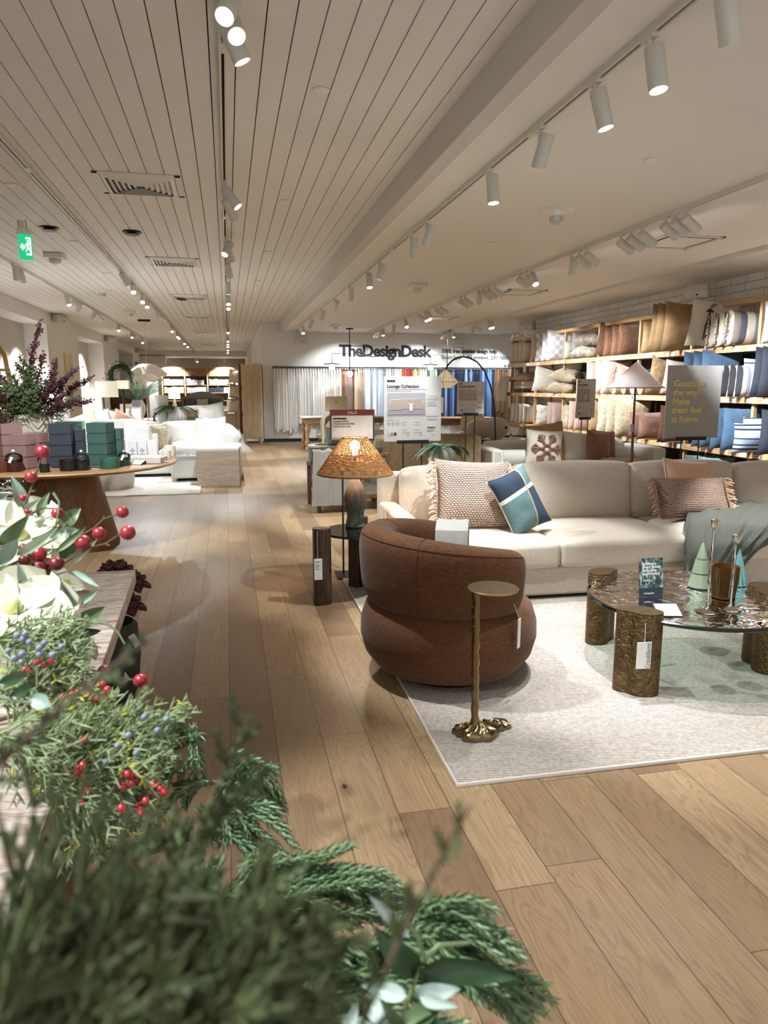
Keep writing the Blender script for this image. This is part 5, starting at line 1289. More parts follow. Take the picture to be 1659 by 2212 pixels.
# wicker lamp
lp=az(768,1137,.457)
t=thing('table_lamp','lit table lamp with wicker cone shade and grey green ceramic base','lamp',tuple(lp))
def ombre():
    m,t_,b=newmat('ombre_ceramic'); tc=t_('TexCoord'); z=t_('SeparateXYZ',i={0:tc.outputs['Object']}).outputs[2]
    nz=t_('TexNoise',i={'Vector':tc.outputs['Object'],'Scale':300.0}).outputs[0]
    f=t_.math('ADD',t_.math('DIVIDE',z,.36),t_.math('MULTIPLY',t_.math('SUBTRACT',nz,.5),.5))
    t_.l.new(t_.ramp(f,[(.2,lin('#55605a')),(.55,lin('#5f5a50')),(.85,lin('#7b6c5e'))]),b.inputs['Base Color']); b.inputs['Roughness'].default_value=.8
    t_.l.new(t_.bump(nz,.5,.002),b.inputs['Normal']); return m
MB().lathe([(.001,.0),(.066,.0),(.070,.008),(.062,.04),(.056,.075),(.062,.115),(.076,.155),(.079,.19),(.072,.23),(.052,.28),(.032,.325),(.022,.36),(.020,.385)],40,cap=False).build('base',ombre(),t)
zb=(ay(768,1021,lp.y)-lp).z; zt=(ay(768,946,lp.y)-lp).z; rb=.252; rt=.082
def wick():
    m,t_,b=newmat('wicker'); tc=t_('TexCoord'); sx=t_('SeparateXYZ',i={0:tc.outputs['Object']})
    an=t_.math('ARCTAN2',sx.outputs[1],sx.outputs[0]); z=sx.outputs[2]
    nz=t_('TexNoise',i={'Vector':tc.outputs['Object'],'Scale':70.0}).outputs[0]
    band=t_.math('ADD',t_.math('MULTIPLY',t_.math('SINE',t_.math('MULTIPLY',z,700.0)),.5),nz)
    t_.l.new(t_.ramp(band,[(.2,lin('#6f4520')),(.8,lin('#b98549'))]),b.inputs['Base Color']); b.inputs['Roughness'].default_value=.7
    t_.l.new(t_.bump(band,.8,.004),b.inputs['Normal']); return m
WIC=wick()
sh_=MB(); NR=40
# woven strands: upright slats, opening up toward the top, tied by hoops
def shade_pt(f,w,o=0): 
    r=rt+(rb-rt)*f**.92+o; return Vector((r*math.cos(w),r*math.sin(w),zt+(zb-zt)*f))
us=MB()
for j in range(NR):
    w=2*PI*j/NR; us.tube([shade_pt(f/8,w) for f in range(9)],.0034,5)
so=us.build('upright_reeds',WIC,t)
hp=MB(); rr=random.Random(8)
# horizontal weave built as thin ruled bands with gaps near the top
rows=44
for i in range(rows):
    f0=i/rows; f1=(i+ (.86 if f0>.42 else .55))/rows
    for j in range(NR):
        if f0<.42 and rr.random()<.42: continue
        if f0<.66 and f0>=.42 and rr.random()<.14: continue
        w0=2*PI*j/NR; w1=2*PI*(j+1)/NR; o=.003 if (i+j)%2 else -.002
        hp.add([shade_pt(f0,w0),shade_pt(f0,(w0+w1)/2,o),shade_pt(f0,w1),shade_pt(f1,w1),shade_pt(f1,(w0+w1)/2,o),shade_pt(f1,w0)],[(0,1,4,5),(1,2,3,4)])
hp.build('woven_bands',WIC,t,ang=20)
rm=MB(); rm.tube([shade_pt(1,2*PI*j/48)+Vector((0,0,-.004)) for j in range(48)],.009,8,closed=True); rm.tube([shade_pt(0,2*PI*j/32) for j in range(32)],.005,6,closed=True)
rm.build('braided_rim',WIC,t)
BULB=glow('bulb_glow','#fff1dc',30.0)
MB().lathe([(.001,zt-.012),(.03,zt-.03),(.034,zt-.06),(.02,zt-.09),(.012,zt-.115)],20,cap=False).build('bulb',BULB,t)
MB().cyl((0,0,.37),(0,0,zt-.11),.010,n=8).build('socket',BRONZE,t)
sp=MB()
for w in(0,2.09,4.19): sp.tube([(0,0,zt-.005),shade_pt(0,w)],.002,4)
sp.build('spider',BRONZE,t)
Lb=bpy.data.lights.new('lamp_bulb','POINT'); Lb.energy=6; Lb.color=(1,.80,.58); Lb.shadow_soft_size=.035
lo=bpy.data.objects.new('lamp_bulb',Lb); C.objects.link(lo); lo.parent=t; lo.location=(0,0,zt-.14)
# ================= round display table with boxed candles
DT=Vector((-1.45,6.72,0)); TZ=.745; TR=.985
t=thing('pedestal_table','round oak pedestal table displaying boxes candles and a big bouquet','table',tuple(DT))
MB().lathe([(.001,TZ-.05),(.55,TZ-.05),(TR-.06,TZ-.035),(TR-.012,TZ-.022),(TR,TZ-.010),(TR-.008,TZ),(.001,TZ)],72,cap=False).build('tabletop',wood('table_oak','#b58f66','#977148',.6,'X',.4),t)
MB().lathe([(.44,0),(.445,.02),(.30,TZ-.12),(.265,TZ-.05),(.001,TZ-.05)],56,cap=False).build('cone_pedestal',wood('pedestal_oak','#8f6a45','#6f4f31',.8,'Z',.45),t)
def on(px,py): 
    p=az(px,py,TZ+.001); return p
def gift(px,py,w,d,h,rz,mt,label,group,k=0,name='gift_box',pos=None):
    p=pos if pos is not None else on(px,py)
    t=thing(name,label,'box',(p.x,p.y,TZ+.001+k*(h+.0015)),rz,group)
    e=.004
    MB().b2(-w/2+e,w/2-e,-d/2+e,d/2-e,0,h*.2).b2(-w/2,w/2,-d/2,d/2,h*.07,h*.90).build('box_base',mt,t,bev=.0015)
    MB().b2(-w/2-.0005,w/2+.0005,-d/2-.0005,d/2+.0005,h*.88,h).build('lid',mt,t,bev=.002)
    return t
MAU=mat('mauve_card','#8d6c67',.7); NVY=mat('navy_card','#292e38',.65); TEA=mat('teal_card','#375850',.65); TEAL2=mat('sea_green_card','#7fb0a2',.65); WBX=mat('white_card','#e9e9ec',.6)
def tower(px,py,w,d,h,n,rz,mt,col,where,grp):
    p=on(px,py)
    for k in range(n): gift(0,0,w,d,h,rz,mt,'%s box in the %s, %s from the tabletop'%(col,where,ordi(k)),grp,k,pos=p)
tower(26,1008,.16,.16,.087,4,.55,MAU,'mauve','stack behind the brown cloche','mauve boxes')
tower(56,1012,.13,.13,.092,3,-.42,MAU,'mauve','middle stack before the pale planter','mauve boxes')
tower(84,1004,.13,.13,.090,3,-.35,MAU,'mauve','short stack touching the pale planter','mauve boxes')
tower(4,990,.16,.16,.10,4,.2,MAU,'mauve','tall stack cut by the picture edge','mauve boxes')
tower(139,1008,.17,.16,.088,4,.0,NVY,'navy','stack of four in the table middle','navy boxes')
tower(172,1004,.115,.14,.098,3,.05,NVY,'navy','narrower stack beside the four navy boxes','navy boxes')
gift(112,1006,.06,.1,.20,.0,NVY,'tall slim black navy box behind the small votive','navy boxes')
p=on(156,985); gift(0,0,.24,.2,.33,.05,TEAL2,'large sea green box behind the navy stacks','sea green boxes',pos=p)
tower(222,1004,.17,.16,.088,4,-.30,TEA,'dark green','stack of four beside the white cards','green boxes')
tower(255,1000,.10,.12,.098,3,-.1,TEA,'dark green','narrow stack beside the white boxes','green boxes')
JG=glass_mat('cloche_glass','#e6ebea',.0)
def cloche(px,py,r,h,wax,label,tagged=False):
    p=on(px,py); t=thing('glass_cloche',label,'candle',tuple(p),group='candles under glass domes')
    MB().lathe([(.001,0),(r*.95,0),(r,.004),(r,h*.62),(r*.9,h*.63),(.001,h*.63)],28,cap=False).build('candle_jar',wax,t)
    MB().lathe([(r*1.04,h*.5),(r*1.06,h*.66),(r*.95,h*.82),(r*.6,h*.92),(r*.2,h*.95),(r*.14,h*.98)],28,cap=False).build('dome',JG,t)
    MB().ball((0,0,h*1.02),r*.22,12,8).build('knob',mat('clear_knob','#c9cdcd',.08,spec=.8),t)
    if tagged: MB().box((-.005,-r*1.1,h*.62),(.02,.003,.05),m=Matrix.Rotation(.5,3,'Y')).build('tag',TAG,t)
    return t
cloche(32,1018,.062,.155,mat('brown_wax','#3d1d18',.3),'brown candle under a glass dome before the mauve boxes',True)
cloche(178,1015,.058,.145,mat('black_wax','#15171a',.3),'black candle under a glass dome before the navy boxes')
cloche(269,1005,.050,.115,mat('green_wax','#1f3a2d',.3),'green candle under a glass dome beside the green bowl',True)
def bowl(px,py,r,h,mt,label,group=None):
    p=on(px,py); t=thing('candle_bowl',label,'candle',tuple(p),group=group)
    MB().lathe([(.001,0),(r*.96,0),(r,.006),(r,h),(r*.93,h),(r*.92,h*.8),(.001,h*.8)],32,cap=False).build('bowl',mt,t)
    w=MB()
    for a in(-.4,.0,.4): w.cyl((r*a,0,h*.8),(r*a,0,h*.95),.002,n=5)
    w.build('wick',TAG,t)
bowl(239,1011,.075,.085,mat('green_ceramic','#2f5c4a',.5),'green candle bowl before the dark green boxes')
bowl(149,1016,.068,.085,mat('black_ceramic','#131416',.35),'low black candle bowl before the navy boxes')
bowl(6,1018,.085,.09,mat('rust_ceramic','#5c2a1d',.4),'rust candle bowl at the table edge')
bowl(97,1020,.037,.062,mat('black_ceramic2','#101112',.4),'small black votive at the front table edge')
bowl(360,990,.040,.075,mat('white_wax_jar','#e9e3d8',.5),'small white candle jar at the tip of the oak table')
bowl(368,985,.052,.10,mat('white_wax_jar2','#efeae0',.5),'wide white candle jar at the tip of the oak table')
p=on(206,1012); t=thing('booklet','glossy dark booklet lying beside the black candle dome','booklet',tuple(p),-.4)
MB().b2(-.06,.06,-.045,.045,0,.006).build('pages',TAG,t); MB().b2(-.061,.061,-.046,.046,.006,.008).build('cover',mat('booklet_cover','#5c6470',.15,var=.9,vs=30,hex2='#11151c'),t)
p=on(298,1003); t=thing('price_wedge','small black wedge with white price card on the oak table edge','price card',tuple(p),-.5)
MB().add([(-.055,-.04,0),(.055,-.04,0),(.055,.04,0),(-.055,.04,0),(-.055,.04,.03),(.055,.04,.03)],[(3,2,1,0),(0,1,5,4),(2,3,4,5),(0,4,3),(1,2,5)]).build('holder',BLACK,t)
MB().b2(-.05,.05,-.04,.04,0,.0015).build('card',TAG,t,loc=(0,0,.0165),rot=(math.atan2(.03,.08),0,0))
p=on(366,992+6); t=thing('name_card','tiny white folded card at the tip of the oak table','price card',tuple(p-Vector((.03,.02,0))),-.5)
MB().b2(-.03,.03,-.012,.012,0,.012).build('card',TAG,t,bev=.002); MB().b2(-.028,.028,-.013,-.011,.002,.01).build('printed_line',GREYINK,t)
# white boxes and cards
def wbox(px,py,w,d,h,rz,label,emb=False,grp='white boxes on the oak table'):
    p=on(px,py); t=thing('white_box',label,'box',tuple(p),rz,grp)
    MB().b2(-w/2,w/2,-d/2,d/2,0,h*.985).build('carton',WBX,t,bev=.002)
    MB().b2(-w/2+.006,w/2-.006,-d/2+.004,d/2,h*.985,h).build('top_flap',WHT2,t)
    if emb:
        e=MB(); y=-d/2-.0012
        for k in range(4):
            M=Matrix.Rotation(k*PI/2,3,'Y'); e.add([M@Vector(q)+Vector((0,y,h*.42)) for q in((0,0,.004),(.009,0,.013),(0,0,.022),(-.009,0,.013))],[(0,1,2,3)])
        e.build('emblem',GREYINK,t); MB().b2(-.025,.025,y,y+.001,h*.18,h*.22).build('printed_line',GREYINK,t)
for i,px in enumerate((288,309,331)): wbox(px,988,.082,.06,.16,-.02,'slim white carton of the front trio, %s from the green boxes'%ordi(i),i<2)
wbox(302,979,.2,.09,.255,0,'wide white box right behind the slim carton trio'); wbox(256,982,.13,.12,.34,0,'tall white box behind the narrow green stack')
wbox(307,984,.14,.045,.205,0,'white box pressed between the wide box and the trio')
for i,px in enumerate((207,220,233)): wbox(px,980,.05,.06,.335,0,'white box with grey window above the green boxes, %s of three'%ordi(i))
wbox(337,978,.05,.05,.19,0,'small pale grey white box before the shaggy pillow')
p=on(322,1000); t=thing('sample_tray','pale wooden tray of white wax samples on the oak table','tray',(p.x-.03,p.y+.06,TZ+.001),-.25)
PO=mat('pale_tray','#cfc5b8',.6)
MB().b2(-.16,.16,-.09,.09,0,.05).build('tray',PO,t,bev=.004)
for i in range(5): MB().lathe([(.001,.0),(.024,.0),(.026,.004),(.02,.010),(.001,.012)],14,(-.11+i*.055,(-1)**i*.03,.0505),cap=False).build('wax_sample',TAG,t)
p=on(370,982); t=thing('reed_diffuser','white reed diffuser with pale sticks behind the candle jars','diffuser',(p.x-.05,p.y+.1,TZ+.001))
MB().lathe([(.001,0),(.04,0),(.042,.05),(.02,.07),(.018,.085)],20,cap=False).build('bottle',WBX,t)
for i,(a,b) in enumerate(((-.05,.02),(.02,-.02),(.05,.01))): MB().cyl((0,0,.05),(a,b,.24),.0022,n=5).build('reed',PO,t)
# bouquet planter
p=Vector((-1.72,6.98,TZ+.001))
pl=thing('vase','tall square pale vase embossed with leaves holding the berry bouquet','vase',tuple(p),.5)
STN=mat('pale_stoneware','#cbbfae',.8,var=.12,vs=14,bump=.3,bs=40,bd=.01)
m=MB(); n=4
v=[]
prof=[(.105,0),(.12,.08),(.135,.22),(.145,.38),(.142,.41),(.128,.41),(.12,.3)]
for r,z in prof:
    for j in range(40):
        w=2*PI*j/40; q=1/max(abs(math.cos(w)),abs(math.sin(w)))
        v.append((r*math.cos(w)*q**.86,r*math.sin(w)*q**.86,z))
m.add(v,[(i*40+j,i*40+(j+1)%40,(i+1)*40+(j+1)%40,(i+1)*40+j) for i in range(len(prof)-1) for j in range(40)])
m.build('body',STN,pl)
e=MB()
for k in range(4):
    M=Matrix.Rotation(k*PI/2,3,'Z')
    for i in range(5):
        for s in(-1,1): e.tube([M@Vector((0,-.128-.006*i,.05+.06*i)),M@Vector((s*.04,-.132-.006*i,.10+.06*i)),M@Vector((s*.075,-.135-.006*i,.16+.06*i))],[.003,.007,.002],5)
e.build('embossed_leaf',STN,pl)
BERRY=mat('berry_dark','#35111a',.25,var=.5,vs=60,hex2='#5c1c28',spec=.6); TWIG=mat('twig_dark','#2b1d18',.8); CEDG=mat('cedar_green','#6d7a4c',.75,var=.5,vs=50,hex2='#465436'); LEAFD=mat('leaf_dark','#33452f',.5,var=.3,vs=20)
def curve_pts(p0,d,L,n,rr,bend=.12,grav=0.0):
    pts=[Vector(p0)]; d=Vector(d).normalized()
    for i in range(n):
        d=(d+Vector((rr.uniform(-bend,bend),rr.uniform(-bend,bend),rr.uniform(-bend,bend)-grav))).normalized(); pts.append(pts[-1]+d*L/n)
    return pts
top=p+Vector((0,0,.34))
rr=random.Random(21)
def berry_branch(d,L,label,dens=1.0,start=.35):
    t=thing('berry_branch',label,'branch',tuple(top),group='berry branches in the square vase')
    st=curve_pts((rr.uniform(-.05,.05),rr.uniform(-.05,.05),0),d,L,12,rr,.10)
    s=MB().tube(st,[.005*(1-.6*i/12) for i in range(13)],5); b=MB(); lf=MB()
    for i in range(int(26*dens*L/.5)):
        f=start+(1-start)*rr.random(); q=f*12; k=min(11,int(q)); c=st[k].lerp(st[k+1],q-k)
        o=Vector((rr.gauss(0,1),rr.gauss(0,1),rr.gauss(.3,1))).normalized(); l=rr.uniform(.02,.10)*(1.25-f)
        e=c+o*l+(st[k+1]-st[k])*rr.uniform(.2,1.4); s.tube([c,e],.0016,4)
        for q_ in range(3): b.ball(c.lerp(e,1-.36*q_)+Vector((rr.uniform(-.012,.012),rr.uniform(-.012,.012),rr.uniform(-.012,.012))),rr.uniform(.006,.0095),6,4)
    b.ball(st[-1],.010,6,4)
    s.build('stem',TWIG,t); b.build('foliage',BERRY,t)
    return t
dirs=[((.05,-.15,1),.85,'tallest dark red berry branch above the square vase'),((.35,-.2,.9),.62,'berry branch leaning toward the pendant shade, upper'),((.75,-.2,.65),.66,'berry branch spreading over the white lampshade'),((.95,-.3,.42),.62,'low berry branch reaching toward the palm'),((-.25,-.1,1),.5,'short upright berry branch beside the tallest one'),((-.8,-.2,.5),.62,'berry branch spreading to the bamboo ladder'),((-.95,-.1,.25),.58,'lowest berry branch toward the bamboo ladder'),((.6,-.5,.8),.56,'berry branch bending toward the camera'),((.25,.2,.8),.6,'berry branch at the back of the bouquet'),((.55,-.45,.35),.42,'short berry branch over the sea green box'),((-.5,-.5,.7),.5,'berry branch facing the mauve boxes'),((.8,.1,.8),.6,'berry branch before the second niche'),((.45,-.1,.55),.55,'dense berry branch over the planter rim'),((-.6,.1,.85),.55,'berry branch behind the cedar crown')]
for d,L,l in dirs: berry_branch(d,L,l,1.9)
def cedar_branch_mb(L,rr,n=26,dens=1.0,w=.16):
    s=MB(); g=MB(); st=curve_pts((0,0,0),(0,0,1),L,10,rr,.06)
    s.tube(st,[.004*(1-.7*i/10) for i in range(11)],5)
    for i in range(int(n*dens)):
        f=.12+.86*i/(n*dens); q=f*10; k=min(9,int(q)); c=st[k].lerp(st[k+1],q-k)
        a=rr.uniform(0,6.28); up=rr.uniform(.5,1.2); d=Vector((math.cos(a),math.sin(a),up)).normalized(); l=w*(1.15-f)*rr.uniform(.7,1.1)
        sp=curve_pts(c,d,l,4,rr,.15)
        g.tube(sp,[.0035,.004,.0035,.003,.0012],4,cap=False)
        for j in range(1,5):
            for sg in(-1,1):
                dd=(sp[j]-sp[j-1]).normalized(); sd=dd.cross(Vector((rr.uniform(-.4,.4),rr.uniform(-.4,.4),1))).normalized()*sg
                e=sp[j]+(dd*.9+sd*.8+Vector((0,0,rr.uniform(-.2,.3)))).normalized()*l*.34*(1.1-j*.15); g.tube([sp[j],sp[j].lerp(e,.55),e],[.0034,.0036,.001],4,cap=False)
                m_=sp[j].lerp(e,.5); e2=m_+(dd*.5+sd*.9).normalized()*l*.15; g.tube([m_,e2],[.0030,.001],4,cap=False)
    return s,g
for i,(d,L,l) in enumerate((((.0,-.3,1),.62,'green cedar branch upright at the centre of the bouquet'),((-.35,-.35,.9),.52,'green cedar branch tilting toward the ladder'),((.3,-.45,.8),.46,'green cedar branch tilting over the vase front'),((-.55,-.25,.75),.48,'green cedar branch low on the ladder side'),((.15,-.6,.6),.40,'short cedar branch hanging before the vase rim'),((.9,-.2,.5),.52,'cedar spray reaching under the white lampshade'),((-.1,-.45,.9),.5,'dense cedar branch before the centre one'),((-.2,-.6,.7),.42,'short dense cedar branch at the vase front'),((.12,-.35,.95),.54,'dense cedar branch beside the centre one'),((-.75,-.2,.6),.5,'cedar spray reaching the bamboo ladder'))):
    t=thing('cedar_branch',l,'branch',tuple(top),group='cedar branches in the square vase',rot=Vector(d).to_track_quat('Z','X').to_euler())
    s,g=cedar_branch_mb(L,rr,26,3.0,.17); s.build('stem',TWIG,t); g.build('foliage',CEDG,t)
# ================= the white sofa group behind the table
t=thing('sofa','white corner sofa with big rolled cushions beyond the oak table','sofa',(-1.2,11.9,0))
MB().b2(-1.9,1.32,-.35,.65,.06,.27).build('base',WHITEFAB,t,bev=.03)
for i in range(3): cushion_mb((-1.35+i*.98,.0,.35),(.97,.8,.17),(.01,.01,.03)).build('seat_cushion',WHITEFAB,t,bev=.04,seg=3)
MB().b2(-1.9,1.32,.5,.68,.2,.72).build('back',WHITEFAB,t,bev=.04)
for i in range(3): cushion_mb((-1.35+i*.98,.38,.62),(.96,.24,.40),(.01,.05,.03)).build('back_cushion',WHITEFAB,t,bev=.06,seg=3)
MB().b2(.36,1.36,-1.02,.0,.06,.42).build('chaise_base',WHITEFAB,t,bev=.03)
cushion_mb((.85,-.5,.46),(.98,1.1,.17),(.01,.01,.03)).build('seat_cushion',WHITEFAB,t,bev=.05,seg=3)
MB().b2(1.2,1.38,-1.05,.6,.06,.56).build('arm',WHITEFAB,t,bev=.05,seg=3)
MB().b2(.34,.42,-.95,-.2,.0,.5).build('skirt',mat('pale_skirt','#cfcdca',.9),t,bev=.02)
for i,(y,l) in enumerate(((-.55,'front one'),(.0,'middle one'),(.4,'rear one'))):
    m=MB(); m.tube([(0,-.24,0),(0,-.2,0),(0,0,0),(0,.2,0),(0,.24,0)],[.09,.17,.2,.17,.09],20)
    single(m,'rolled_cushion',WHITEFAB,'big round white cushion against the aisle side of the white sofa, '+l,'cushion','round white cushions',loc=(-.02-.02*i,11.9+y,.60))
for px,py,Y,w,h,mt,l,rz,ry in((447,945,11.45,.46,.46,mat('sage_white','#c9c7b8',.9,bump=.3),'pale sage pillow standing on the white chaise, front one',-.15,.12),(462,942,11.65,.46,.48,CREAM,'cream pillow right behind the pale sage one',-.1,-.1),(395,940,12.0,.5,.42,WHITEFAB,'plain ivory pillow in the middle of the white sofa',.05,0),(455,925,11.9,.46,.44,CREAM,'cream pillow peeking above the sage pillow',.2,.3)):
    p=ay(px,py,Y); pillow('throw_pillow',l,(p.x,p.y,.44),w,h,.16,mt,rot=(-.18,ry,rz),seed=int(px))
p=ay(316,935,11.9); pillow('throw_pillow','shaggy cream pillow on the white sofa behind the white boxes',(p.x,p.y,.44),.56,.40,.2,FURW,rot=(-.25,.05,0),seed=77,fur=.03)
p=ay(345,945,11.7); pillow('throw_pillow','fringed cream pillow at the end of the shaggy one',(p.x,p.y,.42),.3,.38,.16,FURC,rot=(-.2,.1,.5),seed=78,fur=.02)
p=ay(295,910,12.4); pillow('throw_pillow','ivory lumbar pillow lying over the sofa back',(p.x,p.y-.05,.78),.62,.3,.16,CREAM,rot=(-1.2,.12,.0),seed=79,base=False)
m=drape_mb([(-.64,11.2,.57),(-.64,10.98,.57),(-.64,10.90,.56),(-.64,10.86,.52),(-.64,10.855,.45),(-.64,10.85,.39)],.35,.014,.004,seed=14); single(m,'throw',mat('lilac_white','#d3d2d8',.9,bump=.3,bs=200),'pale lilac throw folded over the front of the white chaise','throw')
# waterfall end table
a=az(428,1052); b=az(521,1050); c=((a+b)/2)
t=thing('end_table','pale wood waterfall end table beside the white sofa in the aisle','end table',(c.x,c.y+.22,0),-.05)
PW=wood('pale_ash','#b7a594','#a08d7c',1,'X',.5)
w=.295; MB().b2(-w,w,-.22,.22,.50,.545).build('tabletop',mat('white_ash','#d9d4cc',.5),t,bev=.008)
MB().b2(-w,w,-.22,-.19,0,.50).build('front_panel',PW,t,bev=.004); MB().b2(w-.03,w,-.19,.22,0,.5).build('side_panel',PW,t,bev=.004); MB().b2(-w,-w+.03,-.19,.22,0,.5).build('side_panel',PW,t,bev=.004)
rug('off white rug under the white sofa and end table','x' if False else (-1.9,10.75,0),(2.95,2.25),.02,rug_mat('offwhite_rug','#d5d0c6','#b5aea2',300),mat('rug_edge2','#c9c3b8',.95))
def pouf(px0,px1,py,label,h=.36):
    a=az(px0,py); b=az(px1,py); r=(b-a).length/2; c=(a+b)/2
    t=thing('pouf',label,'pouf',(c.x,c.y+r*.6,.013))
    MB().lathe([(.001,.0),(r*.9,.0),(r*.97,.06),(r,.2),(r*.98,h-.05),(r*.9,h),(.001,h+.02)],40,cap=False).build('drum',mat('pouf_cream','#cfc5b8',.85,bump=.2),t)
    MB().lathe([(r*.88,-.012),(r*.9,.0)],32).build('plinth',BLACK,t)
pouf(192,287,1058,'round cream pouf on the off white rug behind the oak pedestal')
pouf(-30,62,1062,'round cream pouf behind the pedestal on the ladder side')
# console behind the sofa with urn, ribbed vase, candles
t=thing('console_table','long low white console behind the white sofa holding the urn','console table',(-1.05,13.0,0))
MB().b2(-.75,.75,-.22,.22,.72,.76).build('console_top',WHT2,t,bev=.005)
for s in(-.68,.68): MB().b2(s-.04,s+.04,-.2,.2,0,.72).build('leg',WHT2,t)
MB().b2(-.66,.66,-.2,.2,.3,.33).build('lower_shelf',DKWT,t)
WC=mat('chalk_white','#cfcdc8',.85,bump=.4,bs=30,var=.1,vs=10)
p=ay(351,905,12.95); t=thing('vase','tall flaring chalk white urn on the console behind the white sofa','vase',(p.x,p.y,.762))
MB().lathe([(.001,0),(.075,0),(.085,.03),(.095,.18),(.108,.33),(.112,.46),(.108,.49),(.098,.49),(.09,.3)],32,cap=False).build('body',WC,t)
p=ay(383,903,12.9); RV=Vector((p.x,p.y,.762)); t=thing('vase','round ribbed white vase with greenery beside the tall urn','vase',tuple(RV))
m=MB(); m.grid(lambda a,b:((.07+.085*math.sin(PI*min(1,a*1.05+.05))**.8)*(1+.04*math.cos(18*2*PI*b))*math.cos(2*PI*b),(.07+.085*math.sin(PI*min(1,a*1.05+.05))**.8)*(1+.04*math.cos(18*2*PI*b))*math.sin(2*PI*b),.29*a),14,108,False,True); m.build('ribbed_body',WC,t); MB().lathe([(.001,.004),(.08,.004)],20,cap=False).build('base',WC,t)
for px,l in((308,'nearer the books'),(320,'nearer the urn')):
    p=ay(px,905,12.9); h=ay(px,868 if px<315 else 875,12.9).z-.762
    t=thing('candlestick','white taper candle in white holder behind the sofa, '+l,'candle',(p.x,p.y,.762),group='white taper candles')
    MB().lathe([(.045,0),(.04,.01),(.015,.025),(.018,.06)],20).build('holder',WHT2,t); MB().cyl((0,0,.06),(0,0,h),.012,.009,10).build('taper',CREAM,t)
t=thing('ring_ornament','black ring ornament on books behind the white sofa','ornament',(ay(333,895,12.95).x,12.98,.762))
MB().b2(-.14,.02,-.09,.09,0,.03).build('book',DKWT,t); MB().b2(-.13,.01,-.08,.08,.031,.055).build('book',mat('grey_book','#7d7a78',.7),t)
MB().tube([(.045+.09*math.cos(q*PI/8)*.6,0,.10+.09*math.sin(q*PI/8)) for q in range(16)],.018,8,closed=True).build('ring',BLACK,t)
# green sprays
def palm(loc,n,L,label,mt,rr,spread=.9,w=.012,grav=.09,upr=.9,nm='palm_plant',leaf=9):
    t=thing(nm,label,'plant',tuple(loc)); s=MB(); g=MB()
    for i in range(n):
        a=rr.uniform(0,6.28); st=curve_pts((0,0,0),(math.cos(a)*spread,math.sin(a)*spread,upr*rr.uniform(.5,1.2)),L*rr.uniform(.7,1.1),8,rr,.05,grav)
        s.tube(st,.003,4)
        for k in range(2,9):
            for q in range(2):
                dd=(st[k]-st[k-1]).normalized(); 
                for sg in(-1,1):
                    sd=dd.cross(Vector((0,0,1))).normalized()*sg; b=st[k-1].lerp(st[k],q*.5); e=b+(dd*.8+sd*.55+Vector((0,0,-.15))).normalized()*L*.26
                    g.add([b,b.lerp(e,.4)+Vector((0,0,w*.6))+dd*w,e,b.lerp(e,.4)-dd*w],[(0,1,2,3)])
    s.build('stem',LEAFD,t); g.build('foliage',mt,t,ang=10); return t
PALM=mat('palm_green','#7d9377',.55,var=.4,vs=15,hex2='#33503f'); PINEG=mat('pine_green','#34522f',.6,var=.4,vs=15,hex2='#22391f')
palm(RV+Vector((.0,0,.27)),16,.42,'dark pine greenery arching out of the ribbed white vase',PINEG,rr,1.0,.010,.14,.5)
palm(VASE_PINE,26,.27,'dark drooping pine in the round vase behind the beige sofa',PINEG,rr,.9,.008,.20,.7)
# console with books and palm, lamps, wreath
t=thing('console_table','brown low console with pale top behind the shade lamp','console table',(-1.75,15.6,0))
MB().b2(-.95,.65,-.3,.3,.70,.75).build('console_top',mat('pale_top','#c9c2b6',.4),t,bev=.006); MB().b2(-.9,.6,-.27,.27,.0,.70).build('body',wood('brown_console','#7d6650','#5e4a38',1,'X'),t)
for i,(px,w,h,l) in enumerate(((272,.23,.30,'taller white picture book standing on the brown console'),(292,.21,.24,'shorter white picture book standing on the brown console'))):
    p=ay(px,884,15.5); t=thing('book',l,'book',(p.x,p.y,.752),group='picture books on the brown console')
    MB().b2(-w/2,w/2,-.02,.02,0,h).build('cover',TAG,t,rot=(-.1,0,0)); MB().b2(-w*.36,w*.36,-.0225,-.02,h*.2,h*.8).build('picture',mat('book_pic','#c9bfae',.6,var=.5,vs=14,hex2='#e4dfd5'),t,rot=(-.1,0,0))
p=ay(297,865,15.75); t=thing('vase','grey striped vase holding the tall palm on the brown console','vase',(p.x,p.y,.752))
MB().lathe([(.001,0),(.1,0),(.15,.12),(.16,.24),(.11,.36),(.10,.38),(.09,.34)],28,cap=False).build('body',mat('grey_stripe_vase','#9b9690',.6,wave=('X',8,0,.3)),t)
palm((p.x,p.y,1.08),40,.62,'tall grey green palm fronds in the striped vase',PALM,rr,.75,.007,.05,1.0)
p=ay(259,790,17.5); t=thing('wreath','green wreath leaning before the third niche','wreath',(p.x,p.y,1.62),.4)
g=MB(); 
for i in range(420):
    w=rr.uniform(0,6.28); c=Vector((.22*math.cos(w),rr.uniform(-.05,.05),.26*math.sin(w)))+Vector((rr.gauss(0,.05),rr.gauss(0,.04),rr.gauss(0,.05))); d=Vector((rr.gauss(0,1),rr.gauss(0,1),rr.gauss(0,1))).normalized()*.09; s_=d.orthogonal().normalized()*.014
    g.add([c,c+d*.4+s_,c+d,c+d*.4-s_],[(0,1,2,3)])
g.build('foliage',PINEG,t,ang=5); MB().tube([(.22*math.cos(q*PI/8),0,.26*math.sin(q*PI/8)) for q in range(16)],.05,6,closed=True).build('ring',PINEG,t)
t=thing('display_crate','golden oak open crate unit under the wreath','shelf unit',(p.x+.05,p.y+.3,0))
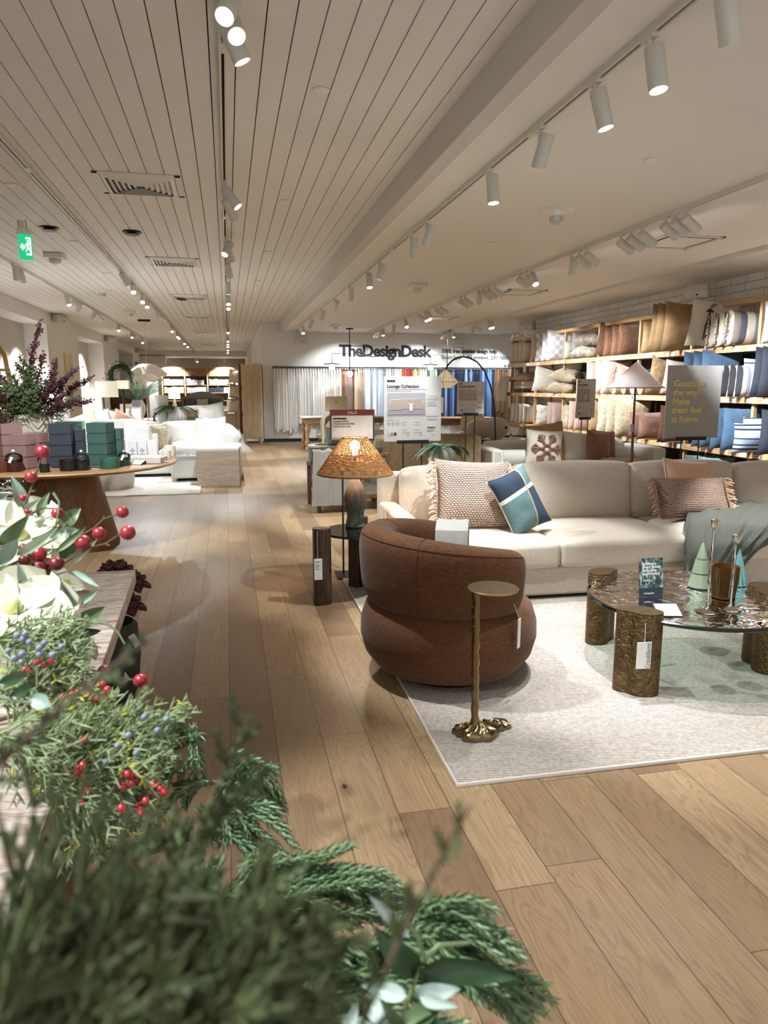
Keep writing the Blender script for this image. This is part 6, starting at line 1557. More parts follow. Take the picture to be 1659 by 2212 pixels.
for a in((-.5,-.47,-.2,.2,0,1.35),(.47,.5,-.2,.2,0,1.35)): MB().b2(*a).build('side_panel',OAKZ,t)
for z in(.4,.85,1.32): MB().b2(-.47,.47,-.2,.2,z,z+.03).build('shelf_board',OAKX,t)
MB().b2(-.47,.47,.18,.2,0,1.35).build('back_panel',mat('crate_back','#5c4330',.8),t)
p=ay(229,823,13.4); q=ay(205,858,13.4); q2=ay(255,858,13.4)
t=thing('table_lamp','big pale drum lampshade with marble column base before the niches','lamp',(p.x,13.4,.70))
zc=p.z-.70; zl=q.z-.70; r=(q2.x-q.x)/2
MB().lathe([(r,zl),(r*.96,zc)],40,cap=False).build('shade',glow('ivory_shade','#cbc6b4',.35),t)
MB().lathe([(.001,0),(.075,0),(.075,.10),(.05,.11),(.045,zl+.05),(.001,zl+.06)],24,cap=False).build('column',mat('grey_marble','#b5ada3',.4,var=.4,vs=12,hex2='#8d857c'),t)
MB().lathe([(r*.96,zc-.006),(r*.97,zc)],40,cap=False).build('rim',WHT2,t)
t=thing('side_table','white lamp table behind the white sofa','side table',(p.x,13.4,0)); MB().b2(-.3,.3,-.25,.25,.66,.698).build('tabletop',WHT2,t,bev=.005); MB().b2(-.06,.06,-.06,.06,0,.66).build('column',WHT2,t); MB().b2(-.2,.2,-.2,.2,0,.03).build('foot',WHT2,t)
p=ay(264,823,15.2); t=thing('table_lamp','small peach square lampshade behind the pale drum shade','lamp',(p.x,15.25,.752))
zl=ay(264,840,15.2).z-.752; zc=ay(264,822,15.2).z-.752
MB().b2(-.11,.11,-.11,.11,zl,zc).build('shade',glow('peach_shade','#d6a077',.5),t); MB().lathe([(.06,0),(.05,.02),(.02,.04),(.02,zl)],16).build('base',BRONZE,t)
# cushions heap near lamp
for i,(px,py,mt,rz,ry,l) in enumerate(((200,905,PINKV,.2,-.4,'blush pillow in the row near the lamp column'),(213,905,CREAM,.1,-.5,'cream pillow in the row near the lamp column'),(222,908,WHITEFAB,.0,-.35,'ivory pillow in the row near the lamp column'),(245,900,PINKV,.1,.5,'blush pillow leaning beyond the lamp column'),(250,912,CREAM,.2,.9,'cream pillow fallen flat beyond the lamp column'),(232,912,WHITEFAB,.0,.2,'small ivory pillow at the lamp column foot'))):
    p=ay(px,py,12.3); pillow('throw_pillow',l,(p.x,12.25+.09*i,.60),.42,.42,.14,mt,rot=(-.3,ry,rz),seed=300+i)
# pendant shade
p=az(311,690,ZP); t=thing('pendant_lamp','white petal fabric pendant shade hanging far down the aisle','pendant lamp',tuple(p))
MB().b2(-.14,.14,-.03,.03,-.05,-.0).build('canopy',BRONZE,t)
zs=ay(313,786,p.y).z-p.z; MB().cyl((0,0,-.02),(0,0,zs),.006,n=6).build('cord',WHT2,t)
def petal(r0,r1,z0,z1,am,ph):
    def fn(a,b):
        w=2*PI*b; f=a**.8; r=r0+(r1-r0)*f; lobe=math.cos(5*w+ph)
        return (r*math.cos(w)*(1+.08*lobe*f),r*math.sin(w)*(1+.08*lobe*f),z0+(z1-z0)*a**1.4+am*lobe*a*a)
    return fn
PSH=glow('petal_shade','#cfc3b3',.10)
m=MB(); m.grid(petal(.10,.44,zs,zs-.27,.045,.6),10,48,False,True); m.build('upper_petal_shade',PSH,t)
m=MB(); m.grid(petal(.14,.36,zs-.12,zs-.38,.045,PI),10,48,False,True); m.build('lower_petal_shade',PSH,t)
MB().box((-.05,-.25,zs-.12),(.05,.004,.09),m=Matrix.Rotation(.6,3,'X')).build('price_tag',mat('tag_grey2','#8f8f8f',.7),t)
# tan bench sofa, bed and bedding wall far behind
t=thing('sofa','tan backed low sofa with white pillows far down the aisle','sofa',(ay(438,890,16.5).x,16.9,0))
MB().b2(-.42,.42,-.4,-.25,.05,.62).build('back',TW,t,bev=.03); MB().b2(-.42,.42,-.25,.5,.05,.42).build('seat',TW,t,bev=.04); MB().b2(.36,.46,-.4,.5,.05,.66).build('arm',TW,t,bev=.04)
p=ay(447,872,16.8); pillow('throw_pillow','white pillow on the tan low sofa, smaller one',(p.x,16.85,.52),.5,.42,.18,WHITEFAB,rot=(-.1,.1,0),seed=401); p=ay(466,872,16.9); pillow('throw_pillow','big round white pillow on the tan low sofa',(p.x,16.95,.52),.5,.5,.3,WHITEFAB,rot=(-.1,-.2,-.4),seed=402,ear=.0)
p=ay(436,868,27); GH=mat('grey_headboard','#8f8d88',.85)
t=thing('bed','grey bed with arched headboard and white bedding before the far shelves','bed',(p.x,27,0))
n=24; poly=[(-.78,.0),(.78,.0)]+[(.78-1.56*i/n,.95+.25*math.sin(PI*i/n)) for i in range(n+1)]
o=MB().prism(poly,-.06,.06).build('headboard',GH,t,loc=(0,.9,.02),rot=(PI/2,0,0),bev=.02)
MB().b2(-.74,.74,-1.1,.84,.12,.35).build('bed_base',GH,t,bev=.03); cushion_mb((0,-.15,.50),(1.46,1.9,.3),(.01,.01,.05)).build('mattress',WHITEFAB,t,bev=.06); cushion_mb((.1,-.5,.6),(1.56,1.1,.2),(.01,.01,.06)).build('duvet',mat('striped_duvet','#cfcdc6',.9),t,bev=.07)
for i,(x,mt,l) in enumerate(((-.55,mat('charcoal_pillow','#5a5b58',.9),'dark pillow at the grey bed headboard, aisle track side'),(.0,WHITEFAB,'white pillow at the middle of the grey bed headboard'),(.55,MATS['charcoal_pillow'] if 'charcoal_pillow' in MATS else GH,'dark pillow at the grey bed headboard, armoire side'))): pillow('bed_pillow',l,(p.x+x*.8,27.6,.64),.46,.32,.16,mt,rot=(-.25,0,0),seed=410+i)
p=ay(494,838,25); t=thing('table_lamp','white table lamp with bright shade on the white nightstand','lamp',(p.x,25,.62)); zl=ay(494,848,25).z-.62; zc=ay(494,837,25).z-.62
MB().lathe([(.16,zl),(.15,zc)],28,cap=False).build('shade',glow('bright_shade','#fff6ea',2.0),t); MB().lathe([(.001,0),(.07,0),(.085,.05),(.08,.28),(.03,.34),(.02,zl)],20,cap=False).build('base',WHT2,t)
t=thing('nightstand','white nightstand under the bright lamp beside the grey bed','nightstand',(p.x,25,0)); MB().b2(-.35,.35,-.22,.22,.56,.618).build('tabletop',WHT2,t,bev=.006); MB().b2(-.33,.33,-.2,.2,.0,.56).build('body',PW,t); MB().b2(-.3,.3,-.205,-.2,.3,.5).build('drawer',PW,t)
p=ay(376,846,26); t=thing('table_lamp','cream shade lamp on the far side of the grey bed','lamp',(p.x,26,.62)); MB().lathe([(.2,.36),(.19,.62)],28,cap=False).build('shade',glow('cream_shade2','#e9dcc6',.6),t); MB().lathe([(.001,0),(.09,0),(.06,.2),(.02,.36)],18,cap=False).build('base',WHT2,t)
t=thing('nightstand','white nightstand under the cream shade lamp','nightstand',(p.x,26,0)); MB().b2(-.3,.3,-.22,.22,.56,.618).build('tabletop',WHT2,t); MB().b2(-.28,.28,-.2,.2,.0,.56).build('body',WHT2,t)
# bedding shelves
YS=35.2; fx0,fx1=-2.95,1.1
sh2=thing('bedding_shelf_unit','oak bedding shelves with header panels on the far grey wall','shelving',(0,0,0))
BO=wood('bay_oak','#9a744c','#7d5b38',1,'X')
xs=[-2.95,-1.93,-.90,.13,1.15]
for x in xs: MB().b2(x-.03,x+.03,YS,YS+.35,0,2.27).build('upright',OAKZ,sh2)
for i,(a,b) in enumerate(zip(xs,xs[1:])):
    hp=MB().b2(a+.03,b-.03,YS+.01,YS+.04,1.88,2.25).build('header_panel',BO,sh2)
    text('header_words',('Organic\nSheets','Quality\nComforters','Quality\nDown & Duvets','Towels\nBasics')[i],.07,TAG,hp,(a+.1,YS+.004,2.07),(PI/2,0,0),.002,bold=.001)
    for z in(1.48,1.12,.75,.4): MB().b2(a+.03,b-.03,YS+.02,YS+.34,z-.03,z).build('shelf_board',OAKX,sh2)
    MB().b2(a+.03,b-.03,YS+.33,YS+.35,0.05,1.9).build('back_panel',DKWT,sh2)
MB().b2(-2.98,1.18,YS-.01,YS+.36,2.25,2.29).build('cornice',OAKX,sh2)
cols=['#c9c4c4','#b9b4b6','#d8d5d0','#e5e2dc','#c3bfc0','#ddd8ce']
for bi,(a,b) in enumerate(zip(xs,xs[1:])):
    for zi,z in enumerate((1.48,1.12)):
        x=a+.07; k=0; rr2=random.Random(bi*7+zi)
        while x<b-.16:
            w=rr2.choice((.10,.12,.20,.28)); w=min(w,b-.05-x); h=rr2.uniform(.22,.29)
            c=rr2.choice(cols) if not(bi==2 and zi==1) else '#2a3040'
            single(MB().b2(x,x+w-.012,YS+.06,YS+.30,z+.002,z+h),'bedding_pack',mat('bed'+c,c,.8),'folded bedding pack in bay %s of the far shelves, %s shelf, %s along'%(ordi(bi),('upper','lower')[zi],ordi(k)),'bedding','bedding packs on the far shelves',bev=.015)
            x+=w; k+=1
# armoire and cabinets along the aisle wall
a=az(527,953); t=thing('armoire','pale oak armoire at the corner of the fabric wall','armoire',(.60,18.75,0))
AO=wood('armoire_oak','#cdb894','#b39c76',1,'Z',.55)
MB().b2(-.24,.23,-.36,.36,.10,1.90).build('body',AO,t,bev=.006)
for z0,z1 in((.14,.66),(.70,1.86)):
    f=MB().b2(-.22,.21,-.372,-.358,z0,z1); d=f.build('side_frame',AO,t,bev=.003)
    MB().b2(-.17,.16,-.376,-.37,z0+.05,z1-.05).build('inset_panel',wood('armoire_panel','#c4ae8a','#ab946f',1,'Z',.55),d,bev=.002)
MB().b2(-.26,.25,-.38,.38,1.90,1.945).build('cornice',AO,t,bev=.006)
for s in(-.2,.19):
    for q in(-.33,.33): MB().b2(s-.03,s+.03,q-.03,q+.03,0,.10).build('foot',AO,t)
for i,z in enumerate((.66,1.3)): MB().b2(-.255,-.24,-.1,-.08,z,z+.12).build('handle',BRONZE,t)
t=thing('armoire','dark brown tall cabinet beyond the pale armoire','armoire',(.62,22.6,0)); MB().b2(-.28,.25,-.5,.5,.05,2.0).build('body',wood('brown_cab','#6d4a30','#4f3320',1,'Z'),t); MB().b2(-.3,.25,-.52,.52,2.0,2.05).build('cornice',MATS['brown_cab'],t); MB().b2(-.26,.24,-.48,.48,0,.05).build('plinth',BLACK,t)
for i,z in enumerate((.5,.95,1.4)): pillow('throw_pillow','cream pillow stacked beside the brown cabinet, %s up'%ordi(i),(.22,22.9,z+.1),.44,.42,.2,CREAM,rot=(0,.1,-.6),seed=500+i,group='cream pillows beside the brown cabinet')
t=thing('display_rack','slim cream rack of pillows beside the brown cabinet','rack',(.22,23.2,0)); MB().b2(-.03,.03,-.3,.3,0,1.9).build('panel',CREAM,t)
for z in(.58,1.03,1.48): MB().b2(-.24,-.03,-.48,.25,z-.03,z).build('shelf_board',OAK,t)
pillow('floor_cushion','white cushion lying on the low bench beyond the bed',(ay(500,883,26).x,26,.3),.7,.5,.2,WHITEFAB,rot=(-1.4,0,.2),seed=520,base=False)
single(MB().b2(-.5,.5,-.25,.25,0,.19),'bench',PW,'low pale bench under a white cushion beside the bed','bench',loc=(ay(500,890,26).x,26,0),bev=.01)
# pictures and ladder at the niche wall
t=thing('wall_picture','black framed picture on the far end of the niche wall','picture',(-3.63,31.9,1.95)); MB().b2(-.02,0.02,-.55,.55,-.45,.45).build('frame',BLACK,t); MB().b2(.02,.024,-.48,.48,-.38,.38).build('picture',mat('pic_grey','#9a9a9a',.5,var=.8,vs=3,hex2='#2b2b2b'),t)
p=ax(152,792,-3.6); t=thing('wall_picture','golden framed panel on the niche wall behind the berry branches','picture',(-3.635,p.y,p.z)); MB().b2(-.012,.012,-.4,.4,-.3,.3).build('panel',mat('straw_panel','#cbbd92',.7),t); MB().b2(.012,.016,-.4,.4,-.3,-.27).build('frame',OAK,t)
t=thing('bamboo_ladder','bamboo ladder rack with a curved top at the picture edge behind the table','ladder',(ay(6,930,8.2).x,8.2,0),.3)
BAM=mat('bamboo','#c09a5c',.6,var=.3,vs=8)
for x in(-.14,.11): MB().tube([(x,0,0),(x,0,1.4),(x*.9-.02,0,1.72),(x*.5-.08,0,1.9)],.022,8).build('rail',BAM,t)
for i in range(7): MB().cyl((-.15,0,.25+.22*i),(.12,0,.25+.22*i),.014,n=8).build('rung',BAM,t)
p=ay(38,975,8.6); t=thing('christmas_tree','small dark pine tree with white lights behind the mauve boxes','tree',(p.x,8.6,0))
g=MB(); LB=MB()
for i in range(900):
    z=.25+1.0*rr.random(); r=.32*(1.3-z)/1.05*math.sqrt(rr.random())+.02; w=rr.uniform(0,6.28); c=Vector((r*math.cos(w),r*math.sin(w),z)); d=Vector((math.cos(w),math.sin(w),rr.uniform(-.4,.5))).normalized()*.10; s_=d.orthogonal().normalized()*.012
    g.add([c,c+d*.5+s_,c+d,c+d*.5-s_],[(0,1,2,3)])
    if i%14==0: LB.ball(c+d*.6,.007,6,4)
g.build('foliage',mat('xmas_green','#27402c',.7),t,ang=5); MB().cyl((0,0,0),(0,0,1.1),.03,.01,8).build('trunk',TWIG,t); LB.build('foliage_light',glow('fairy_light','#fff8ea',5.0),t)
single(MB().box((0,0,.09),(.2,.14,.18)),'gift_box',mat('ice_blue_card','#b9c6d1',.6),'ice blue box beside the pale square vase','box',loc=(on(46,985).x-.05,7.25,TZ+.001),bev=.003)
# ================= stone table and the festive greenery on it
def stone():
    m,t,b=newmat('petrified_stone'); tc=t('TexCoord')
    n0=t('TexNoise',i={'Vector':tc.outputs['Object'],'Scale':2.2,'Detail':4.0})
    v=t('VectorMath',operation='ADD',i={0:tc.outputs['Object'],1:t('VectorMath',operation='SCALE',i={0:n0.outputs[1],'Scale':.22}).outputs[0]}).outputs[0]
    g=t('Mapping',i={0:v,2:(0,0,.55),3:(2.2,15,10)}).outputs[0]
    n=t('TexNoise',i={'Vector':g,'Scale':1.5,'Detail':7.0,'Roughness':.65}).outputs[0]
    c=t.ramp(n,[(.30,lin('#6b5344')),(.42,lin('#8f7462')),(.50,lin('#b3a79d')),(.57,lin('#85705f')),(.66,lin('#c2b8b0')),(.8,lin('#937b6d'))])
    t.l.new(c,b.inputs['Base Color']); b.inputs['Roughness'].default_value=.35; t.l.new(t.bump(n,.15,.003),b.inputs['Normal']); return m
STONE=stone()
ST=thing('stone_table','brown and white banded stone slab table under the magnolias and garland','table',(-.8,1.4,0))
poly=[(-.347+.8,2.632-1.4),(-.262+.8,.20-1.4),(-1.55+.8,.15-1.4),(-1.62+.8,2.67-1.4)]
MB().prism(list(reversed(poly)),.703,.75).build('slab_top',STONE,ST,bev=.002)
MB().b2(-.55,.25,-.9,.9,.0,.703).build('plinth_base',mat('stone_base','#5c5048',.8,bump=.3,bs=30),ST,bev=.01)
TWG=mat('twig_brown','#5c4536',.75,var=.3,vs=60); STEMG=mat('stem_green','#6f7d55',.6)
rr=random.Random(77)
def leafmat(n,h,h2,r=.45): return mat(n,h,r,var=.4,vs=26,hex2=h2,bump=.15,bs=120,bd=.002,spec=.4)
LM={'t':leafmat('leaf_teal','#93a799','#76907f'),'g':leafmat('leaf_green','#65784f','#4c5f3c'),'d':leafmat('leaf_deep','#33502f','#24391f',.35),'s':leafmat('leaf_silver','#b9c4bb','#93a59a',.35),'p':leafmat('leaf_pale','#b3c0a9','#93a388')}
def leaf_mb(b,t_,w,side,cup=.18,bend=.12,rnd=1.0):
    b,t_=Vector(b),Vector(t_); d=t_-b; L=d.length; d.normalize(); s=Vector(side); s=(s-d*s.dot(d)).normalized(); n=d.cross(s).normalized()
    def fn(a,q):
        u=2*q-1; ww=w/2*(math.sin(PI*min(1,a**(.75*rnd)))**.8 if 0<a<1 else .02)
        return tuple(b+d*L*a+s*u*ww+n*(cup*w*abs(u)**1.5*(1 if a<1 else 0)-bend*L*math.sin(PI*a)+.02*w*math.sin(9*a+3*u)))
    m=MB(); m.grid(fn,14,7); return m
def leaf(parent,pb,pt,wpx,D,mt,side=None,D2=None,cup=.18,bend=.1,rnd=1.0):
    b=ad(*pb,D); t_=ad(*pt,D2 or D-rr.uniform(-.03,.04)); w=wpx*D/F
    v=(t_-b).normalized(); view=(ad(*pb,1)-Vector((0,0,HC))).normalized()
    sd=v.cross(view)+Vector((rr.uniform(-.3,.3),rr.uniform(-.3,.3),rr.uniform(-.3,.3)))
    return leaf_mb(b,t_,w,sd,cup,bend*rr.choice((-1,1)),rnd).build('leaf',LM[mt],parent,ang=80)
c6=lambda x,y:(x/3.95,1000+y/3.95)
c7=lambda x,y:(x/2.592,1400+y/2.592)
c8=lambda x,y:(500+x/2.242,1680+y/2.242)
def stem(parent,pts,r,mt=TWG,nm='stem'): return MB().tube([ad(*p[:2],p[2]) for p in pts],[r*(1-.5*i/len(pts)) for i in range(len(pts))],7).build(nm,mt,parent)
def branch(label,stems,leaves,r=.0028,group=None):
    t=thing('eucalyptus_branch',label,'branch',(0,0,0),group=group)
    for s in stems: stem(t,s,r,STEMG)
    for l in leaves: leaf(t,*l)
    return t
P=c6
branch('eucalyptus branch with teal leaves rising beside the oak pedestal',[[P(100,700)+(1.5,),P(220,450)+(1.5,),P(330,400)+(1.5,)]],[(P(215,400),P(95,110),110/3.95,1.5,'t'),(P(330,460),P(425,250),80/3.95,1.5,'g'),(P(210,410),P(335,310),60/3.95,1.48,'t'),(P(0,690),P(240,440),130/3.95,1.42,'g'),(P(-60,330),P(70,260),110/3.95,1.5,'t'),(P(290,520),P(470,430),70/3.95,1.52,'g')])
branch('eucalyptus branch with a round leaf under the crab apples',[[P(200,800)+(1.45,),P(480,640)+(1.46,),P(560,520)+(1.46,)],[P(455,255)+(1.45,),P(505,330)+(1.45,),P(500,420)+(1.45,),P(470,540)+(1.45,)]],[(P(540,510),P(690,385),140/3.95,1.46,'g',None,None,.1,.05,.6),(P(150,780),P(500,540),90/3.95,1.40,'p'),(P(430,640),P(545,540),105/3.95,1.45,'g'),(P(545,590),P(705,570),100/3.95,1.5,'t'),(P(480,760),P(740,540),60/3.95,1.42,'g'),(P(500,800),P(690,650),140/3.95,1.46,'g'),(P(-10,870),P(155,640),130/3.95,1.38,'t'),(P(-30,960),P(140,890),120/3.95,1.36,'p'),(P(620,860),P(830,650),50/3.95,1.45,'p')])
branch('eucalyptus branch with wide teal leaves lying over the stone slab',[[P(200,1020)+(1.42,),P(330,990)+(1.42,),P(600,920)+(1.42,)]],[(P(330,990),P(680,1225),155/3.95,1.40,'t'),(P(610,910),P(850,1060),50/3.95,1.42,'t'),(P(430,1260),P(660,1220),60/3.95,1.4,'t'),(P(205,1080),P(150,850),75/3.95,1.36,'t'),(P(430,1150),P(530,1170),60/3.95,1.38,'d'),(P(700,1200),P(835,1080),45/3.95,1.4,'t')])
branch('eucalyptus branch with broad green leaves at the slab edge',[[P(430,1500)+(1.33,),P(610,1430)+(1.33,),P(820,1350)+(1.33,)],[P(820,1350)+(1.33,),P(930,1380)+(1.33,),P(1010,1450)+(1.33,),P(1065,1545)+(1.33,)]],[(P(610,1420),P(895,1225),145/3.95,1.33,'g'),(P(600,1470),P(865,1430),85/3.95,1.33,'d'),(P(600,1620),P(790,1570),120/3.95,1.3,'d'),(P(590,1700),P(760,1675),45/3.95,1.3,'d'),(P(440,1300),P(620,1310),90/3.95,1.34,'d')])
branch('dark eucalyptus sprig half hidden among the juniper',[[P(0,2000)+(.95,),P(260,2050)+(.95,)]],[(P(0,1880),P(240,1790),110/3.95,.8,'d'),(P(260,2000),P(440,2080),130/3.95,1.0,'t'),(P(90,2000),P(290,1880),100/3.95,.95,'d'),(P(400,1880),P(560,1900),70/3.95,1.05,'d')])
# magnolias
MAG=mat('magnolia_petal','#d2cfc0',.65,var=.14,vs=8,hex2='#c4c29d',sheen=.15); MAGC=mat('magnolia_core','#cfd08f',.8)
def magnolia(px,py,D,R_,label,ax3,n=8):
    c=ad(px,py,D); t=thing('magnolia_flower',label,'flower',tuple(c),rot=Vector(ax3).to_track_quat('Z','Y').to_euler(),group='white magnolia flowers')
    MB().ball((0,0,R_*.12),R_*.16,10,8,(1,1,1.4)).build('core',MAGC,t)
    for i in range(n):
        a=2*PI*i/n*1.0+rr.uniform(-.15,.15); op=(.55 if i%2 else .95)+rr.uniform(-.1,.1); L=R_*rr.uniform(.9,1.1); w=R_*.82
        ph=rr.uniform(0,6)
        def fn(f,q,a=a,op=op,L=L,w=w,ph=ph):
            u=2*q-1; ww=w*(.22+.78*math.sin(PI*min(1,(f*.86+.10)))**.9)*(.35 if f>.98 else 1)
            el=op+1.15*f*(1-.35*op); r=L*math.sin(el)*f*.95; z=L*f*math.cos(el)*.75+R_*.02
            z+=.20*w*u*u+.02*R_*math.sin(7*f+5*u+ph)
            return (r*math.cos(a)-u*ww/1.7*math.sin(a),r*math.sin(a)+u*ww/1.7*math.cos(a),z)
        MB().grid(fn,12,9).build('petal',MAG,t,ang=80)
magnolia(40,1165,1.48,.105,'upper white magnolia flower behind the crab apples',(.3,-.6,.75))
magnolia(25,1325,1.32,.115,'large yellowish white magnolia at the picture edge',(.25,-.5,.85))
magnolia(125,1400,1.40,.082,'white magnolia flower low beside the blue juniper berries',(.5,-.3,.8),7)
magnolia(135,1270,1.52,.07,'small white magnolia tucked under the wide teal leaf',(.6,.1,.8),6)
# crab apple branches: every fruit its own part
APL=mat('crab_apple','#a82631',.35,var=.5,vs=40,hex2='#7d1a22',spec=.5,coat=.15); APD=mat('crab_apple_dark','#7d2027',.4,var=.5,vs=40,hex2='#551317',spec=.5)
def apple(parent,x,y,rpx,D,mt=APL,s=3.95):
    c=ad(x,y,D); r=rpx*D/F; m=MB(); m.ball((0,0,0),r,18,12,(1,1,.96)); d=Vector((rr.uniform(-.6,.8),rr.uniform(-.8,-.1),rr.uniform(-.2,.8))).normalized()
    o=m.build('crab_apple',mt,parent,loc=tuple(c))
    k=MB()
    for i in range(5):
        w=2*PI*i/5; a=d.orthogonal().normalized(); b=d.cross(a); e=(a*math.cos(w)+b*math.sin(w)); k.add([d*r*.94+e*r*.05,d*r*.97+e*r*.2,d*r*1.18+e*r*.16],[(0,1,2)])
    k.build('calyx',TWG,o)
def apples(label,stems,fr,r=.0026):
    t=thing('crab_apple_branch',label,'branch',(0,0,0),group=None)
    for s in stems: stem(t,s,r)
    for x,y,q,D,mt in fr: apple(t,*P(x,y),q/3.95,D,mt)
    return t
apples('crab apple twig reaching up before the mauve boxes',[[P(215,350)+(1.46,),P(255,250)+(1.46,),P(285,170)+(1.46,),P(330,20)+(1.46,),P(362,-95)+(1.46,)],[P(258,245)+(1.46,),P(300,240)+(1.46,)]],[(265,120,52,1.455,APL),(362,-95,60,1.46,APL),(195,300,34,1.47,APL)])
apples('crab apple twig with two fruits crossing the stone slab corner',[[P(210,1030)+(1.42,),P(430,910)+(1.43,),P(560,845)+(1.44,),P(770,720)+(1.45,),P(900,690)+(1.45,),P(1020,610)+(1.45,)],[P(900,690)+(1.45,),P(935,708)+(1.45,)]],[(1090,595,66,1.45,APL),(708,680,69,1.45,APL),(340,895,70,1.42,APD),(480,860,64,1.43,APD)])
apples('crab apple twig with two fruits above the slab corner',[[P(690,620)+(1.47,),P(800,560)+(1.47,),P(885,480)+(1.47,),P(1000,440)+(1.47,)],[P(885,480)+(1.47,),P(890,450)+(1.47,)]],[(1045,418,54,1.47,APL),(845,600,56,1.47,APL)])
apples('crab apple twig with fruits nested among the magnolia leaves',[[P(0,715)+(1.4,),P(130,700)+(1.4,),P(300,800)+(1.41,)],[P(270,430)+(1.46,),P(360,385)+(1.46,),P(460,390)+(1.46,)],[P(0,960)+(1.36,),P(100,1000)+(1.36,),P(300,890)+(1.4,)]],[(335,775,64,1.42,APL),(490,430,52,1.46,APL),(205,830,50,1.40,APD),(200,725,42,1.41,APD),(45,965,44,1.36,APL),(108,1005,36,1.37,APL),(238,412,32,1.47,APL)])
apples('crab apple twig hanging over the stone slab edge by the planter',[[P(590,1690)+(1.25,),P(690,1745)+(1.25,),P(840,1785)+(1.25,),P(950,1820)+(1.25,),P(1145,1855)+(1.25,)],[P(685,1745)+(1.25,),P(688,1780)+(1.25,)]],[(890,1780,60,1.25,APD),(1200,1857,60,1.25,APL)])
# small red berries
RB=mat('holly_berry','#a31423',.25,var=.3,vs=60,hex2='#c2303a',spec=.6,coat=.3)
def holly(label,pts,D,r=8,cv=c7):
    t=thing('holly_sprig',label,'berry sprig',(0,0,0),group=None)
    ps=[ad(*cv(x,y),D+rr.uniform(-.02,.02)) for x,y in pts]; c=sum(ps,Vector())/len(ps)-Vector((.03,0,.02))
    s=MB()
    for p in ps: s.tube([c,(c+p)/2+Vector((0,0,.008)),p],.0011,5)
    s.build('stem',TWG,t)
    for p in ps: MB().ball((0,0,0),r*D/F*rr.uniform(.85,1.15),12,8).build('berry',RB,t,loc=tuple(p))
holly('red berry sprig under the hanging crab apple',[(435,245),(372,300),(400,262),(350,270),(288,318)],1.12)
holly('red berry cluster touching the stone slab edge',[(510,250),(575,200),(575,255),(600,235),(545,285),(500,268)],1.12)
holly('red berry pair on the upper juniper',[(440,500),(470,515),(415,540),(455,490)],1.05)
holly('single big red berry pair in the juniper middle',[(445,672),(465,660),(432,690)],1.03,9)
holly('red berry cluster at the juniper tips',[(735,715),(770,715),(735,755),(690,770),(775,750),(715,705)],1.02,9)
holly('red berry cluster standing clear of the juniper over the floor',[(860,765),(900,785),(855,815),(920,805)],1.02,8)
holly('lowest red berry cluster above the yellow tips',[(815,855),(770,875),(785,905),(720,920),(680,895),(790,925)],1.01,8)
holly('red berries near the magnolia foot',[(190,85),(215,80),(245,95),(140,120),(285,75),(165,125)],1.15,7)
holly('red berries at the stone edge in the juniper',[(455,865),(480,870),(490,800)],1.02,8)
# juniper
JUN=mat('juniper_green','#9aa77a',.65,var=.65,vs=60,hex2='#5d6d42'); JUNY=mat('juniper_tip','#c3bf45',.6); BLB=mat('juniper_berry','#98a0ac',.65,var=.7,vs=110,hex2='#4f586a')
def spray_mb(b,t_,rr,n=22,w=.06,lift=.02,rad=.0017,seg=4):
    b,t_=Vector(b),Vector(t_); L=(t_-b).length; mid=(b+t_)/2+Vector((0,0,lift)); st=[b*(1-f)**2+mid*2*f*(1-f)+t_*f*f for f in[i/10 for i in range(11)]]
    s=MB().tube(st,[rad*1.5*(1-.6*i/10) for i in range(11)],5); g=MB(); tips=[]
    for i in range(n):
        f=.06+.92*i/n; q=f*10; k=min(9,int(q)); c=st[k].lerp(st[k+1],q-k); d0=(st[k+1]-st[k]).normalized()
        o=d0.orthogonal().normalized(); o=Matrix.Rotation(rr.uniform(0,6.28),3,d0)@o; d=(d0*rr.uniform(.7,1.3)+o*rr.uniform(.5,1.0)).normalized(); l=w*(1.15-.75*f)*rr.uniform(.7,1.2)
        sp=curve_pts(c,d,l,3,rr,.18); g.tube(sp,[rad,rad*1.1,rad*.9,rad*.35],seg,cap=False); tips.append(sp[-1])
        for j in range(1,4):
            for sg in(-1,1):
                dd=(sp[j]-sp[j-1]).normalized(); sd=(Matrix.Rotation(rr.uniform(-.7,.7)+(PI if sg<0 else 0),3,dd)@dd.orthogonal()).normalized()
                e=sp[j]+(dd*1.0+sd*.7).normalized()*l*rr.uniform(.25,.42); g.tube([sp[j],sp[j].lerp(e,.6),e],[rad*.95,rad,rad*.35],seg,cap=False)
                m_=sp[j].lerp(e,.45); g.tube([m_,m_+(dd*.9-sd*.4+Vector((0,0,.3))).normalized()*l*.17],[rad*.8,rad*.3],seg,cap=False)
    return s,g,tips
def juniper(label,b,t_,D,D2=None,n=24,w=.07,yel=.0,lift=.02):
    t=thing('juniper_spray',label,'juniper',(0,0,0),group=None)
    s,g,tips=spray_mb(ad(*b,D),ad(*t_,D2 or D),rr,n,w,lift); s.build('stem',STEMG,t); g.build('foliage',JUN,t)
    if yel:
        y=MB()
        for p in tips:
            if rr.random()<yel:
                for _ in range(4): e=p+Vector((rr.gauss(0,1),rr.gauss(0,1),rr.gauss(.4,1))).normalized()*.011; y.tube([p,e],[.0018,.0012],4)
        if y.v: y.build('needle_tip',JUNY,t)
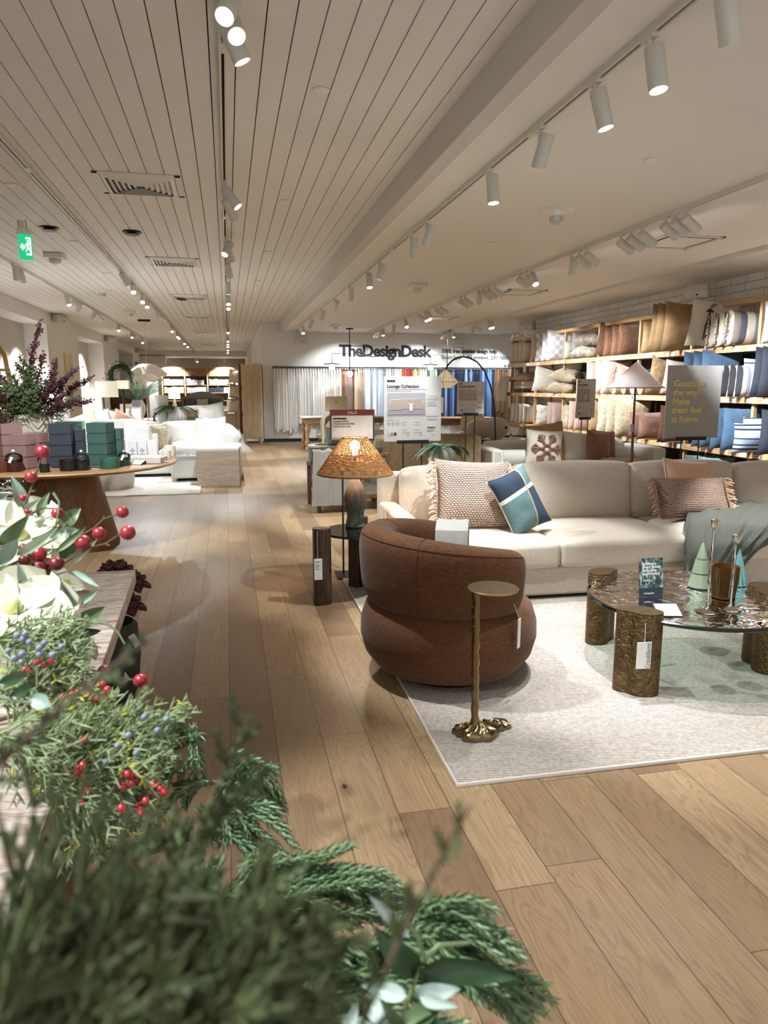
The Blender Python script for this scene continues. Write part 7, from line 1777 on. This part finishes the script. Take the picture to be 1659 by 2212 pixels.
J=[((-30,1420),(160,1370),1.2,0,'topmost one below the yellowish magnolia'),((-30,1470),(175,1425),1.18,0,'second below the yellowish magnolia'),((-40,1500),(150,1500),1.15,.2,'third below the yellowish magnolia'),((-40,1540),(130,1470),1.15,.15,'one behind the dark sprig'),((-30,1600),(230,1590),1.08,.3,'one pointing at the hanging crab apple'),((0,1640),(300,1560),1.08,.35,'one with tips by the planter foot'),((60,1660),(390,1560),1.06,.25,'longest one pointing over the floor'),((60,1690),(345,1610),1.05,.1,'one beneath the longest'),((40,1700),(300,1660),1.04,.1,'one across the middle'),((60,1740),(290,1700),1.03,.1,'one above the stone edge'),((120,1690),(300,1790),1.02,.4,'one hanging down with yellow tips'),((100,1700),(230,1820),1.02,.35,'one drooping by the stone edge'),((130,1690),(330,1740),1.03,.25,'one under the red cluster'),((-30,1580),(110,1660),1.0,.3,'one at the picture edge'),((20,1620),(200,1640),1.05,.4,'short one in the heart of the bunch'),((100,1630),(260,1560),1.1,.3,'short one behind the longest'),((160,1650),(310,1680),1.05,.2,'short one before the red cluster'),((-20,1380),(120,1440),1.2,.0,'one hugging the large magnolia')]
for b,t_,D,y,l in J: juniper('yellow green juniper spray on the stone table, '+l,b,t_,D,D+.03,30,.085,y)
bt=thing('juniper_twig','juniper twig carrying the dusty blue berries on the stone table','juniper',(0,0,0))
bl=[c6(*q) for q in((145,1475),(195,1505),(250,1530),(215,1460),(335,1580),(380,1535),(70,1605),(120,1670),(190,1630),(185,1700),(340,1635),(450,1640),(525,1570),(1235,2165))]+[c7(*q) for q in((808,388),(933,400),(882,462),(660,548),(765,588),(720,490),(595,640))]
for x,y in bl: D=1.14 if y<1500 else 1.03; MB().ball((0,0,0),7.2*D/F*rr.uniform(.9,1.1),12,8).build('blue_berry',BLB,bt,loc=tuple(ad(x,y,D-.03)))
s=MB()
for i in range(len(bl)-1):
    if i==12: s.build('stem',STEMG,bt); s=MB(); continue
    D=1.15 if bl[i][1]<1500 and bl[i+1][1]<1500 else 1.05; s.tube([ad(*bl[i],D),ad((bl[i][0]+bl[i+1][0])/2,(bl[i][1]+bl[i+1][1])/2+6,D+.01),ad(*bl[i+1],D)],.0011,4)
s.build('stem',STEMG,bt)
# norfolk pine boughs
NPG=mat('norfolk_pine','#8aa072',.45,var=.55,vs=30,hex2='#4b6845',spec=.5); NPD=NPG
def twig_mb(g,path,rr,nl=.0105,step=.0013,core=.0024):
    g.tube(path,[core]*len(path),5)
    L=[0]
    for a,b in zip(path,path[1:]): L.append(L[-1]+(b-a).length)
    n=int(L[-1]/step); k=0; a0=rr.uniform(0,6)
    for i in range(n):
        s=L[-1]*(i+.5)/n
        while k<len(path)-2 and L[k+1]<s: k+=1
        f=(s-L[k])/max(1e-6,L[k+1]-L[k]); c=path[k].lerp(path[k+1],f); d=(path[k+1]-path[k]).normalized()
        o=d.orthogonal().normalized(); o=Matrix.Rotation(a0+i*2.4,3,d)@o; q=d.cross(o)
        tl=nl*(1 if s<L[-1]*.9 else .7); p1=c+o*core*.6; m_=p1+(o*.75+d*.75)*tl*.55; e=p1+(o*.62+d*1.15)*tl
        w=.0012; g.add([p1-q*w,p1+q*w,m_+q*w,e,m_-q*w],[(0,1,2,3,4)])
def bez(a,b,lift,n=9,c=None):
    m_=c if c is not None else (a+b)/2+Vector((0,0,lift))
    return [a*(1-f)**2+m_*2*f*(1-f)+b*f*f for f in[i/n for i in range(n+1)]]
EX=2
ROOT=[(-.40,1.45),(-.40,1.30),(-.40,1.05),(-.40,.75),(-.42,.5),(-.45,.4)]
def bough(label,st,tips,group=None,step=.0014,nl=.0105,core=.0024):
    t=thing('pine_bough',label,'pine bough',(0,0,0),group=group)
    sp=[ad(*p[:2],p[2]) for p in st]; r0=ROOT.pop(0); s2=[Vector((r0[0]-.1,r0[1]-.03,.757)),Vector((r0[0],r0[1],.765))]+sp; MB().tube(s2,[.005-.002*i/len(s2) for i in range(len(s2))],7).build('stem',TWG,t)
    g=MB(); t2=list(tips)
    for (f,px,py,D,lift) in tips:
        for _ in range(EX): t2.append((min(1,max(0,f+rr.uniform(-.2,.1))),px+rr.uniform(-42,22),py+rr.uniform(-18,36),D+rr.uniform(-.035,.03),lift))
    for (f,px,py,D,lift) in t2:
        q=f*(len(sp)-1); k=min(len(sp)-2,int(q)); a=sp[k].lerp(sp[k+1],q-k); twig_mb(g,bez(a,ad(px,py,D),lift),rr,nl,step,core)
    g.build('foliage',NPG,t,ang=10); return t
bough('pine bough with upright sprigs behind the juniper tips',[(300,1640,1.25),(370,1620,1.24),(420,1600,1.24)],[(.3,400,1545,1.24,.02),(.8,382,1550,1.25,.03),(1,415,1572,1.24,.02),(.5,330,1590,1.22,.03),(.9,425,1600,1.22,.03),(.2,300,1590,1.24,.02),(.6,350,1650,1.2,.03),(.4,300,1690,1.2,.03),(1,430,1660,1.2,.04)])
bough('pine bough stretching over the floor with hooked tips',[(260,1720,1.2),(400,1690,1.2),(520,1690,1.2),(560,1680,1.2)],[(.1,330,1690,1.18,.02),(.3,420,1640,1.2,.03),(.6,555,1640,1.2,.03),(.9,600,1672,1.2,.03),(1,612,1740,1.2,.05),(1,600,1755,1.19,.05),(1,585,1745,1.19,.045),(.95,570,1750,1.2,.04),(.7,470,1790,1.19,.05),(.8,540,1700,1.18,.03),(.5,400,1740,1.18,.03),(.4,350,1760,1.18,.03),(.85,530,1660,1.21,.03),(.2,300,1760,1.17,.03)])
bough('pine bough below the hooked one with hanging twigs',[(330,1840,1.12),(450,1800,1.12),(505,1760,1.12)],[(1,610,1760,1.12,.04),(.9,560,1745,1.12,.04),(.8,520,1800,1.11,.05),(.7,470,1830,1.11,.05),(1,560,1800,1.1,.04),(.3,380,1800,1.1,.03),(.5,430,1750,1.12,.03),(.6,630,1870,1.08,.07),(.5,560,1850,1.08,.05),(.2,400,1860,1.08,.03),(.9,625,1800,1.1,.05),(.1,330,1790,1.1,.03)])
tp=[]
for i,(px,py) in enumerate(((755,1822),(700,1850),(830,1880),(860,1905),(890,1945),(880,1980),(800,1960),(640,1870),(600,1850),(540,1850),(480,1860),(440,1890),(760,1900),(700,1900),(660,1930),(820,1920),(780,2000),(560,1920),(500,1930),(430,1950),(640,1990),(720,1960))): tp.append(((.1+.9*((i*7)%11)/11),px,py,.98-.05*((i*3)%4)/4,.045))
bough('big pine bough fanning over the aisle floor',[(330,2120,.9),(430,2020,.94),(540,1950,.96),(650,1890,.98)],tp)
tp=[]
for i,(px,py) in enumerate(((1020,1962),(1060,1985),(1095,2010),(1130,2075),(1182,2130),(1120,2060),(1080,2050),(1150,2205),(1120,2200),(1090,2150),(1040,2050),(1000,2000),(960,1990),(1060,2110),(1010,2100),(1170,2170),(940,2040),(980,2080),(900,2020),(870,2060),(1100,2120),(1030,2160))): tp.append((.25+.75*((i*5)%9)/9,px,py,.80-.06*((i*3)%4)/4,.05))
bough('drooping pine bough hanging furthest over the floor planks',[(620,2260,.76),(740,2120,.78),(850,2020,.8),(930,1990,.8)],tp,nl=.0115)
tp=[]
for i,(px,py) in enumerate(((640,2000),(700,2040),(560,2040),(750,2080),(600,2090),(680,2120),(520,2080),(800,2100),(470,2120),(620,2160),(720,2180),(560,2190),(830,2180),(900,2200),(780,2210),(420,2180),(660,2230),(950,2170),(990,2220),(440,2060),(880,2140),(700,2260))): tp.append((.1+.9*((i*5)%9)/9,px,py,.76-.06*((i*3)%4)/4,.04))
bough('pine bough low in the bunch behind the blurred cedar',[(380,2280,.72),(520,2180,.74),(650,2100,.76),(740,2060,.77)],tp,nl=.0115)
# out of focus cedar tips close to the lens
CED2=mat('near_cedar','#5a6438',.75,var=.6,vs=40,hex2='#343c1f')
def near(label,b,t_,D,D2,n=34,w=.07,lift=.015,rad=.0016):
    t=thing('cedar_branch',label,'branch',(0,0,0))
    D*=.74; D2*=.74; b0=ad(*b,D); MB().tube([b0,Vector((min(-.3,b0.x-.15),b0.y+.02,(b0.z+.757)/2)),Vector((min(-.36,b0.x-.25),b0.y+.04,.757))],.0022,5).build('lower_stem',TWG,t); s,g,tips=spray_mb(ad(*b,D),ad(*t_,D2),rr,n,w*.85,lift,rad); s.build('stem',TWG,t); g.build('foliage',CED2,t)
NR_=[((180,2420),(540,1548),.50,.56,'tall cedar tip rising over the pine boughs',.05),((700,2420),(1015,1740),.42,.36,'blurred lone cedar tip crossing the floor planks',.022),((-80,1750),(340,1375),.5,.42,'blurred cedar tip beside the hanging crab apple',.02),((-40,2480),(330,1960),.45,.5,'cedar branch across the lower corner, middle one',.08),((60,2500),(600,1900),.46,.5,'cedar branch pointing at the big pine bough',.06),((100,2500),(480,2000),.40,.44,'cedar branch over the bottom edge, inner one',.08),((250,2500),(640,2080),.38,.42,'cedar branch over the bottom edge, outer one',.07),((-80,2300),(230,2080),.36,.4,'darkest cedar branch in the bottom corner',.08),((0,2500),(330,2130),.36,.38,'cedar branch right at the bottom corner',.08),((350,2500),(720,2010),.42,.46,'slender cedar branch before the glossy leaves',.05),((120,2400),(380,2020),.44,.48,'cedar branch in the thick of the dark bunch',.08),((-60,2400),(120,2060),.4,.42,'cedar branch climbing the picture edge',.08),((300,2420),(560,2160),.36,.38,'cedar branch hugging the bottom edge',.07)]
for b,t_,D,D2,l,w in NR_: near(l,b,t_,D,D2,26 if w>.031 else 20,w,.015,.0016 if w>.03 else .0011)
# glossy broad leaf branch at the bottom
t=branch('glossy broad leaved branch at the bottom over the pine boughs',[[(300,2420,.66),(640,2330,.62),c8(815,1210)+(.62,),c8(850,1090)+(.63,),c8(885,1000)+(.63,),c8(930,860)+(.64,)],[c8(930,870)+(.64,),c8(900,760)+(.64,),c8(850,690)+(.64,)],[c8(935,870)+(.64,),c8(1010,810)+(.64,),c8(1150,800)+(.65,)]],[(c8(905,935),c8(690,715),135/2.242,.64,'d'),(c8(905,935),c8(1390,965),125/2.242,.63,'d'),(c8(860,770),c8(665,570),60/2.242,.60,'s'),(c8(885,1045),c8(1110,1025),80/2.242,.61,'s'),(c8(855,1060),c8(630,1005),80/2.242,.61,'s'),(c8(500,1150),c8(300,1090),70/2.242,.58,'g'),(c8(920,1060),c8(1100,1110),60/2.242,.60,'s'),(c8(830,1190),c8(1030,1090),100/2.242,.60,'g'),(c8(760,1200),c8(640,1050),90/2.242,.58,'s'),(c8(830,1200),c8(720,1080),70/2.242,.6,'g'),(c8(900,1230),c8(1000,1130),80/2.242,.6,'d'),(c8(700,1240),c8(500,1150),70/2.242,.58,'t'),(c8(560,1240),c8(610,1080),50/2.242,.57,'s')],.0026)
# planter with burgundy flowers beside the slab
pc=az(255,1530); pc.y+=.12
t=thing('planter','dark stone planter with white tags on the floor beside the stone table','planter',(pc.x-.03,pc.y,0))
MB().lathe([(.001,0),(.085,0),(.11,.06),(.125,.2),(.118,.34),(.10,.36),(.09,.30),(.001,.28)],32,cap=False).build('body',mat('dark_stone','#46443f',.85,var=.5,vs=30,hex2='#2c2b28',bump=.6,bs=90),t)
for dx,dz,rz in((.115,.30,.4),(.06,.14,.1)): MB().box((dx,-.10,dz),(.03,.002,.06),m=Matrix.Rotation(-.5,3,'Y')).build('tag',TAG,t)
BUR=mat('burgundy_petal','#641d2e',.7,var=.5,vs=40,hex2='#3d111d',sheen=.3)
for i,(dx,dy,z,r,l) in enumerate(((.06,-.02,.43,.10,'lowest, above the planter rim'),(.02,.0,.47,.10,'one nearest the slab'),(.09,.02,.52,.09,'one reaching out over the floor'),(.03,.05,.56,.095,'topmost beside the slab corner'),(-.06,.02,.5,.09,'one half under the slab'))):
    t=thing('burgundy_flower','ruffled burgundy flower in the dark planter, '+l,'flower',(pc.x-.03+dx,pc.y+dy,z),group='burgundy flowers in the planter')
    MB().tube([(0,0,0),(-dx*.5,-dy*.5,-.1),(-dx,-dy,.3-z)],.003,5).build('stem',STEMG,t)
    for k in range(3):
        n=7-k
        g=MB()
        for j in range(n):
            a=2*PI*j/n+k*.5; op=.4+.4*(2-k)
            def fn(f,q,a=a,op=op): 
                u=2*q-1; w=r*.75*math.sin(PI*min(1,.15+.8*f)); el=op+.5*f; rad=r*1.05*f*math.sin(el)*(.7+.15*(2-k)); zz=r*f*math.cos(el)+.12*r*math.sin(6*u+3*f+k)
                return (rad*math.cos(a)-u*w*.6*math.sin(a),rad*math.sin(a)+u*w*.6*math.cos(a),zz)
            g.grid(fn,6,7)
        g.build('petal_whorl',BUR,t,ang=70)
for o in [SP0]+list(SP0.children_recursive): bpy.data.objects.remove(o)
# ================= camera, world, exposure
cam=bpy.data.cameras.new('camera'); co=bpy.data.objects.new('camera',cam); C.objects.link(co)
co.location=(0,0,HC); co.rotation_euler=(PI/2-PIT,0,-YAW)
cam.sensor_fit='VERTICAL'; cam.sensor_height=36; cam.sensor_width=27; cam.lens=36*F/2212; cam.clip_start=.02; cam.clip_end=200
cam.dof.use_dof=True; cam.dof.focus_distance=5.0; cam.dof.aperture_fstop=6.5
sc=bpy.context.scene; sc.camera=co
w=bpy.data.worlds.new('world'); sc.world=w; w.use_nodes=True
bg=w.node_tree.nodes['Background']; bg.inputs[0].default_value=(.93,.97,1,1); bg.inputs[1].default_value=.45
vs=sc.view_settings; vs.view_transform='Standard'; vs.look='None'; vs.gamma=1; vs.use_curve_mapping=False; vs.exposure=1.25
cy=sc.cycles; cy.use_adaptive_sampling=True; cy.adaptive_threshold=.025; cy.max_bounces=6; cy.diffuse_bounces=4; cy.glossy_bounces=3; cy.transmission_bounces=6; cy.transparent_max_bounces=8
cy.sample_clamp_indirect=4.0; cy.caustics_reflective=False; cy.caustics_refractive=False; cy.use_denoising=True; cy.blur_glossy=1.0
try: cy.use_light_tree=True
except Exception: pass
for o in list(bpy.data.objects):
    if o.name.startswith(('_tmp',)): bpy.data.objects.remove(o)
